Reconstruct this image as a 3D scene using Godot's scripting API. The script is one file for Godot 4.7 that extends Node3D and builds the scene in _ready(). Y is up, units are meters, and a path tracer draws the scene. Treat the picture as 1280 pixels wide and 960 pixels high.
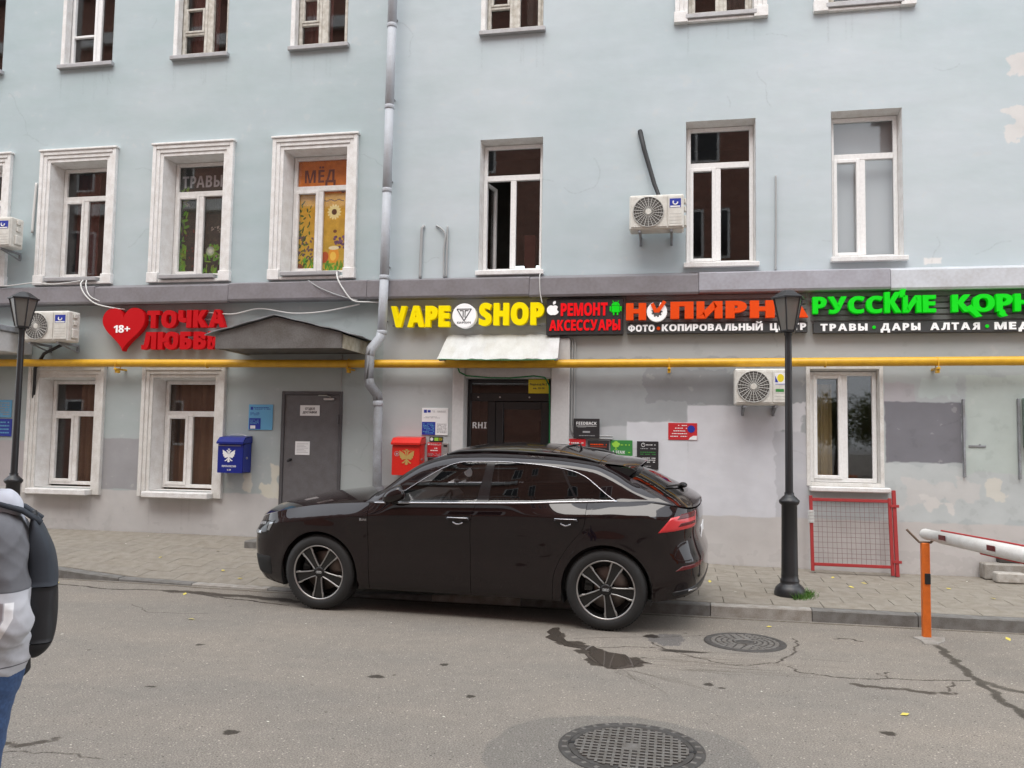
extends Node3D
# A street front: pale blue rendered house with shops, a parked dark car, a passer-by.
# World: x runs along the facade, y up, z towards the street; the facade's face is z = 0.

var M := {}
var numbers := {}
var glyphs := {}
var rng := RandomNumberGenerator.new()
const ID := Transform3D.IDENTITY

func _ready() -> void:
	rng.seed = 7
	# ---------- camera
	var cam := Camera3D.new()
	cam.name = "camera"
	add_child(cam)
	cam.transform = Transform3D(Basis(Vector3(0.98136, 0.01594, -0.19153), Vector3(-0.00268, 0.99759, 0.06931), Vector3(0.19217, -0.06750, 0.97904)).orthonormalized(), Vector3(0, 1.78, 11.6))
	cam.fov = 49.30
	cam.near = 0.05
	cam.far = 400.0
	cam.current = true
	# ---------- sky, sun, exposure: an overcast day
	var we := WorldEnvironment.new()
	we.name = "world_environment"
	var env := Environment.new()
	env.background_mode = Environment.BG_SKY
	var sm := ProceduralSkyMaterial.new()
	sm.sky_top_color = Color(0.845, 0.865, 0.895)
	sm.sky_horizon_color = Color(0.80, 0.82, 0.84)
	sm.sky_curve = 0.25
	sm.ground_bottom_color = Color(0.32, 0.31, 0.30)
	sm.ground_horizon_color = Color(0.62, 0.62, 0.62)
	sm.sun_angle_max = 1.0
	sm.energy_multiplier = 1.0
	var sky := Sky.new()
	sky.sky_material = sm
	env.sky = sky
	env.tonemap_mode = Environment.TONE_MAPPER_LINEAR
	env.tonemap_exposure = 3.4
	env.sdfgi_enabled = true
	env.ssao_enabled = true
	env.ssil_enabled = true
	we.environment = env
	add_child(we)
	var sun := DirectionalLight3D.new()
	sun.name = "sun"
	sun.light_energy = 0.22
	sun.light_angular_distance = 40.0
	sun.light_color = Color(1.0, 0.97, 0.93)
	sun.shadow_enabled = true
	sun.sky_mode = DirectionalLight3D.SKY_MODE_LIGHT_ONLY
	add_child(sun)
	sun.look_at_from_position(Vector3(-1, 20, 12), Vector3(0, 0, 0))
	# ---------- the place
	make_materials()
	make_ground()
	make_house()
	make_opposite_side()
	make_facade_fittings()
	make_signs()
	make_street_things()
	make_car()
	make_person()
	make_small_things()

# ---------------------------------------------------------------- helpers
func S() -> SurfaceTool:
	var st := SurfaceTool.new()
	st.begin(Mesh.PRIMITIVE_TRIANGLES)
	st.set_smooth_group(-1)
	return st

func smooth() -> SurfaceTool:
	var st := SurfaceTool.new()
	st.begin(Mesh.PRIMITIVE_TRIANGLES)
	st.set_smooth_group(0)
	return st

func tri(st: SurfaceTool, a: Vector3, b: Vector3, c: Vector3) -> void:
	st.add_vertex(a); st.add_vertex(c); st.add_vertex(b)

func quad(st: SurfaceTool, a: Vector3, b: Vector3, c: Vector3, d: Vector3) -> void:
	tri(st, a, b, c); tri(st, a, c, d)

func face(st: SurfaceTool, pts: Array, mid: Vector3) -> void:   # a convex face turned away from mid
	var n: Vector3 = (pts[1] - pts[0]).cross(pts[2] - pts[0])
	var out: Vector3 = (pts[0] + pts[2]) * 0.5 - mid
	if n.dot(out) < 0:
		pts.reverse()
	for k in range(1, pts.size() - 1):
		tri(st, pts[0], pts[k], pts[k + 1])

func box(st: SurfaceTool, lo: Vector3, hi: Vector3, bev := 0.0, xf := ID) -> void:
	var mid := xf * ((lo + hi) * 0.5)
	var c := (lo + hi) * 0.5
	var h := (hi - lo) * 0.5
	var b: float = minf(bev, minf(h.x, minf(h.y, h.z)) * 0.9)
	if b <= 0.0:
		for ax in 3:
			for s in [-1.0, 1.0]:
				var p := []
				for q in [[-1, -1], [1, -1], [1, 1], [-1, 1]]:
					var v := Vector3.ZERO
					v[ax] = s * h[ax]
					v[(ax + 1) % 3] = q[0] * h[(ax + 1) % 3]
					v[(ax + 2) % 3] = q[1] * h[(ax + 2) % 3]
					p.append(xf * (c + v))
				face(st, p, mid)
		return
	for ax in 3:
		var u := (ax + 1) % 3
		var w := (ax + 2) % 3
		for s in [-1.0, 1.0]:
			var p := []
			for q in [[-1, -1], [1, -1], [1, 1], [-1, 1]]:
				var v := Vector3.ZERO
				v[ax] = s * h[ax]
				v[u] = q[0] * (h[u] - b)
				v[w] = q[1] * (h[w] - b)
				p.append(xf * (c + v))
			face(st, p, mid)
		for su in [-1.0, 1.0]:      # edges that run along ax
			for sw in [-1.0, 1.0]:
				var p := []
				for q in [[-1, 0], [1, 0], [1, 1], [-1, 1]]:
					var v := Vector3.ZERO
					v[ax] = q[0] * (h[ax] - b)
					v[u] = su * (h[u] - (b if q[1] == 1 else 0.0))
					v[w] = sw * (h[w] - (0.0 if q[1] == 1 else b))
					p.append(xf * (c + v))
				face(st, p, mid)
	for sx in [-1.0, 1.0]:
		for sy in [-1.0, 1.0]:
			for sz in [-1.0, 1.0]:
				var o := Vector3(sx * h.x, sy * h.y, sz * h.z)
				face(st, [xf * (c + o - Vector3(0, sy * b, sz * b)), xf * (c + o - Vector3(sx * b, 0, sz * b)), xf * (c + o - Vector3(sx * b, sy * b, 0))], mid)

func bx(st: SurfaceTool, x0: float, x1: float, y0: float, y1: float, z0: float, z1: float, bev := 0.0) -> void:
	box(st, Vector3(minf(x0, x1), minf(y0, y1), minf(z0, z1)), Vector3(maxf(x0, x1), maxf(y0, y1), maxf(z0, z1)), bev)

func tube(st: SurfaceTool, pts: Array, r, n := 10, caps := true) -> void:   # r: one radius, or one for each point
	var rings := []
	var up := Vector3.UP
	var d0: Vector3 = (pts[1] - pts[0]).normalized()
	if absf(d0.dot(up)) > 0.9:
		up = Vector3.RIGHT
	var side := d0.cross(up).normalized()
	for i in pts.size():
		var d: Vector3
		if i == 0:
			d = d0
		elif i == pts.size() - 1:
			d = (pts[i] - pts[i - 1]).normalized()
		else:
			d = ((pts[i] - pts[i - 1]).normalized() + (pts[i + 1] - pts[i]).normalized()).normalized()
		side = (side - d * side.dot(d)).normalized()
		var v := d.cross(side)
		var rr: float = r[i] if r is Array else r
		var ring := []
		for k in n:
			var a := TAU * k / n
			ring.append(pts[i] + (side * cos(a) + v * sin(a)) * rr)
		rings.append(ring)
	for i in range(pts.size() - 1):
		for k in n:
			var k2 := (k + 1) % n
			quad(st, rings[i][k], rings[i + 1][k], rings[i + 1][k2], rings[i][k2])
	if caps:
		for e in [0, pts.size() - 1]:
			for k in range(1, n - 1):
				if e == 0:
					tri(st, rings[e][0], rings[e][k], rings[e][k + 1])
				else:
					tri(st, rings[e][0], rings[e][k + 1], rings[e][k])

func lathe(st: SurfaceTool, prof: Array, n: int, xf := ID, a0 := 0.0, a1 := TAU) -> void:   # prof: [radius, y]
	for i in range(prof.size() - 1):
		for k in n:
			var a := a0 + (a1 - a0) * k / n
			var b := a0 + (a1 - a0) * (k + 1) / n
			var p := xf * Vector3(prof[i][0] * cos(a), prof[i][1], prof[i][0] * sin(a))
			var q := xf * Vector3(prof[i + 1][0] * cos(a), prof[i + 1][1], prof[i + 1][0] * sin(a))
			var r := xf * Vector3(prof[i + 1][0] * cos(b), prof[i + 1][1], prof[i + 1][0] * sin(b))
			var s := xf * Vector3(prof[i][0] * cos(b), prof[i][1], prof[i][0] * sin(b))
			if prof[i][0] > 1e-5:
				tri(st, p, r, s)
			if prof[i + 1][0] > 1e-5:
				tri(st, p, q, r)

func ellipsoid(st: SurfaceTool, c: Vector3, r: Vector3, nu := 16, nv := 10, xf := ID) -> void:
	for i in nv:
		for k in nu:
			var p := []
			for q in [[i, k], [i + 1, k], [i + 1, k + 1], [i, k + 1]]:
				var t: float = PI * q[0] / nv
				var a: float = TAU * q[1] / nu
				p.append(xf * (c + Vector3(r.x * sin(t) * cos(a), r.y * cos(t), r.z * sin(t) * sin(a))))
			if i > 0:
				tri(st, p[0], p[2], p[3])
			if i < nv - 1:
				tri(st, p[0], p[1], p[2])

func prism(st: SurfaceTool, poly: PackedVector2Array, z0: float, z1: float, xf := ID, bev := 0.0) -> void:
	if not Geometry2D.is_polygon_clockwise(poly):
		pass
	else:
		poly = poly.duplicate()
		poly.reverse()
	var n := poly.size()
	var top := PackedVector2Array()
	for i in n:
		var e0 := (poly[i] - poly[(i + n - 1) % n]).normalized()
		var e1 := (poly[(i + 1) % n] - poly[i]).normalized()
		var nn := Vector2(-e0.y - e1.y, e0.x + e1.x)
		if nn.length() < 0.01:
			nn = Vector2(-e1.y, e1.x)
		top.append(poly[i] + nn.normalized() * bev)
	var idx := Geometry2D.triangulate_polygon(top)
	for k in range(0, idx.size(), 3):
		var a := top[idx[k]]
		var b := top[idx[k + 1]]
		var c := top[idx[k + 2]]
		if (b - a).cross(c - a) < 0:
			var t := b
			b = c
			c = t
		tri(st, xf * Vector3(a.x, a.y, z1), xf * Vector3(b.x, b.y, z1), xf * Vector3(c.x, c.y, z1))
		tri(st, xf * Vector3(a.x, a.y, z0), xf * Vector3(c.x, c.y, z0), xf * Vector3(b.x, b.y, z0))
	for i in n:
		var j := (i + 1) % n
		var zb := z1 - bev
		quad(st, xf * Vector3(poly[i].x, poly[i].y, z0), xf * Vector3(poly[j].x, poly[j].y, z0), xf * Vector3(poly[j].x, poly[j].y, zb), xf * Vector3(poly[i].x, poly[i].y, zb))
		if bev > 0:
			quad(st, xf * Vector3(poly[i].x, poly[i].y, zb), xf * Vector3(poly[j].x, poly[j].y, zb), xf * Vector3(top[j].x, top[j].y, z1), xf * Vector3(top[i].x, top[i].y, z1))

func disc(c: Vector2, rx: float, ry: float, n := 32) -> PackedVector2Array:
	var p := PackedVector2Array()
	for k in n:
		p.append(c + Vector2(cos(TAU * k / n) * rx, sin(TAU * k / n) * ry))
	return p

func grid(st: SurfaceTool, g: Array, flip := false) -> void:      # rows of points
	for i in range(g.size() - 1):
		for j in range(g[i].size() - 1):
			if flip:
				quad(st, g[i][j], g[i + 1][j], g[i + 1][j + 1], g[i][j + 1])
			else:
				quad(st, g[i][j], g[i][j + 1], g[i + 1][j + 1], g[i + 1][j])

func curve(pts: Array, x: float) -> float:      # smooth curve through [x, y] points (monotone x)
	var n := pts.size()
	if x <= pts[0][0]:
		return pts[0][1]
	if x >= pts[n - 1][0]:
		return pts[n - 1][1]
	var i := 0
	while x > pts[i + 1][0]:
		i += 1
	var h: float = pts[i + 1][0] - pts[i][0]
	var t: float = (x - pts[i][0]) / h
	var d: float = (pts[i + 1][1] - pts[i][1]) / h
	var m0: float = d if i == 0 else slope(pts, i)
	var m1: float = d if i == n - 2 else slope(pts, i + 1)
	var t2 := t * t
	var t3 := t2 * t
	return (2 * t3 - 3 * t2 + 1) * pts[i][1] + (t3 - 2 * t2 + t) * h * m0 + (-2 * t3 + 3 * t2) * pts[i + 1][1] + (t3 - t2) * h * m1

func slope(pts: Array, i: int) -> float:
	var a: float = (pts[i][1] - pts[i - 1][1]) / (pts[i][0] - pts[i - 1][0])
	var b: float = (pts[i + 1][1] - pts[i][1]) / (pts[i + 1][0] - pts[i][0])
	if a * b <= 0:
		return 0.0
	return 2.0 * a * b / (a + b)

func numbered(called: String) -> String:
	if not numbers.has(called):
		numbers[called] = 0
		return called
	numbers[called] += 1
	return "%s_%03d" % [called, numbers[called]]

func obj(called: String, st: SurfaceTool, m: Material, parent: Node3D = null) -> MeshInstance3D:
	st.generate_normals()
	st.index()
	return inst(called, st.commit(), m, parent)

func inst(called: String, mesh: Mesh, m: Material, parent: Node3D = null) -> MeshInstance3D:
	var o := MeshInstance3D.new()
	o.mesh = mesh
	if m:
		o.material_override = m
	o.name = numbered(called) if parent == null else called
	if parent == null:
		add_child(o)
	else:
		parent.add_child(o, true)
	return o

func tag(o: Node3D, label: String, category: String, group := "", kind := "") -> Node3D:
	if label: o.set_meta("label", label)
	if category: o.set_meta("category", category)
	if group: o.set_meta("group", group)
	if kind: o.set_meta("kind", kind)
	return o

func thing(called: String, label: String, category: String, at := Vector3.ZERO, group := "") -> Node3D:
	var o := Node3D.new()
	o.name = numbered(called)
	add_child(o)
	o.position = at
	return tag(o, label, category, group)

func part(called: String, parent: Node3D) -> Node3D:
	var o := Node3D.new()
	o.name = called
	parent.add_child(o, true)
	return o

# ---------------------------------------------------------------- lettering
func font(kind: String) -> Font:
	var key := "font " + kind
	if not M.has(key):
		var f := SystemFont.new()
		f.font_names = PackedStringArray(["Droid Serif" if kind == "serif" else "Droid Sans"])
		f.font_weight = 400 if kind == "thin" else 700
		M[key] = f
	return M[key]

# the mesh of a character or a line, one deep; "heavy" and "black" are the bold face with its outline moved outwards
func glyph(ch: String, kind: String) -> ArrayMesh:
	var key := "%s|%s" % [ch, kind]
	if not glyphs.has(key):
		var t := TextMesh.new()
		t.font = font(kind)
		t.text = ch
		t.font_size = 64
		t.pixel_size = 0.01
		t.depth = 1.0
		t.curve_step = 1.0
		var out: float = {"heavy": 0.014, "black": 0.026}.get(kind, 0.0)
		var a := t.surface_get_arrays(0)
		if out > 0.0:
			var v: PackedVector3Array = a[Mesh.ARRAY_VERTEX]
			var n: PackedVector3Array = a[Mesh.ARRAY_NORMAL]
			var sides := {}
			for i in v.size():
				if absf(n[i].z) < 0.5:
					var k := Vector2i(roundi(v[i].x * 5000), roundi(v[i].y * 5000))
					if not sides.has(k):
						sides[k] = []
					var m := Vector2(n[i].x, n[i].y).normalized()
					var known := false
					for q in sides[k]:
						known = known or q.dot(m) > 0.98
					if not known:
						sides[k].append(m)
			for i in v.size():
				var k := Vector2i(roundi(v[i].x * 5000), roundi(v[i].y * 5000))
				if sides.has(k):
					var sum := Vector2.ZERO
					for q in sides[k]:
						sum += q
					sum = sum.normalized() / maxf(0.55, sum.normalized().dot(sides[k][0]))
					v[i] += Vector3(sum.x, sum.y, 0) * out
			a[Mesh.ARRAY_VERTEX] = v
		a[Mesh.ARRAY_TANGENT] = null
		a[Mesh.ARRAY_TEX_UV] = null
		var am := ArrayMesh.new()
		am.add_surface_from_arrays(Mesh.PRIMITIVE_TRIANGLES, a)
		glyphs[key] = am
	return glyphs[key]

# each letter a mesh of its own, the line fitted to x0..x1, capitals from y0 to y1, backs of the letters on z
func word(parent: Node3D, txt: String, x0: float, x1: float, y0: float, y1: float, z: float, depth: float, m: Material, kind := "bold", gap := 0.06, called := "letter") -> void:
	var cap := glyph("Н", kind).get_aabb()
	var total := 0.0
	var ws := []
	for ch in txt:
		var w := 0.3
		if ch != " ":
			w = glyph(ch, kind).get_aabb().size.x
		ws.append(w)
		total += w
	total += gap * (txt.length() - 1)
	var sx := (x1 - x0) / total
	var sy := (y1 - y0) / cap.size.y
	var x := 0.0
	for i in txt.length():
		if txt[i] != " ":
			var g := glyph(txt[i], kind)
			var a := g.get_aabb()
			var o := inst(called, g, m, parent)
			o.scale = Vector3(sx, sy, depth)
			o.position = Vector3(x0 + (x - a.position.x) * sx, y0 - cap.position.y * sy, z + depth * 0.5)
		x += ws[i] + gap

# a line of print as one flat mesh, fitted the same way
func line(parent: Node3D, txt: String, x0: float, x1: float, y0: float, y1: float, z: float, m: Material, kind := "bold", called := "lettering") -> MeshInstance3D:
	var cap := glyph("Н", kind).get_aabb()
	var g := glyph(txt, kind)
	var a := g.get_aabb()
	var o := inst(called, g, m, parent)
	var sx := (x1 - x0) / a.size.x
	var sy := (y1 - y0) / cap.size.y
	o.scale = Vector3(sx, sy, 0.002)
	o.position = Vector3(x0 - a.position.x * sx, y0 - cap.position.y * sy, z + 0.001)
	return o

# ---------------------------------------------------------------- materials
func lin(r: float, g: float, b: float) -> Color:      # a base colour given in linear values
	return Color(r, g, b).linear_to_srgb()

func mat(key: String, c: Color, rough := 0.7, metal := 0.0, spec := 0.5) -> StandardMaterial3D:
	var m := StandardMaterial3D.new()
	m.resource_name = key
	m.albedo_color = c
	m.roughness = rough
	m.metallic = metal
	m.metallic_specular = spec
	M[key] = m
	return m

func noise_image(seed_: int, size: int, freq: float, octaves := 4, kind := FastNoiseLite.TYPE_SIMPLEX_SMOOTH) -> Image:
	var n := FastNoiseLite.new()
	n.seed = seed_
	n.noise_type = kind
	n.frequency = freq
	n.fractal_octaves = octaves
	var im := n.get_seamless_image(size, size, false, false, 0.1)
	im.convert(Image.FORMAT_L8)
	return im

func bytes(seed_: int, size: int, freq: float, octaves := 4) -> PackedByteArray:
	return noise_image(seed_, size, freq, octaves).get_data()

# a tileable mottle: multiplies albedo_color; lo..hi are grey factors
func mottle(seed_: int, size: int, f0: float, f1: float, lo: float, hi: float, tint := Vector3(1, 1, 1)) -> ImageTexture:
	var a := bytes(seed_, size, f0, 4)
	var b := bytes(seed_ + 1, size, f1, 2)
	var d := PackedByteArray()
	d.resize(size * size * 3)
	for i in size * size:
		var v := 0.6 * a[i] / 255.0 + 0.4 * b[i] / 255.0
		v = clampf((v - 0.5) * 1.7 + 0.5, 0, 1)
		for c in 3:
			d[i * 3 + c] = int(255.0 * clampf(lerpf(lo * lerpf(tint[c], 1.0, v), hi, v), 0, 1))
	return ImageTexture.create_from_image(Image.create_from_data(size, size, false, Image.FORMAT_RGB8, d))

func textured(m: StandardMaterial3D, t: Texture2D, per_metre: float) -> StandardMaterial3D:
	m.albedo_texture = t
	m.uv1_triplanar = true
	m.uv1_world_triplanar = true
	m.uv1_scale = Vector3.ONE * per_metre
	return m

func relief(m: StandardMaterial3D, seed_: int, size: int, freq: float, octaves: int, cm: float) -> StandardMaterial3D:
	m.heightmap_enabled = true
	m.heightmap_texture = ImageTexture.create_from_image(noise_image(seed_, size, freq, octaves))
	m.heightmap_scale = cm
	return m

func make_materials() -> void:
	var worn := mottle(11, 512, 0.012, 0.09, 0.91, 1.0, Vector3(1.0, 0.985, 0.97))
	var dirty := mottle(21, 512, 0.010, 0.12, 0.80, 1.0, Vector3(1.0, 0.97, 0.93))
	var fine := mottle(31, 512, 0.05, 0.3, 0.95, 1.0)
	M["worn"] = worn; M["dirty"] = dirty; M["fine"] = fine
	textured(mat("white paint", lin(0.79, 0.785, 0.77), 0.6), worn, 0.9)
	textured(mat("old white paint", lin(0.70, 0.69, 0.66), 0.7), worn, 0.8)
	relief(M["old white paint"], 41, 512, 0.06, 4, 0.06)
	textured(mat("white plastic", lin(0.86, 0.86, 0.85), 0.35), fine, 0.7)
	textured(mat("old wood paint", lin(0.66, 0.64, 0.58), 0.7), dirty, 1.7)
	textured(mat("sill metal", lin(0.42, 0.42, 0.43), 0.5, 0.3), worn, 0.8)
	textured(mat("white sill", lin(0.78, 0.78, 0.77), 0.5), worn, 0.8)
	textured(mat("ledge grey", lin(0.235, 0.225, 0.24), 0.42, 0.15), worn, 0.35)
	textured(mat("ledge light", lin(0.56, 0.585, 0.62), 0.5, 0.1), worn, 0.35)
	textured(mat("ledge middle", lin(0.37, 0.37, 0.41), 0.5, 0.1), worn, 0.35)
	textured(mat("zinc", lin(0.45, 0.48, 0.52), 0.62), worn, 0.6)
	textured(mat("zinc old", lin(0.29, 0.305, 0.33), 0.65), dirty, 0.8)
	textured(mat("gas yellow", lin(0.72, 0.40, 0.018), 0.4), worn, 0.9)
	textured(mat("door grey", lin(0.132, 0.128, 0.134), 0.55), worn, 0.8)
	textured(mat("door frame grey", lin(0.085, 0.082, 0.088), 0.6), worn, 0.8)
	textured(mat("canopy dark", lin(0.165, 0.158, 0.152), 0.6, 0.1), dirty, 0.5)
	textured(mat("canopy side", lin(0.50, 0.47, 0.38), 0.7), dirty, 1.4)
	textured(mat("canopy white", lin(0.62, 0.63, 0.62), 0.45, 0.2), worn, 0.7)
	textured(mat("pilaster", lin(0.58, 0.575, 0.57), 0.75), fine, 0.6)
	textured(mat("unit white", lin(0.68, 0.67, 0.62), 0.45), worn, 1.1)
	mat("unit dark", lin(0.11, 0.105, 0.098), 0.7)
	textured(mat("grille wire", lin(0.46, 0.45, 0.42), 0.5), fine, 1.0)
	mat("black", lin(0.012, 0.012, 0.013), 0.5)
	mat("black gloss", lin(0.010, 0.010, 0.011), 0.12)
	mat("rubber", lin(0.022, 0.022, 0.023), 0.75)
	textured(mat("lamp iron", lin(0.020, 0.020, 0.022), 0.4), fine, 1.5)
	mat("cable white", lin(0.60, 0.60, 0.58), 0.5)
	mat("cable grey", lin(0.35, 0.36, 0.36), 0.6)
	mat("cable black", lin(0.02, 0.02, 0.022), 0.6)
	mat("steel", lin(0.5, 0.5, 0.5), 0.35, 0.9)
	textured(mat("rust", lin(0.20, 0.14, 0.10), 0.8), dirty, 2.0)
	# signs
	glow(mat("sign yellow", lin(0.86, 0.70, 0.002), 0.6, 0.0, 0.2), Color(1.0, 0.88, 0.0), 0.035)
	mat("sign yellow side", lin(0.78, 0.60, 0.008), 0.4)
	glow(mat("sign red", lin(0.46, 0.004, 0.008), 0.5, 0.0, 0.3), Color(0.9, 0.02, 0.03), 0.02)
	glow(mat("sign neon red", lin(0.55, 0.003, 0.008), 0.55, 0.0, 0.3), Color(1.0, 0.01, 0.03), 0.10)
	glow(mat("sign orange", lin(0.68, 0.062, 0.003), 0.55, 0.0, 0.3), Color(1.0, 0.28, 0.03), 0.035)
	glow(mat("sign green", lin(0.004, 0.54, 0.010), 0.55, 0.0, 0.3), Color(0.0, 0.9, 0.05), 0.07)
	glow(mat("sign white", lin(0.84, 0.84, 0.84), 0.4), Color(1, 1, 1), 0.05)
	mat("sign green side", lin(0.006, 0.16, 0.02), 0.5)
	mat("sign board", lin(0.020, 0.018, 0.020), 0.5)
	textured(mat("sign back", lin(0.052, 0.054, 0.056), 0.6), worn, 0.7)
	textured(mat("sign lath", lin(0.17, 0.175, 0.18), 0.6), worn, 0.7)
	mat("print white", lin(0.78, 0.78, 0.78), 0.6)
	mat("print grey", lin(0.35, 0.35, 0.36), 0.6)
	mat("print dark", lin(0.03, 0.03, 0.035), 0.6)
	mat("print blue", lin(0.012, 0.030, 0.30), 0.45)
	mat("print sky blue", lin(0.12, 0.36, 0.58), 0.4)
	mat("print red", lin(0.52, 0.018, 0.025), 0.45)
	mat("print green", lin(0.035, 0.22, 0.045), 0.5)
	mat("print lime", lin(0.30, 0.60, 0.06), 0.5)
	mat("print yellow", lin(0.75, 0.60, 0.02), 0.5)
	mat("print brown", lin(0.14, 0.035, 0.025), 0.5)
	textured(mat("box blue", lin(0.006, 0.018, 0.22), 0.32), fine, 1.2)
	textured(mat("box red", lin(0.66, 0.020, 0.012), 0.32), fine, 1.2)
	textured(mat("gate red", lin(0.34, 0.022, 0.022), 0.5), worn, 1.6)
	mat("gate wire", lin(0.22, 0.15, 0.14), 0.6)
	textured(mat("post orange", lin(0.72, 0.155, 0.012), 0.5), worn, 1.6)
	textured(mat("boom white", lin(0.74, 0.73, 0.70), 0.45), worn, 1.0)
	mat("boom red", lin(0.42, 0.03, 0.03), 0.6)
	textured(mat("concrete", lin(0.36, 0.34, 0.31), 0.85), dirty, 1.1)
	relief(M["concrete"], 52, 512, 0.10, 4, 0.12)
	textured(mat("concrete dark", lin(0.19, 0.185, 0.175), 0.85), dirty, 1.3)
	relief(M["concrete dark"], 53, 512, 0.10, 4, 0.12)
	textured(mat("cast iron", lin(0.085, 0.08, 0.075), 0.6, 0.2), dirty, 2.2)
	textured(mat("worn iron", lin(0.20, 0.19, 0.175), 0.5, 0.3), dirty, 2.2)
	textured(mat("brick pale", lin(0.50, 0.48, 0.44), 0.8), dirty, 1.9)
	# glass
	var g := mat("glass", Color(0.05, 0.06, 0.06, 0.05), 0.02)
	g.transparency = BaseMaterial3D.TRANSPARENCY_ALPHA
	g = mat("car glass", Color(0.02, 0.028, 0.028, 0.30), 0.015)
	g.transparency = BaseMaterial3D.TRANSPARENCY_ALPHA
	g = mat("car dark glass", Color(0.006, 0.006, 0.007, 0.90), 0.015)
	g.transparency = BaseMaterial3D.TRANSPARENCY_ALPHA
	g = mat("lamp glass", Color(0.44, 0.43, 0.41, 0.86), 0.25)
	g.transparency = BaseMaterial3D.TRANSPARENCY_ALPHA
	# rooms behind the windows
	textured(mat("room wall", lin(0.16, 0.145, 0.125), 0.85), worn, 0.5)
	mat("room dark", lin(0.05, 0.045, 0.04), 0.9)
	mat("curtain brown", lin(0.15, 0.085, 0.045), 0.85)
	mat("curtain red", lin(0.10, 0.028, 0.022), 0.85)
	mat("curtain pale", lin(0.42, 0.45, 0.47), 0.8)
	mat("sky_sheen_sheet", lin(0.50, 0.54, 0.56), 0.7)  # pale blue-grey of the mirrored sky, put into the sheet's colour
	mat("ochre wall", lin(0.26, 0.19, 0.085), 0.85)
	# car
	var p := mat("car paint", lin(0.0085, 0.0038, 0.0042), 0.2, 0.0, 0.15)
	p.clearcoat_enabled = true
	p.clearcoat = 1.0
	p.clearcoat_roughness = 0.02
	mat("car trim", lin(0.012, 0.012, 0.013), 0.35)
	mat("car matt", lin(0.010, 0.010, 0.010), 0.75)
	mat("chrome", lin(0.62, 0.62, 0.65), 0.22, 1.0)
	mat("rim silver", lin(0.42, 0.41, 0.40), 0.32, 0.8)
	mat("rim black", lin(0.012, 0.012, 0.012), 0.22)
	mat("tyre", lin(0.018, 0.018, 0.018), 0.72)
	mat("brake disc", lin(0.20, 0.17, 0.15), 0.45, 0.7)
	var r := mat("lamp red", lin(0.62, 0.012, 0.018), 0.10)
	r.clearcoat_enabled = true
	mat("lamp dark red", lin(0.10, 0.008, 0.010), 0.12)
	mat("lamp clear", lin(0.42, 0.44, 0.46), 0.08, 0.6)
	mat("seat", lin(0.020, 0.019, 0.018), 0.7)
	# vegetation
	var gm := mat("grass", lin(0.055, 0.13, 0.022), 0.7)
	gm.vertex_color_use_as_albedo = true
	gm.albedo_color = Color.WHITE
	mat("leaf yellow", lin(0.62, 0.52, 0.10), 0.7)
	mat("litter", lin(0.60, 0.58, 0.50), 0.7)
	var tl := mat("tree leaf", lin(0.075, 0.085, 0.022), 0.7)
	tl.backlight_enabled = true
	tl.backlight = lin(0.08, 0.10, 0.02)
	textured(mat("bark", lin(0.08, 0.065, 0.05), 0.9), dirty, 1.0)

func glow(m: StandardMaterial3D, c: Color, e: float) -> void:
	m.emission_enabled = true
	m.emission = c
	m.emission_energy_multiplier = e

# ---------------------------------------------------------------- ground
const KERB := [[-14.0, 2.38], [-6.5, 2.40], [-5.0, 2.47], [-3.0, 2.56], [10.0, 2.56]]          # z of the kerb's street face
const KERB_TOP := [[-14.0, 0.125], [-7.7, 0.12], [-6.4, 0.03], [-5.6, 0.022], [-3.2, 0.03], [-1.9, 0.115], [10.0, 0.125]]
const WALL_FOOT := [[-14.0, 0.30], [-6.0, 0.295], [-4.0, 0.26], [-2.0, 0.20], [0.5, 0.185], [2.6, 0.165], [10.0, 0.20]]

func kerb_z(x: float) -> float:
	return curve(KERB, x)

func pave(x: float, z: float) -> float:       # height of the pavement's surface
	var k := kerb_z(x) - 0.15
	return lerpf(curve(WALL_FOOT, x), curve(KERB_TOP, x) + 0.004, clampf(z / k, -0.1, 1.0))

func dab(im: Image, cx: float, cy: float, r: float, c: Color, a: float) -> void:
	var x0 := maxi(0, int(cx - r - 1))
	var x1 := mini(im.get_width() - 1, int(cx + r + 1))
	var y0 := maxi(0, int(cy - r - 1))
	var y1 := mini(im.get_height() - 1, int(cy + r + 1))
	for y in range(y0, y1 + 1):
		for x in range(x0, x1 + 1):
			var d := Vector2(x - cx, y - cy).length()
			var k := clampf(r - d + 0.5, 0, 1) * a
			if k > 0:
				im.set_pixel(x, y, im.get_pixel(x, y).lerp(c, k))

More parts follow.
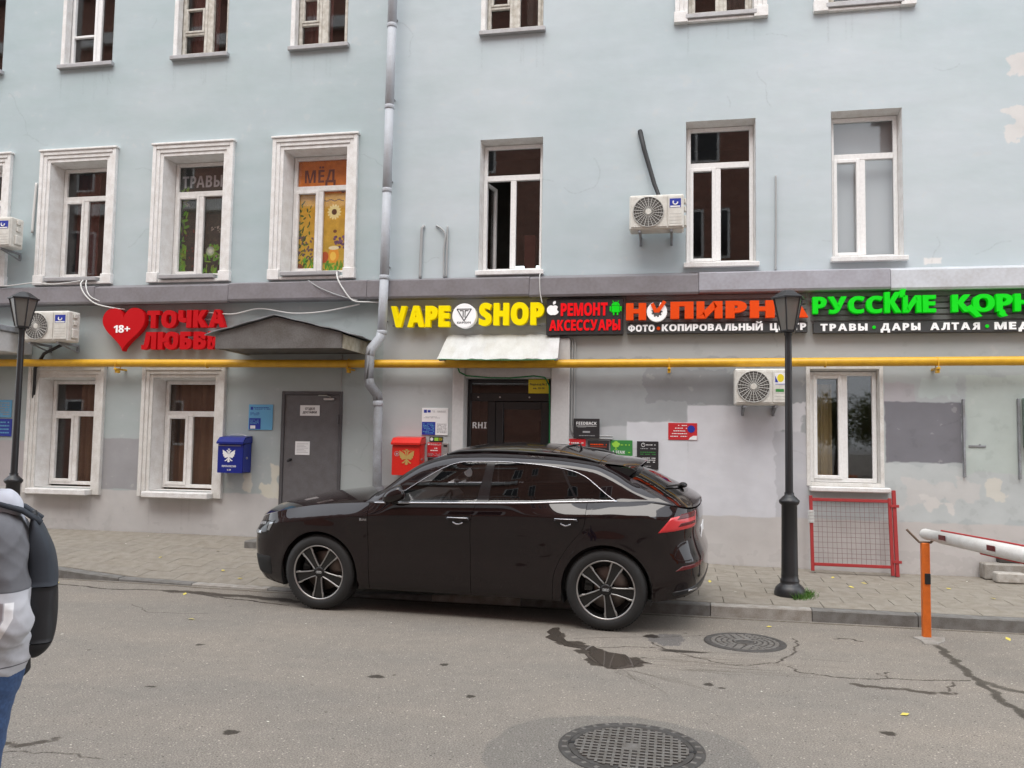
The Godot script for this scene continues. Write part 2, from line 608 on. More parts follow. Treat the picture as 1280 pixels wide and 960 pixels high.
func make_asphalt() -> StandardMaterial3D:
	var n := 1024                      # fine aggregate, 2.2 m a tile
	var a := bytes(101, n, 0.16, 3)
	var b := bytes(102, n, 0.012, 3)
	var d := PackedByteArray()
	d.resize(n * n * 3)
	var h := PackedByteArray()
	h.resize(n * n)
	for i in n * n:
		var v := 150.0 + (a[i] - 128) * 0.30 + (b[i] - 128) * 0.03
		d[i * 3] = int(clampf(v, 0, 255))
		d[i * 3 + 1] = int(clampf(v * 0.975, 0, 255))
		d[i * 3 + 2] = int(clampf(v * 0.935, 0, 255))
		h[i] = a[i]
	var im := Image.create_from_data(n, n, false, Image.FORMAT_RGB8, d)
	var hm := Image.create_from_data(n, n, false, Image.FORMAT_L8, h)
	for k in 7600:
		var x := rng.randf_range(3, n - 4)
		var y := rng.randf_range(3, n - 4)
		var r := rng.randf_range(0.4, 1.5) if k % 5 else rng.randf_range(1.6, 3.0)
		var g := rng.randf_range(0.66, 0.95)
		if k % 4 == 0:
			g = rng.randf_range(0.28, 0.45)
		dab(im, x, y, r, Color(g, g * 0.975, g * 0.94), rng.randf_range(0.45, 0.95))
		if r > 1.2:
			dab(hm, x, y, r, Color(0.9, 0.9, 0.9), 0.6)
	# stains, cracks and patches, laid out over 16 x 8 m of street
	var w := 2048
	var hh := 1024
	var e := bytes(103, 1024, 0.006, 5)
	var f := bytes(104, 1024, 0.03, 4)
	d = PackedByteArray()
	d.resize(w * hh * 3)
	for y in hh:
		for x in w:
			var q := (y % 1024) * 1024 + (x >> 1) % 1024
			var q2 := (y % 1024) * 1024 + x % 1024
			var v := 238.0 + (e[q] - 128) * 0.085 + (f[q2] - 128) * 0.03
			var i := (y * w + x) * 3
			var t := (e[q] - 128) * 0.02
			d[i] = int(clampf(v + t, 0, 255))
			d[i + 1] = int(clampf(v, 0, 255))
			d[i + 2] = int(clampf(v - t, 0, 255))
	var mm := Image.create_from_data(w, hh, false, Image.FORMAT_RGB8, d)
	var dark := Color(0.40, 0.37, 0.35)
	var damp := Color(0.55, 0.53, 0.51)
	# the smooth patch round the near manhole, and the one by the far manhole
	blot(mm, -0.31, 6.72, 0.78, 0.76, Color(0.86, 0.87, 0.88), 1.0, 3, 0.22)
	blot(mm, -0.08, 3.72, 0.17, 0.24, Color(0.76, 0.77, 0.80), 1.0, 4)
	# cracks
	for c in [
		[[[0.89, 4.4], [0.96, 4.58], [1.3, 4.65], [1.9, 4.56], [2.22, 4.48]], 0.012],
		[[[-0.21, 3.86], [-0.1, 4.07], [0.17, 4.33], [0.48, 4.48], [0.81, 4.32], [0.98, 3.98], [1.08, 3.61], [1.06, 3.36]], 0.011],
		[[[-0.68, 4.17], [-0.31, 4.07], [-0.1, 4.07]], 0.010], [[[2.07, 4.56], [1.98, 4.79], [1.99, 4.91]], 0.012],
		[[[1.62, 4.58], [1.55, 4.45], [1.66, 4.40]], 0.010], [[[1.44, 3.30], [1.56, 3.25], [1.68, 3.34]], 0.016],
		[[[-3.7, 7.43], [-3.45, 7.37], [-3.09, 7.38]], 0.007], [[[-5.6, 3.6], [-5.2, 3.9], [-4.6, 3.8]], 0.006],
		[[[-0.9, 3.9], [0.2, 3.5], [0.3, 3.45]], 0.006], [[[2.5, 6.1], [3.2, 5.8], [4.2, 5.9]], 0.007]]:
		crack(mm, c[0], c[1], dark, 0.85)
	crack(mm, [[2.31, 3.34], [2.29, 3.72], [2.28, 4.04], [2.28, 4.51], [2.26, 4.96], [2.29, 5.31], [2.36, 5.9]], 0.042, Color(0.54, 0.53, 0.51), 0.75)
	crack(mm, [[2.27, 4.45], [2.45, 4.7], [2.7, 4.75], [2.95, 4.9]], 0.05, Color(0.60, 0.59, 0.57), 0.6)
	crack(mm, [[1.3, 4.8], [1.49, 4.86], [1.75, 4.89], [1.97, 4.9]], 0.035, damp, 0.8)
	crack(mm, [[-3.8, 7.33], [-3.66, 7.31], [-3.59, 7.24], [-3.55, 7.17]], 0.03, damp, 0.75)
	# the seam of dirt along the kerb
	crack(mm, [[-9.0, 2.62], [-7.19, 2.75], [-6.45, 2.88], [-5.71, 2.78], [-5.2, 2.9], [-4.86, 3.02], [-4.02, 3.2]], 0.022, dark, 0.85)
	crack(mm, [[-5.7, 2.80], [-5.2, 2.83], [-4.6, 2.88], [-4.0, 3.0]], 0.085, Color(0.50, 0.48, 0.46), 0.75)
	crack(mm, [[-9.5, 2.45], [-6.8, 2.46], [-5.0, 2.54], [-3.0, 2.62], [5.9, 2.62]], 0.03, Color(0.66, 0.64, 0.60), 0.7)
	# damp round the puddle, streaks dragged along by wheels
	for p in [[-1.12, 3.62, 0.05, 0.14], [-1.05, 3.88, 0.07, 0.16], [-0.90, 4.10, 0.14, 0.10], [-0.70, 4.34, 0.14, 0.12], [-0.52, 4.62, 0.19, 0.22], [-0.36, 4.60, 0.12, 0.16]]:
		blot(mm, p[0], p[1], p[2], p[3], Color(0.42, 0.39, 0.36), 0.9, 5)
	for k in 26:
		var z := 4.05 + 0.75 * rng.randf()
		var x := -0.5 + 0.7 * rng.randf()
		crack(mm, [[x, z], [x + rng.randf_range(0.3, 1.3), z + rng.randf_range(-0.12, 0.10)]], 0.004, damp, 0.5)
	for k in 9:
		crack(mm, [[-0.48 + 0.02 * k, 4.85], [-0.42 + 0.09 * k, 5.0 + 0.1 * (k % 5)]], 0.004, damp, 0.5)
	blot(mm, -0.22, 3.63, 0.075, 0.075, Color(0.34, 0.31, 0.29), 0.95, 6)
	blot(mm, 0.05, 4.13, 0.22, 0.05, Color(0.38, 0.36, 0.34), 0.85, 8)
	for p in [[-3.99, 4.96], [-1.8, 5.05], [0.24, 5.09], [0.33, 5.16], [-3.65, 6.13], [-2.63, 6.84], [-1.4, 5.8], [1.3, 5.9], [-2.2, 5.5], [3.0, 6.6], [0.9, 7.4], [-4.9, 6.2]]:
		blot(mm, p[0], p[1], rng.randf_range(0.03, 0.07), rng.randf_range(0.02, 0.05), Color(0.44, 0.42, 0.40), 0.9, int(p[0] * 10) + 60)
	for k in 40:
		blot(mm, rng.randf_range(-9, 5), rng.randf_range(2.8, 9.5), rng.randf_range(0.01, 0.03), rng.randf_range(0.01, 0.025), Color(0.5, 0.48, 0.46), 0.7, k)
	var m := mat("asphalt", lin(0.81, 0.765, 0.715), 0.86, 0.0, 0.4)
	m.albedo_texture = ImageTexture.create_from_image(im)
	m.uv1_triplanar = true
	m.uv1_world_triplanar = true
	m.uv1_scale = Vector3.ONE / 2.2
	m.detail_enabled = true
	m.detail_albedo = ImageTexture.create_from_image(mm)
	m.detail_uv_layer = BaseMaterial3D.DETAIL_UV_2
	m.detail_blend_mode = BaseMaterial3D.BLEND_MODE_MUL
	m.heightmap_enabled = true
	m.heightmap_texture = ImageTexture.create_from_image(hm)
	m.heightmap_scale = 0.22
	return m

func crack(im: Image, pts: Array, width: float, c: Color, a: float) -> void:
	for i in range(pts.size() - 1):
		var p := Vector2((pts[i][0] + 10.0) * 128, (pts[i][1] - 2.3) * 128)
		var q := Vector2((pts[i + 1][0] + 10.0) * 128, (pts[i + 1][1] - 2.3) * 128)
		var n := int(p.distance_to(q) / maxf(1.0, width * 40)) + 1
		for k in n:
			var t := float(k) / n
			var bend := sin(t * PI)
			var v := p.lerp(q, t) + Vector2(sin(t * 7.0 + i * 3 + p.x), sin(t * 5.3 + i + p.y)) * (2.0 + width * 25) * bend + Vector2(sin(t * 23.0 + p.y), sin(t * 17.0 + p.x)) * 0.8 * bend + Vector2(rng.randf_range(-1, 1), rng.randf_range(-1, 1)) * (0.35 + width * 20)
			dab(im, v.x, v.y, maxf(0.6, width * 128 * rng.randf_range(0.4, 1.0)), c, a * rng.randf_range(0.5, 1.0))

func blot(im: Image, x: float, z: float, rx: float, rz: float, c: Color, a: float, s: int, ragged := 1.0) -> void:
	var cx := (x + 10.0) * 128
	var cy := (z - 2.3) * 128
	var ax := rx * 128
	var ay := rz * 128
	for py in range(maxi(0, int(cy - ay * 1.4)), mini(im.get_height(), int(cy + ay * 1.4) + 2)):
		for px in range(maxi(0, int(cx - ax * 1.4)), mini(im.get_width(), int(cx + ax * 1.4) + 2)):
			var d := Vector2((px - cx) / ax, (py - cy) / ay)
			var ang := d.angle()
			var edge := 1.0 + ragged * (0.10 * sin(ang * 3 + s) + 0.07 * sin(ang * 7 + s * 2) + 0.04 * sin(ang * 17 + s))
			var k := clampf((edge - d.length()) * minf(ax, ay) * 0.8, 0, 1) * a
			if k > 0:
				var o := im.get_pixel(px, py)
				im.set_pixel(px, py, o.lerp(Color(c.r * (0.75 + 0.25 * o.r), c.g * (0.75 + 0.25 * o.g), c.b * (0.75 + 0.25 * o.b)), k))

func make_ground() -> void:
	var m := make_asphalt()
	# road: one sheet out to the horizon
	var st := S()
	var xs := [-150.0, -26.0, -10.0, 6.0, 22.0, 150.0]
	var zs := [-60.0, 2.3, 10.3, 18.3, 180.0]
	for i in range(xs.size() - 1):
		for j in range(zs.size() - 1):
			var c := []
			for q in [[i, j], [i, j + 1], [i + 1, j + 1], [i + 1, j]]:
				c.append(Vector3(xs[q[0]], 0, zs[q[1]]))
			for k in [0, 2, 1, 0, 3, 2]:
				st.set_uv2(Vector2((c[k].x + 10.0) / 16.0, (c[k].z - 2.3) / 8.0))
				st.add_vertex(c[k])
	tag(obj("road", st, m), "worn grey asphalt street with cracks and a damp trail", "road", "", "structure")
	# pavement: a bed, and slabs laid on it in running bond
	var bed := textured(mat("paving bed", lin(0.19, 0.17, 0.145), 0.95), M["dirty"], 1.0)
	st = S()
	var n := 90
	for i in n:
		var xa := -16.0 + 26.0 * i / n
		var xb := -16.0 + 26.0 * (i + 1) / n
		var za := kerb_z(xa) - 0.15
		var zb := kerb_z(xb) - 0.15
		var g := []
		for t in 9:
			g.append([Vector3(xa, pave(xa, za * t / 8.0) - 0.013, za * t / 8.0), Vector3(xb, pave(xb, zb * t / 8.0) - 0.013, zb * t / 8.0)])
		grid(st, g, true)
	var walk := obj("pavement", st, bed)
	tag(walk, "beige slab pavement between the pale blue house and the street", "pavement", "", "structure")
	var slab_t := mottle(61, 512, 0.02, 0.14, 0.86, 1.0, Vector3(1.0, 0.98, 0.95))
	var tones := []
	for k in 4:
		var c: Vector3 = [Vector3(0.274, 0.247, 0.207), Vector3(0.281, 0.254, 0.213), Vector3(0.266, 0.240, 0.202), Vector3(0.276, 0.248, 0.206)][k]
		tones.append(relief(textured(mat("slab %d" % k, lin(c.x, c.y, c.z), 0.85), slab_t, 0.55), 62, 512, 0.12, 4, 0.08))
	var L := 0.5
	var D := 0.302
	var far := [S(), S(), S(), S()]
	for row in 8:
		for col in range(-34, 20):
			var x0 := col * L + (L * 0.5 if row % 2 else 0.0)
			var xc := x0 + L * 0.5
			var kz := kerb_z(xc) - 0.152
			var z0 := kz - (row + 1) * D
			var z1 := kz - row * D
			if z0 < 0.0:
				z0 = 0.003
			if z1 - z0 < 0.02:
				continue
			var tone := rng.randi() % 4
			var tip := Vector2(rng.randf_range(-0.002, 0.002), rng.randf_range(-0.0015, 0.0015))
			var sink := rng.randf_range(0.0, 0.002)
			var holder: SurfaceTool = S() if xc > -11.6 and xc < 5.4 else far[tone]
			slab(holder, x0 + 0.0025, x0 + L - 0.0025, z0 + 0.0025, z1 - 0.0025, tip, sink)
			if holder != far[tone]:
				obj("paving_slab", holder, tones[tone], walk)
	for k in 4:
		var o := obj("paving_slabs_beyond", far[k], tones[k], walk)
		o.set_meta("kind", "stuff")
	# kerb of one-metre stones
	var kerb := Node3D.new()
	kerb.name = "kerb"
	add_child(kerb)
	tag(kerb, "grey concrete kerb along the edge of the pavement", "kerb", "", "structure")
	for k in range(-16, 10):
		var xa := k + 0.36 + 0.004
		var xb := k + 1.36 - 0.004
		st = S()
		var za := kerb_z(xa)
		var zb := kerb_z(xb)
		var ta := curve(KERB_TOP, xa) + rng.randf_range(-0.004, 0.004)
		var tb := curve(KERB_TOP, xb) + rng.randf_range(-0.004, 0.004)
		var b := 0.012
		var p := [[za - 0.148, -0.1], [za - 0.148, ta - b], [za - 0.148 + b, ta], [za - b, ta], [za, ta - b], [za + 0.004, -0.1]]
		var q := [[zb - 0.148, -0.1], [zb - 0.148, tb - b], [zb - 0.148 + b, tb], [zb - b, tb], [zb, tb - b], [zb + 0.004, -0.1]]
		for i in 6:
			var j := (i + 1) % 6
			quad(st, Vector3(xa, p[i][1], p[i][0]), Vector3(xa, p[j][1], p[j][0]), Vector3(xb, q[j][1], q[j][0]), Vector3(xb, q[i][1], q[i][0]))
		for i in range(1, 5):
			tri(st, Vector3(xa, p[0][1], p[0][0]), Vector3(xa, p[i + 1][1], p[i + 1][0]), Vector3(xa, p[i][1], p[i][0]))
			tri(st, Vector3(xb, q[0][1], q[0][0]), Vector3(xb, q[i][1], q[i][0]), Vector3(xb, q[i + 1][1], q[i + 1][0]))
		obj("kerb_stone", st, M["concrete dark"] if k % 3 else M["concrete"], kerb)
	# the puddle by the car's rear wheel
	var wet := mat("puddle water", lin(0.072, 0.060, 0.050), 0.04)
	st = S()
	var poly := PackedVector2Array()
	for v in [[-1.15, 3.55], [-1.18, 3.72], [-1.13, 3.82], [-1.16, 3.93], [-1.07, 4.05], [-0.99, 4.10], [-0.95, 4.21], [-0.80, 4.27], [-0.71, 4.34], [-0.74, 4.46], [-0.68, 4.62], [-0.62, 4.70], [-0.52, 4.84], [-0.42, 4.83], [-0.33, 4.76], [-0.28, 4.62], [-0.18, 4.61], [-0.36, 4.50], [-0.41, 4.38], [-0.56, 4.33], [-0.66, 4.23], [-0.70, 4.15], [-0.86, 4.13], [-0.95, 4.03], [-0.99, 3.93], [-1.05, 3.88], [-1.03, 3.75], [-1.08, 3.62], [-1.08, 3.54]]:
		poly.append(Vector2(v[0], -v[1]))
	prism(st, poly, -0.001, 0.0035, Transform3D(Basis(Vector3.RIGHT, -PI / 2), Vector3.ZERO))
	tag(obj("puddle", st, wet), "dark shallow puddle trailing from the car's rear wheel", "puddle", "", "structure")

func slab(st: SurfaceTool, x0: float, x1: float, z0: float, z1: float, tip: Vector2, sink: float) -> void:
	var b := 0.004
	var top := []
	var rim := []
	var low := []
	var xm := (x0 + x1) * 0.5
	var zm := (z0 + z1) * 0.5
	for q in [[x0, z0, 1, 1], [x0, z1, 1, -1], [x1, z1, -1, -1], [x1, z0, -1, 1]]:
		var y: float = pave(q[0], q[1]) + tip.x * (q[0] - xm) * 2 + tip.y * signf(q[1] - zm) - sink
		top.append(Vector3(q[0] + b * q[2], y, q[1] + b * q[3]))
		rim.append(Vector3(q[0], y - b, q[1]))
		low.append(Vector3(q[0], y - 0.03, q[1]))
	quad(st, top[0], top[1], top[2], top[3])
	for i in 4:
		var j := (i + 1) % 4
		quad(st, rim[i], rim[j], top[j], top[i])
		quad(st, low[i], low[j], rim[j], rim[i])

# ---------------------------------------------------------------- the house
const X0 := -16.0
const X1 := 9.0
const TOP := 12.6
var house: Node3D
# x0, x1, y0, y1 of every opening in the front wall
const OPEN := {
	"U0": [-12.00, -10.97, 7.74, 9.6], "U1": [-9.85, -8.92, 7.74, 9.6], "U2": [-7.82, -6.90, 7.74, 9.6], "U3": [-5.82, -4.91, 7.74, 9.6],
	"U4": [-2.81, -1.90, 7.74, 9.6], "U5": [0.15, 1.04, 7.74, 9.6], "U6": [2.01, 2.93, 7.74, 9.6],
	"W0": [-11.85, -10.83, 4.24, 6.14], "W1": [-9.93, -8.90, 4.24, 6.14], "W2": [-7.90, -6.87, 4.24, 6.14], "W3": [-5.87, -4.85, 4.24, 6.14],
	"W4": [-2.80, -1.88, 4.19, 6.14], "W5": [0.13, 1.06, 4.23, 6.24], "W6": [2.04, 2.93, 4.26, 6.27],
	"G0": [-11.95, -10.95, 0.94, 2.66], "G1": [-9.93, -8.92, 0.94, 2.66], "G2": [-7.91, -6.86, 0.94, 2.66], "G6": [1.74, 2.60, 1.27, 2.79],
	"D1": [-5.77, -4.81, 0.0, 2.46], "D2": [-2.96, -1.71, 0.0, 2.66],
}

func wall_map() -> ImageTexture:       # the paint of the front: 22 x 11 m from (-14, -0.2)
	var w := 2048
	var h := 1024
	var a := bytes(201, 1024, 0.004, 5)
	var b := bytes(202, 1024, 0.035, 4)
	var c := bytes(203, 1024, 0.012, 4)
	var d := PackedByteArray()
	d.resize(w * h * 3)
	# [x0, x1, y0, y1, colour, ragged edge in metres]: coats of paint, newest last
	var coats := [
		[-14.0, -4.3, -0.2, 0.93, Vector3(0.48, 0.470, 0.46), 0.012],
		[-4.3, -2.9, -0.2, 0.75, Vector3(0.40, 0.40, 0.40), 0.03],
		[-8.76, -8.09, 0.93, 1.72, Vector3(0.315, 0.315, 0.325), 0.015],
		[-14.0, -10.11, 0.93, 1.66, Vector3(0.41, 0.385, 0.39), 0.015],
		[-6.06, -5.80, 0.90, 1.06, Vector3(0.58, 0.57, 0.49), 0.07], [-6.33, -6.24, 0.96, 1.22, Vector3(0.55, 0.54, 0.48), 0.06], [-5.90, -5.80, 1.0, 1.36, Vector3(0.57, 0.56, 0.49), 0.06],
		[-1.45, 1.75, 1.4, 2.95, Vector3(0.345, 0.362, 0.372), 0.05],
		[-0.4, 1.7, 2.30, 2.80, Vector3(0.285, 0.295, 0.305), 0.10],
		[-1.45, -0.62, 0.7, 2.0, Vector3(0.46, 0.475, 0.49), 0.02],
		[-0.66, 0.17, 0.80, 2.07, Vector3(0.60, 0.61, 0.64), 0.012], [0.15, 1.36, 0.80, 2.30, Vector3(0.585, 0.59, 0.62), 0.012],
		[1.30, 1.74, 0.80, 1.95, Vector3(0.47, 0.475, 0.50), 0.05], [1.33, 1.66, 2.0, 2.32, Vector3(0.55, 0.55, 0.57), 0.09],
		[2.62, 5.2, 0.80, 1.60, Vector3(0.47, 0.50, 0.50), 0.09], [2.85, 3.9, 1.0, 1.40, Vector3(0.52, 0.52, 0.51), 0.12],
		[2.64, 3.05, 2.34, 2.62, Vector3(0.42, 0.41, 0.43), 0.04], [2.66, 3.60, 1.57, 2.37, Vector3(0.19, 0.19, 0.21), 0.02],
		[3.60, 5.2, 1.42, 2.75, Vector3(0.45, 0.505, 0.48), 0.05], [3.05, 3.60, 2.4, 2.72, Vector3(0.45, 0.51, 0.50), 0.08],
		[3.75, 4.15, 1.05, 1.5, Vector3(0.58, 0.57, 0.52), 0.14], [3.05, 3.5, 0.95, 1.2, Vector3(0.58, 0.57, 0.55), 0.12],
		[-2.9, 9.0, -0.2, 0.83, Vector3(0.50, 0.48, 0.465), 0.015],
		[4.20, 4.6, 6.62, 6.98, Vector3(0.61, 0.60, 0.585), 0.12], [4.24, 4.6, 5.82, 6.18, Vector3(0.60, 0.595, 0.58), 0.13], [3.18, 3.38, 4.16, 4.24, Vector3(0.68, 0.67, 0.65), 0.04],
	]
	# hairline cracks in the render and thin drips of dirt below sills and ledges
	var li := Image.create(w, h, false, Image.FORMAT_L8)
	li.fill(Color.WHITE)
	var r := RandomNumberGenerator.new()
	r.seed = 77
	for k in 70:
		var q := Vector2(r.randf_range(0, w), r.randf_range(40, h * 0.9))
		var ang := r.randf_range(-0.25, 0.25) if k % 3 else r.randf_range(1.2, 1.9)
		for s in r.randi_range(12, 70):
			ang += r.randfn(0, 0.16)
			q += Vector2(cos(ang), sin(ang)) * 1.3
			dab(li, q.x, q.y, 0.6, Color(0.72, 0.72, 0.72), r.randf_range(0.15, 0.75))
	for k in OPEN:
		var o = OPEN[k]
		if k[0] == "D":
			continue
		for s in 7:
			var sx: float = (lerpf(o[0], o[1], r.randf() if s > 2 else float(s % 2)) + 14.0) / 22.0 * w
			var sy: float = (10.8 - o[2] + 0.1) / 11.0 * h
			for t in r.randi_range(14, 46):
				dab(li, sx + r.randfn(0, 0.5), sy + t, r.randf_range(0.4, 1.1), Color(0.80, 0.79, 0.77), r.randf_range(0.0, 0.4))
	var lines := li.get_data()
	for y in h:
		var wy := 10.8 - 11.0 * (y + 0.5) / h
		var row := []
		for k in coats:
			if wy > k[2] - 0.2 and wy < k[3] + 0.2:
				row.append(k)
		for x in w:
			var wx := -14.0 + 22.0 * (x + 0.5) / w
			var n0 := (a[((y >> 1) & 1023) * 1024 + ((x >> 1) & 1023)] - 128) / 128.0
			var n1 := (b[(y & 1023) * 1024 + (x & 1023)] - 128) / 128.0
			var n2 := (c[((y * 2) & 1023) * 1024 + ((x >> 1) & 1023)] - 128) / 128.0      # brushed along
			var p := Vector3(0.430, 0.500, 0.517)
			if wy < 3.8:
				p = Vector3(0.375, 0.422, 0.422)
			if wx > -4.2:
				p = Vector3(0.475, 0.540, 0.564) if wy > 3.8 else Vector3(0.43, 0.455, 0.46)
			var mix := clampf(n0 * 0.9 + n2 * 0.5, -1, 1)
			p *= 1.0 + 0.07 * mix + 0.02 * n1
			p += Vector3(0.020, 0.006, 0.004) * n0 + Vector3(0.008, 0.0, 0.006) * n2
			for k in row:
				var e: float = k[5]
				var inside := minf(minf(wx - k[0], k[1] - wx), minf(wy - k[2], k[3] - wy))
				inside += e * (n0 * 0.9 + n1 * 1.0 + n2 * 0.5)
				if inside > 0.0:
					var t := clampf(inside / 0.012, 0, 1)
					p = p.lerp(k[4] * (1.0 + 0.06 * n0 + 0.05 * n1 + 0.04 * n2), t)
			# scuffs, grime and little chips
			if n1 > 0.52 and n2 > 0.12:
				p = p.lerp(Vector3(0.56, 0.56, 0.54), 0.2)
			if wy < 3.8 and n1 < -0.50 and n0 < -0.05:
				p *= 0.945
			if wy < 0.45 and n1 + n2 > 0.35:
				p *= 0.92
			p *= lines[y * w + x] / 255.0
			var col := Color(p.x, p.y, p.z).linear_to_srgb()
			var i := (y * w + x) * 3
			d[i] = int(clampf(col.r * 255, 0, 255))
			d[i + 1] = int(clampf(col.g * 255, 0, 255))
			d[i + 2] = int(clampf(col.b * 255, 0, 255))
	return ImageTexture.create_from_image(Image.create_from_data(w, h, false, Image.FORMAT_RGB8, d))

func make_house() -> void:
	house = thing("corner_house", "pale blue three storey rendered house with shops on its ground floor", "building", Vector3.ZERO)
	house.name = "rendered_house"
	var m := mat("wall paint", Color.WHITE, 0.85, 0.0, 0.3)
	m.albedo_texture = wall_map()
	m.texture_repeat = false
	m.heightmap_enabled = true
	var hm := noise_image(211, 1024, 0.02, 6)
	m.heightmap_texture = ImageTexture.create_from_image(hm)
	m.heightmap_scale = 0.45
	# the front wall: rectangles between the openings' edges
	var xs := [X0, X1]
	var ys := [-0.1, TOP]
	for k in OPEN:
		for v in [OPEN[k][0], OPEN[k][1]]:
			if not xs.has(v): xs.append(v)
		for v in [OPEN[k][2], OPEN[k][3]]:
			if not ys.has(v): ys.append(v)
	xs.sort()
	ys.sort()
	var st := S()
	for i in range(xs.size() - 1):
		for j in range(ys.size() - 1):
			var mx: float = (xs[i] + xs[i + 1]) * 0.5
			var my: float = (ys[j] + ys[j + 1]) * 0.5
			var hole := false
			for k in OPEN:
				var o = OPEN[k]
				hole = hole or (mx > o[0] and mx < o[1] and my > o[2] and my < o[3])
			if not hole:
				var c := [Vector3(xs[i], ys[j], 0), Vector3(xs[i + 1], ys[j], 0), Vector3(xs[i + 1], ys[j + 1], 0), Vector3(xs[i], ys[j + 1], 0)]
				for q in [0, 2, 1, 0, 3, 2]:
					st.set_uv(Vector2((c[q].x + 14.0) / 22.0, (10.8 - c[q].y) / 11.0))
					st.add_vertex(c[q])
	obj("wall", st, m, house)
	# body of the house behind the rooms, sides and roof
	st = S()
	bx(st, X0, X1, -0.1, TOP, -9.0, -3.4)
	bx(st, X0, X0 + 0.3, -0.1, TOP, -3.4, -0.05)
	bx(st, X1 - 0.3, X1, -0.1, TOP, -3.4, -0.05)
	bx(st, X0 - 0.2, X1 + 0.2, TOP, TOP + 0.35, -9.0, 0.45)
	for y in [3.55, 7.0, 10.4]:
		bx(st, X0 + 0.3, X1 - 0.3, y, y + 0.3, -3.4, -0.05)
	obj("structure", st, M["room wall"], house)
	st = S()
	for x in [-15.0, -13.0, -10.4, -8.4, -6.4, -3.6, -0.9, 1.45, 4.2, 6.5]:
		bx(st, x - 0.06, x + 0.06, 0.0, TOP - 0.1, -3.4, -0.3)
	obj("inner_wall", st, M["room wall"], house)
	# the metal ledge between the floors, in sheets
	var joints := [X0, -11.5, -8.9, -6.62, -4.42, -2.02, 0.30, 2.72, 5.1, 7.2, X1]
	for i in range(joints.size() - 1):
		st = S()
		var a: float = joints[i] + 0.003
		var b: float = joints[i + 1] - 0.003
		var dy := 0.012 * sin(i * 2.3)
		var prof := [[-0.02, 3.80], [0.17, 3.80 + dy], [0.185, 3.83 + dy], [0.175, 4.06 + dy], [0.15, 4.075 + dy], [0.0, 4.12], [-0.02, 4.12]]
		for k in range(prof.size() - 1):
			quad(st, Vector3(a, prof[k][1], prof[k][0]), Vector3(b, prof[k][1], prof[k][0]), Vector3(b, prof[k + 1][1], prof[k + 1][0]), Vector3(a, prof[k + 1][1], prof[k + 1][0]))
		for e in [a, b]:
			var pts := []
			for k in prof:
				pts.append(Vector3(e, k[1], k[0]))
			face(st, pts, Vector3((a + b) / 2, 3.95, 0.08))
		obj("ledge_sheet", st, M["ledge light"] if i >= 7 else M["ledge middle"] if i == 6 else M["ledge grey"], house)
	# windows
	for k in OPEN:
		if k[0] != "D":
			window(k)
	# doors
	grey_door()
	shop_door()

func frame_bar(st: SurfaceTool, x0: float, x1: float, y0: float, y1: float, z0: float, z1: float) -> void:
	bx(st, x0, x1, y0, y1, z0, z1, 0.006)

func ring_bars(st: SurfaceTool, x0: float, x1: float, y0: float, y1: float, t: float, z0: float, z1: float) -> void:
	frame_bar(st, x0, x0 + t, y0, y1, z0, z1)
	frame_bar(st, x1 - t, x1, y0, y1, z0, z1)
	frame_bar(st, x0 + t, x1 - t, y0, y0 + t, z0, z1)
	frame_bar(st, x0 + t, x1 - t, y1 - t, y1, z0, z1)

func pane(parent: Node3D, x0: float, x1: float, y0: float, y1: float, z: float) -> void:
	var st := S()
	# float glass is never quite true: each pane leans a little
	var t := rng.randf_range(-0.0025, 0.0025)
	for q in [0.0, -0.016]:      # double glazing
		quad(st, Vector3(x0, y0, z - t + q), Vector3(x1, y0, z + t + q), Vector3(x1, y1, z + t + q), Vector3(x0, y1, z - t + q))
	obj("pane", st, M["glass"], parent)

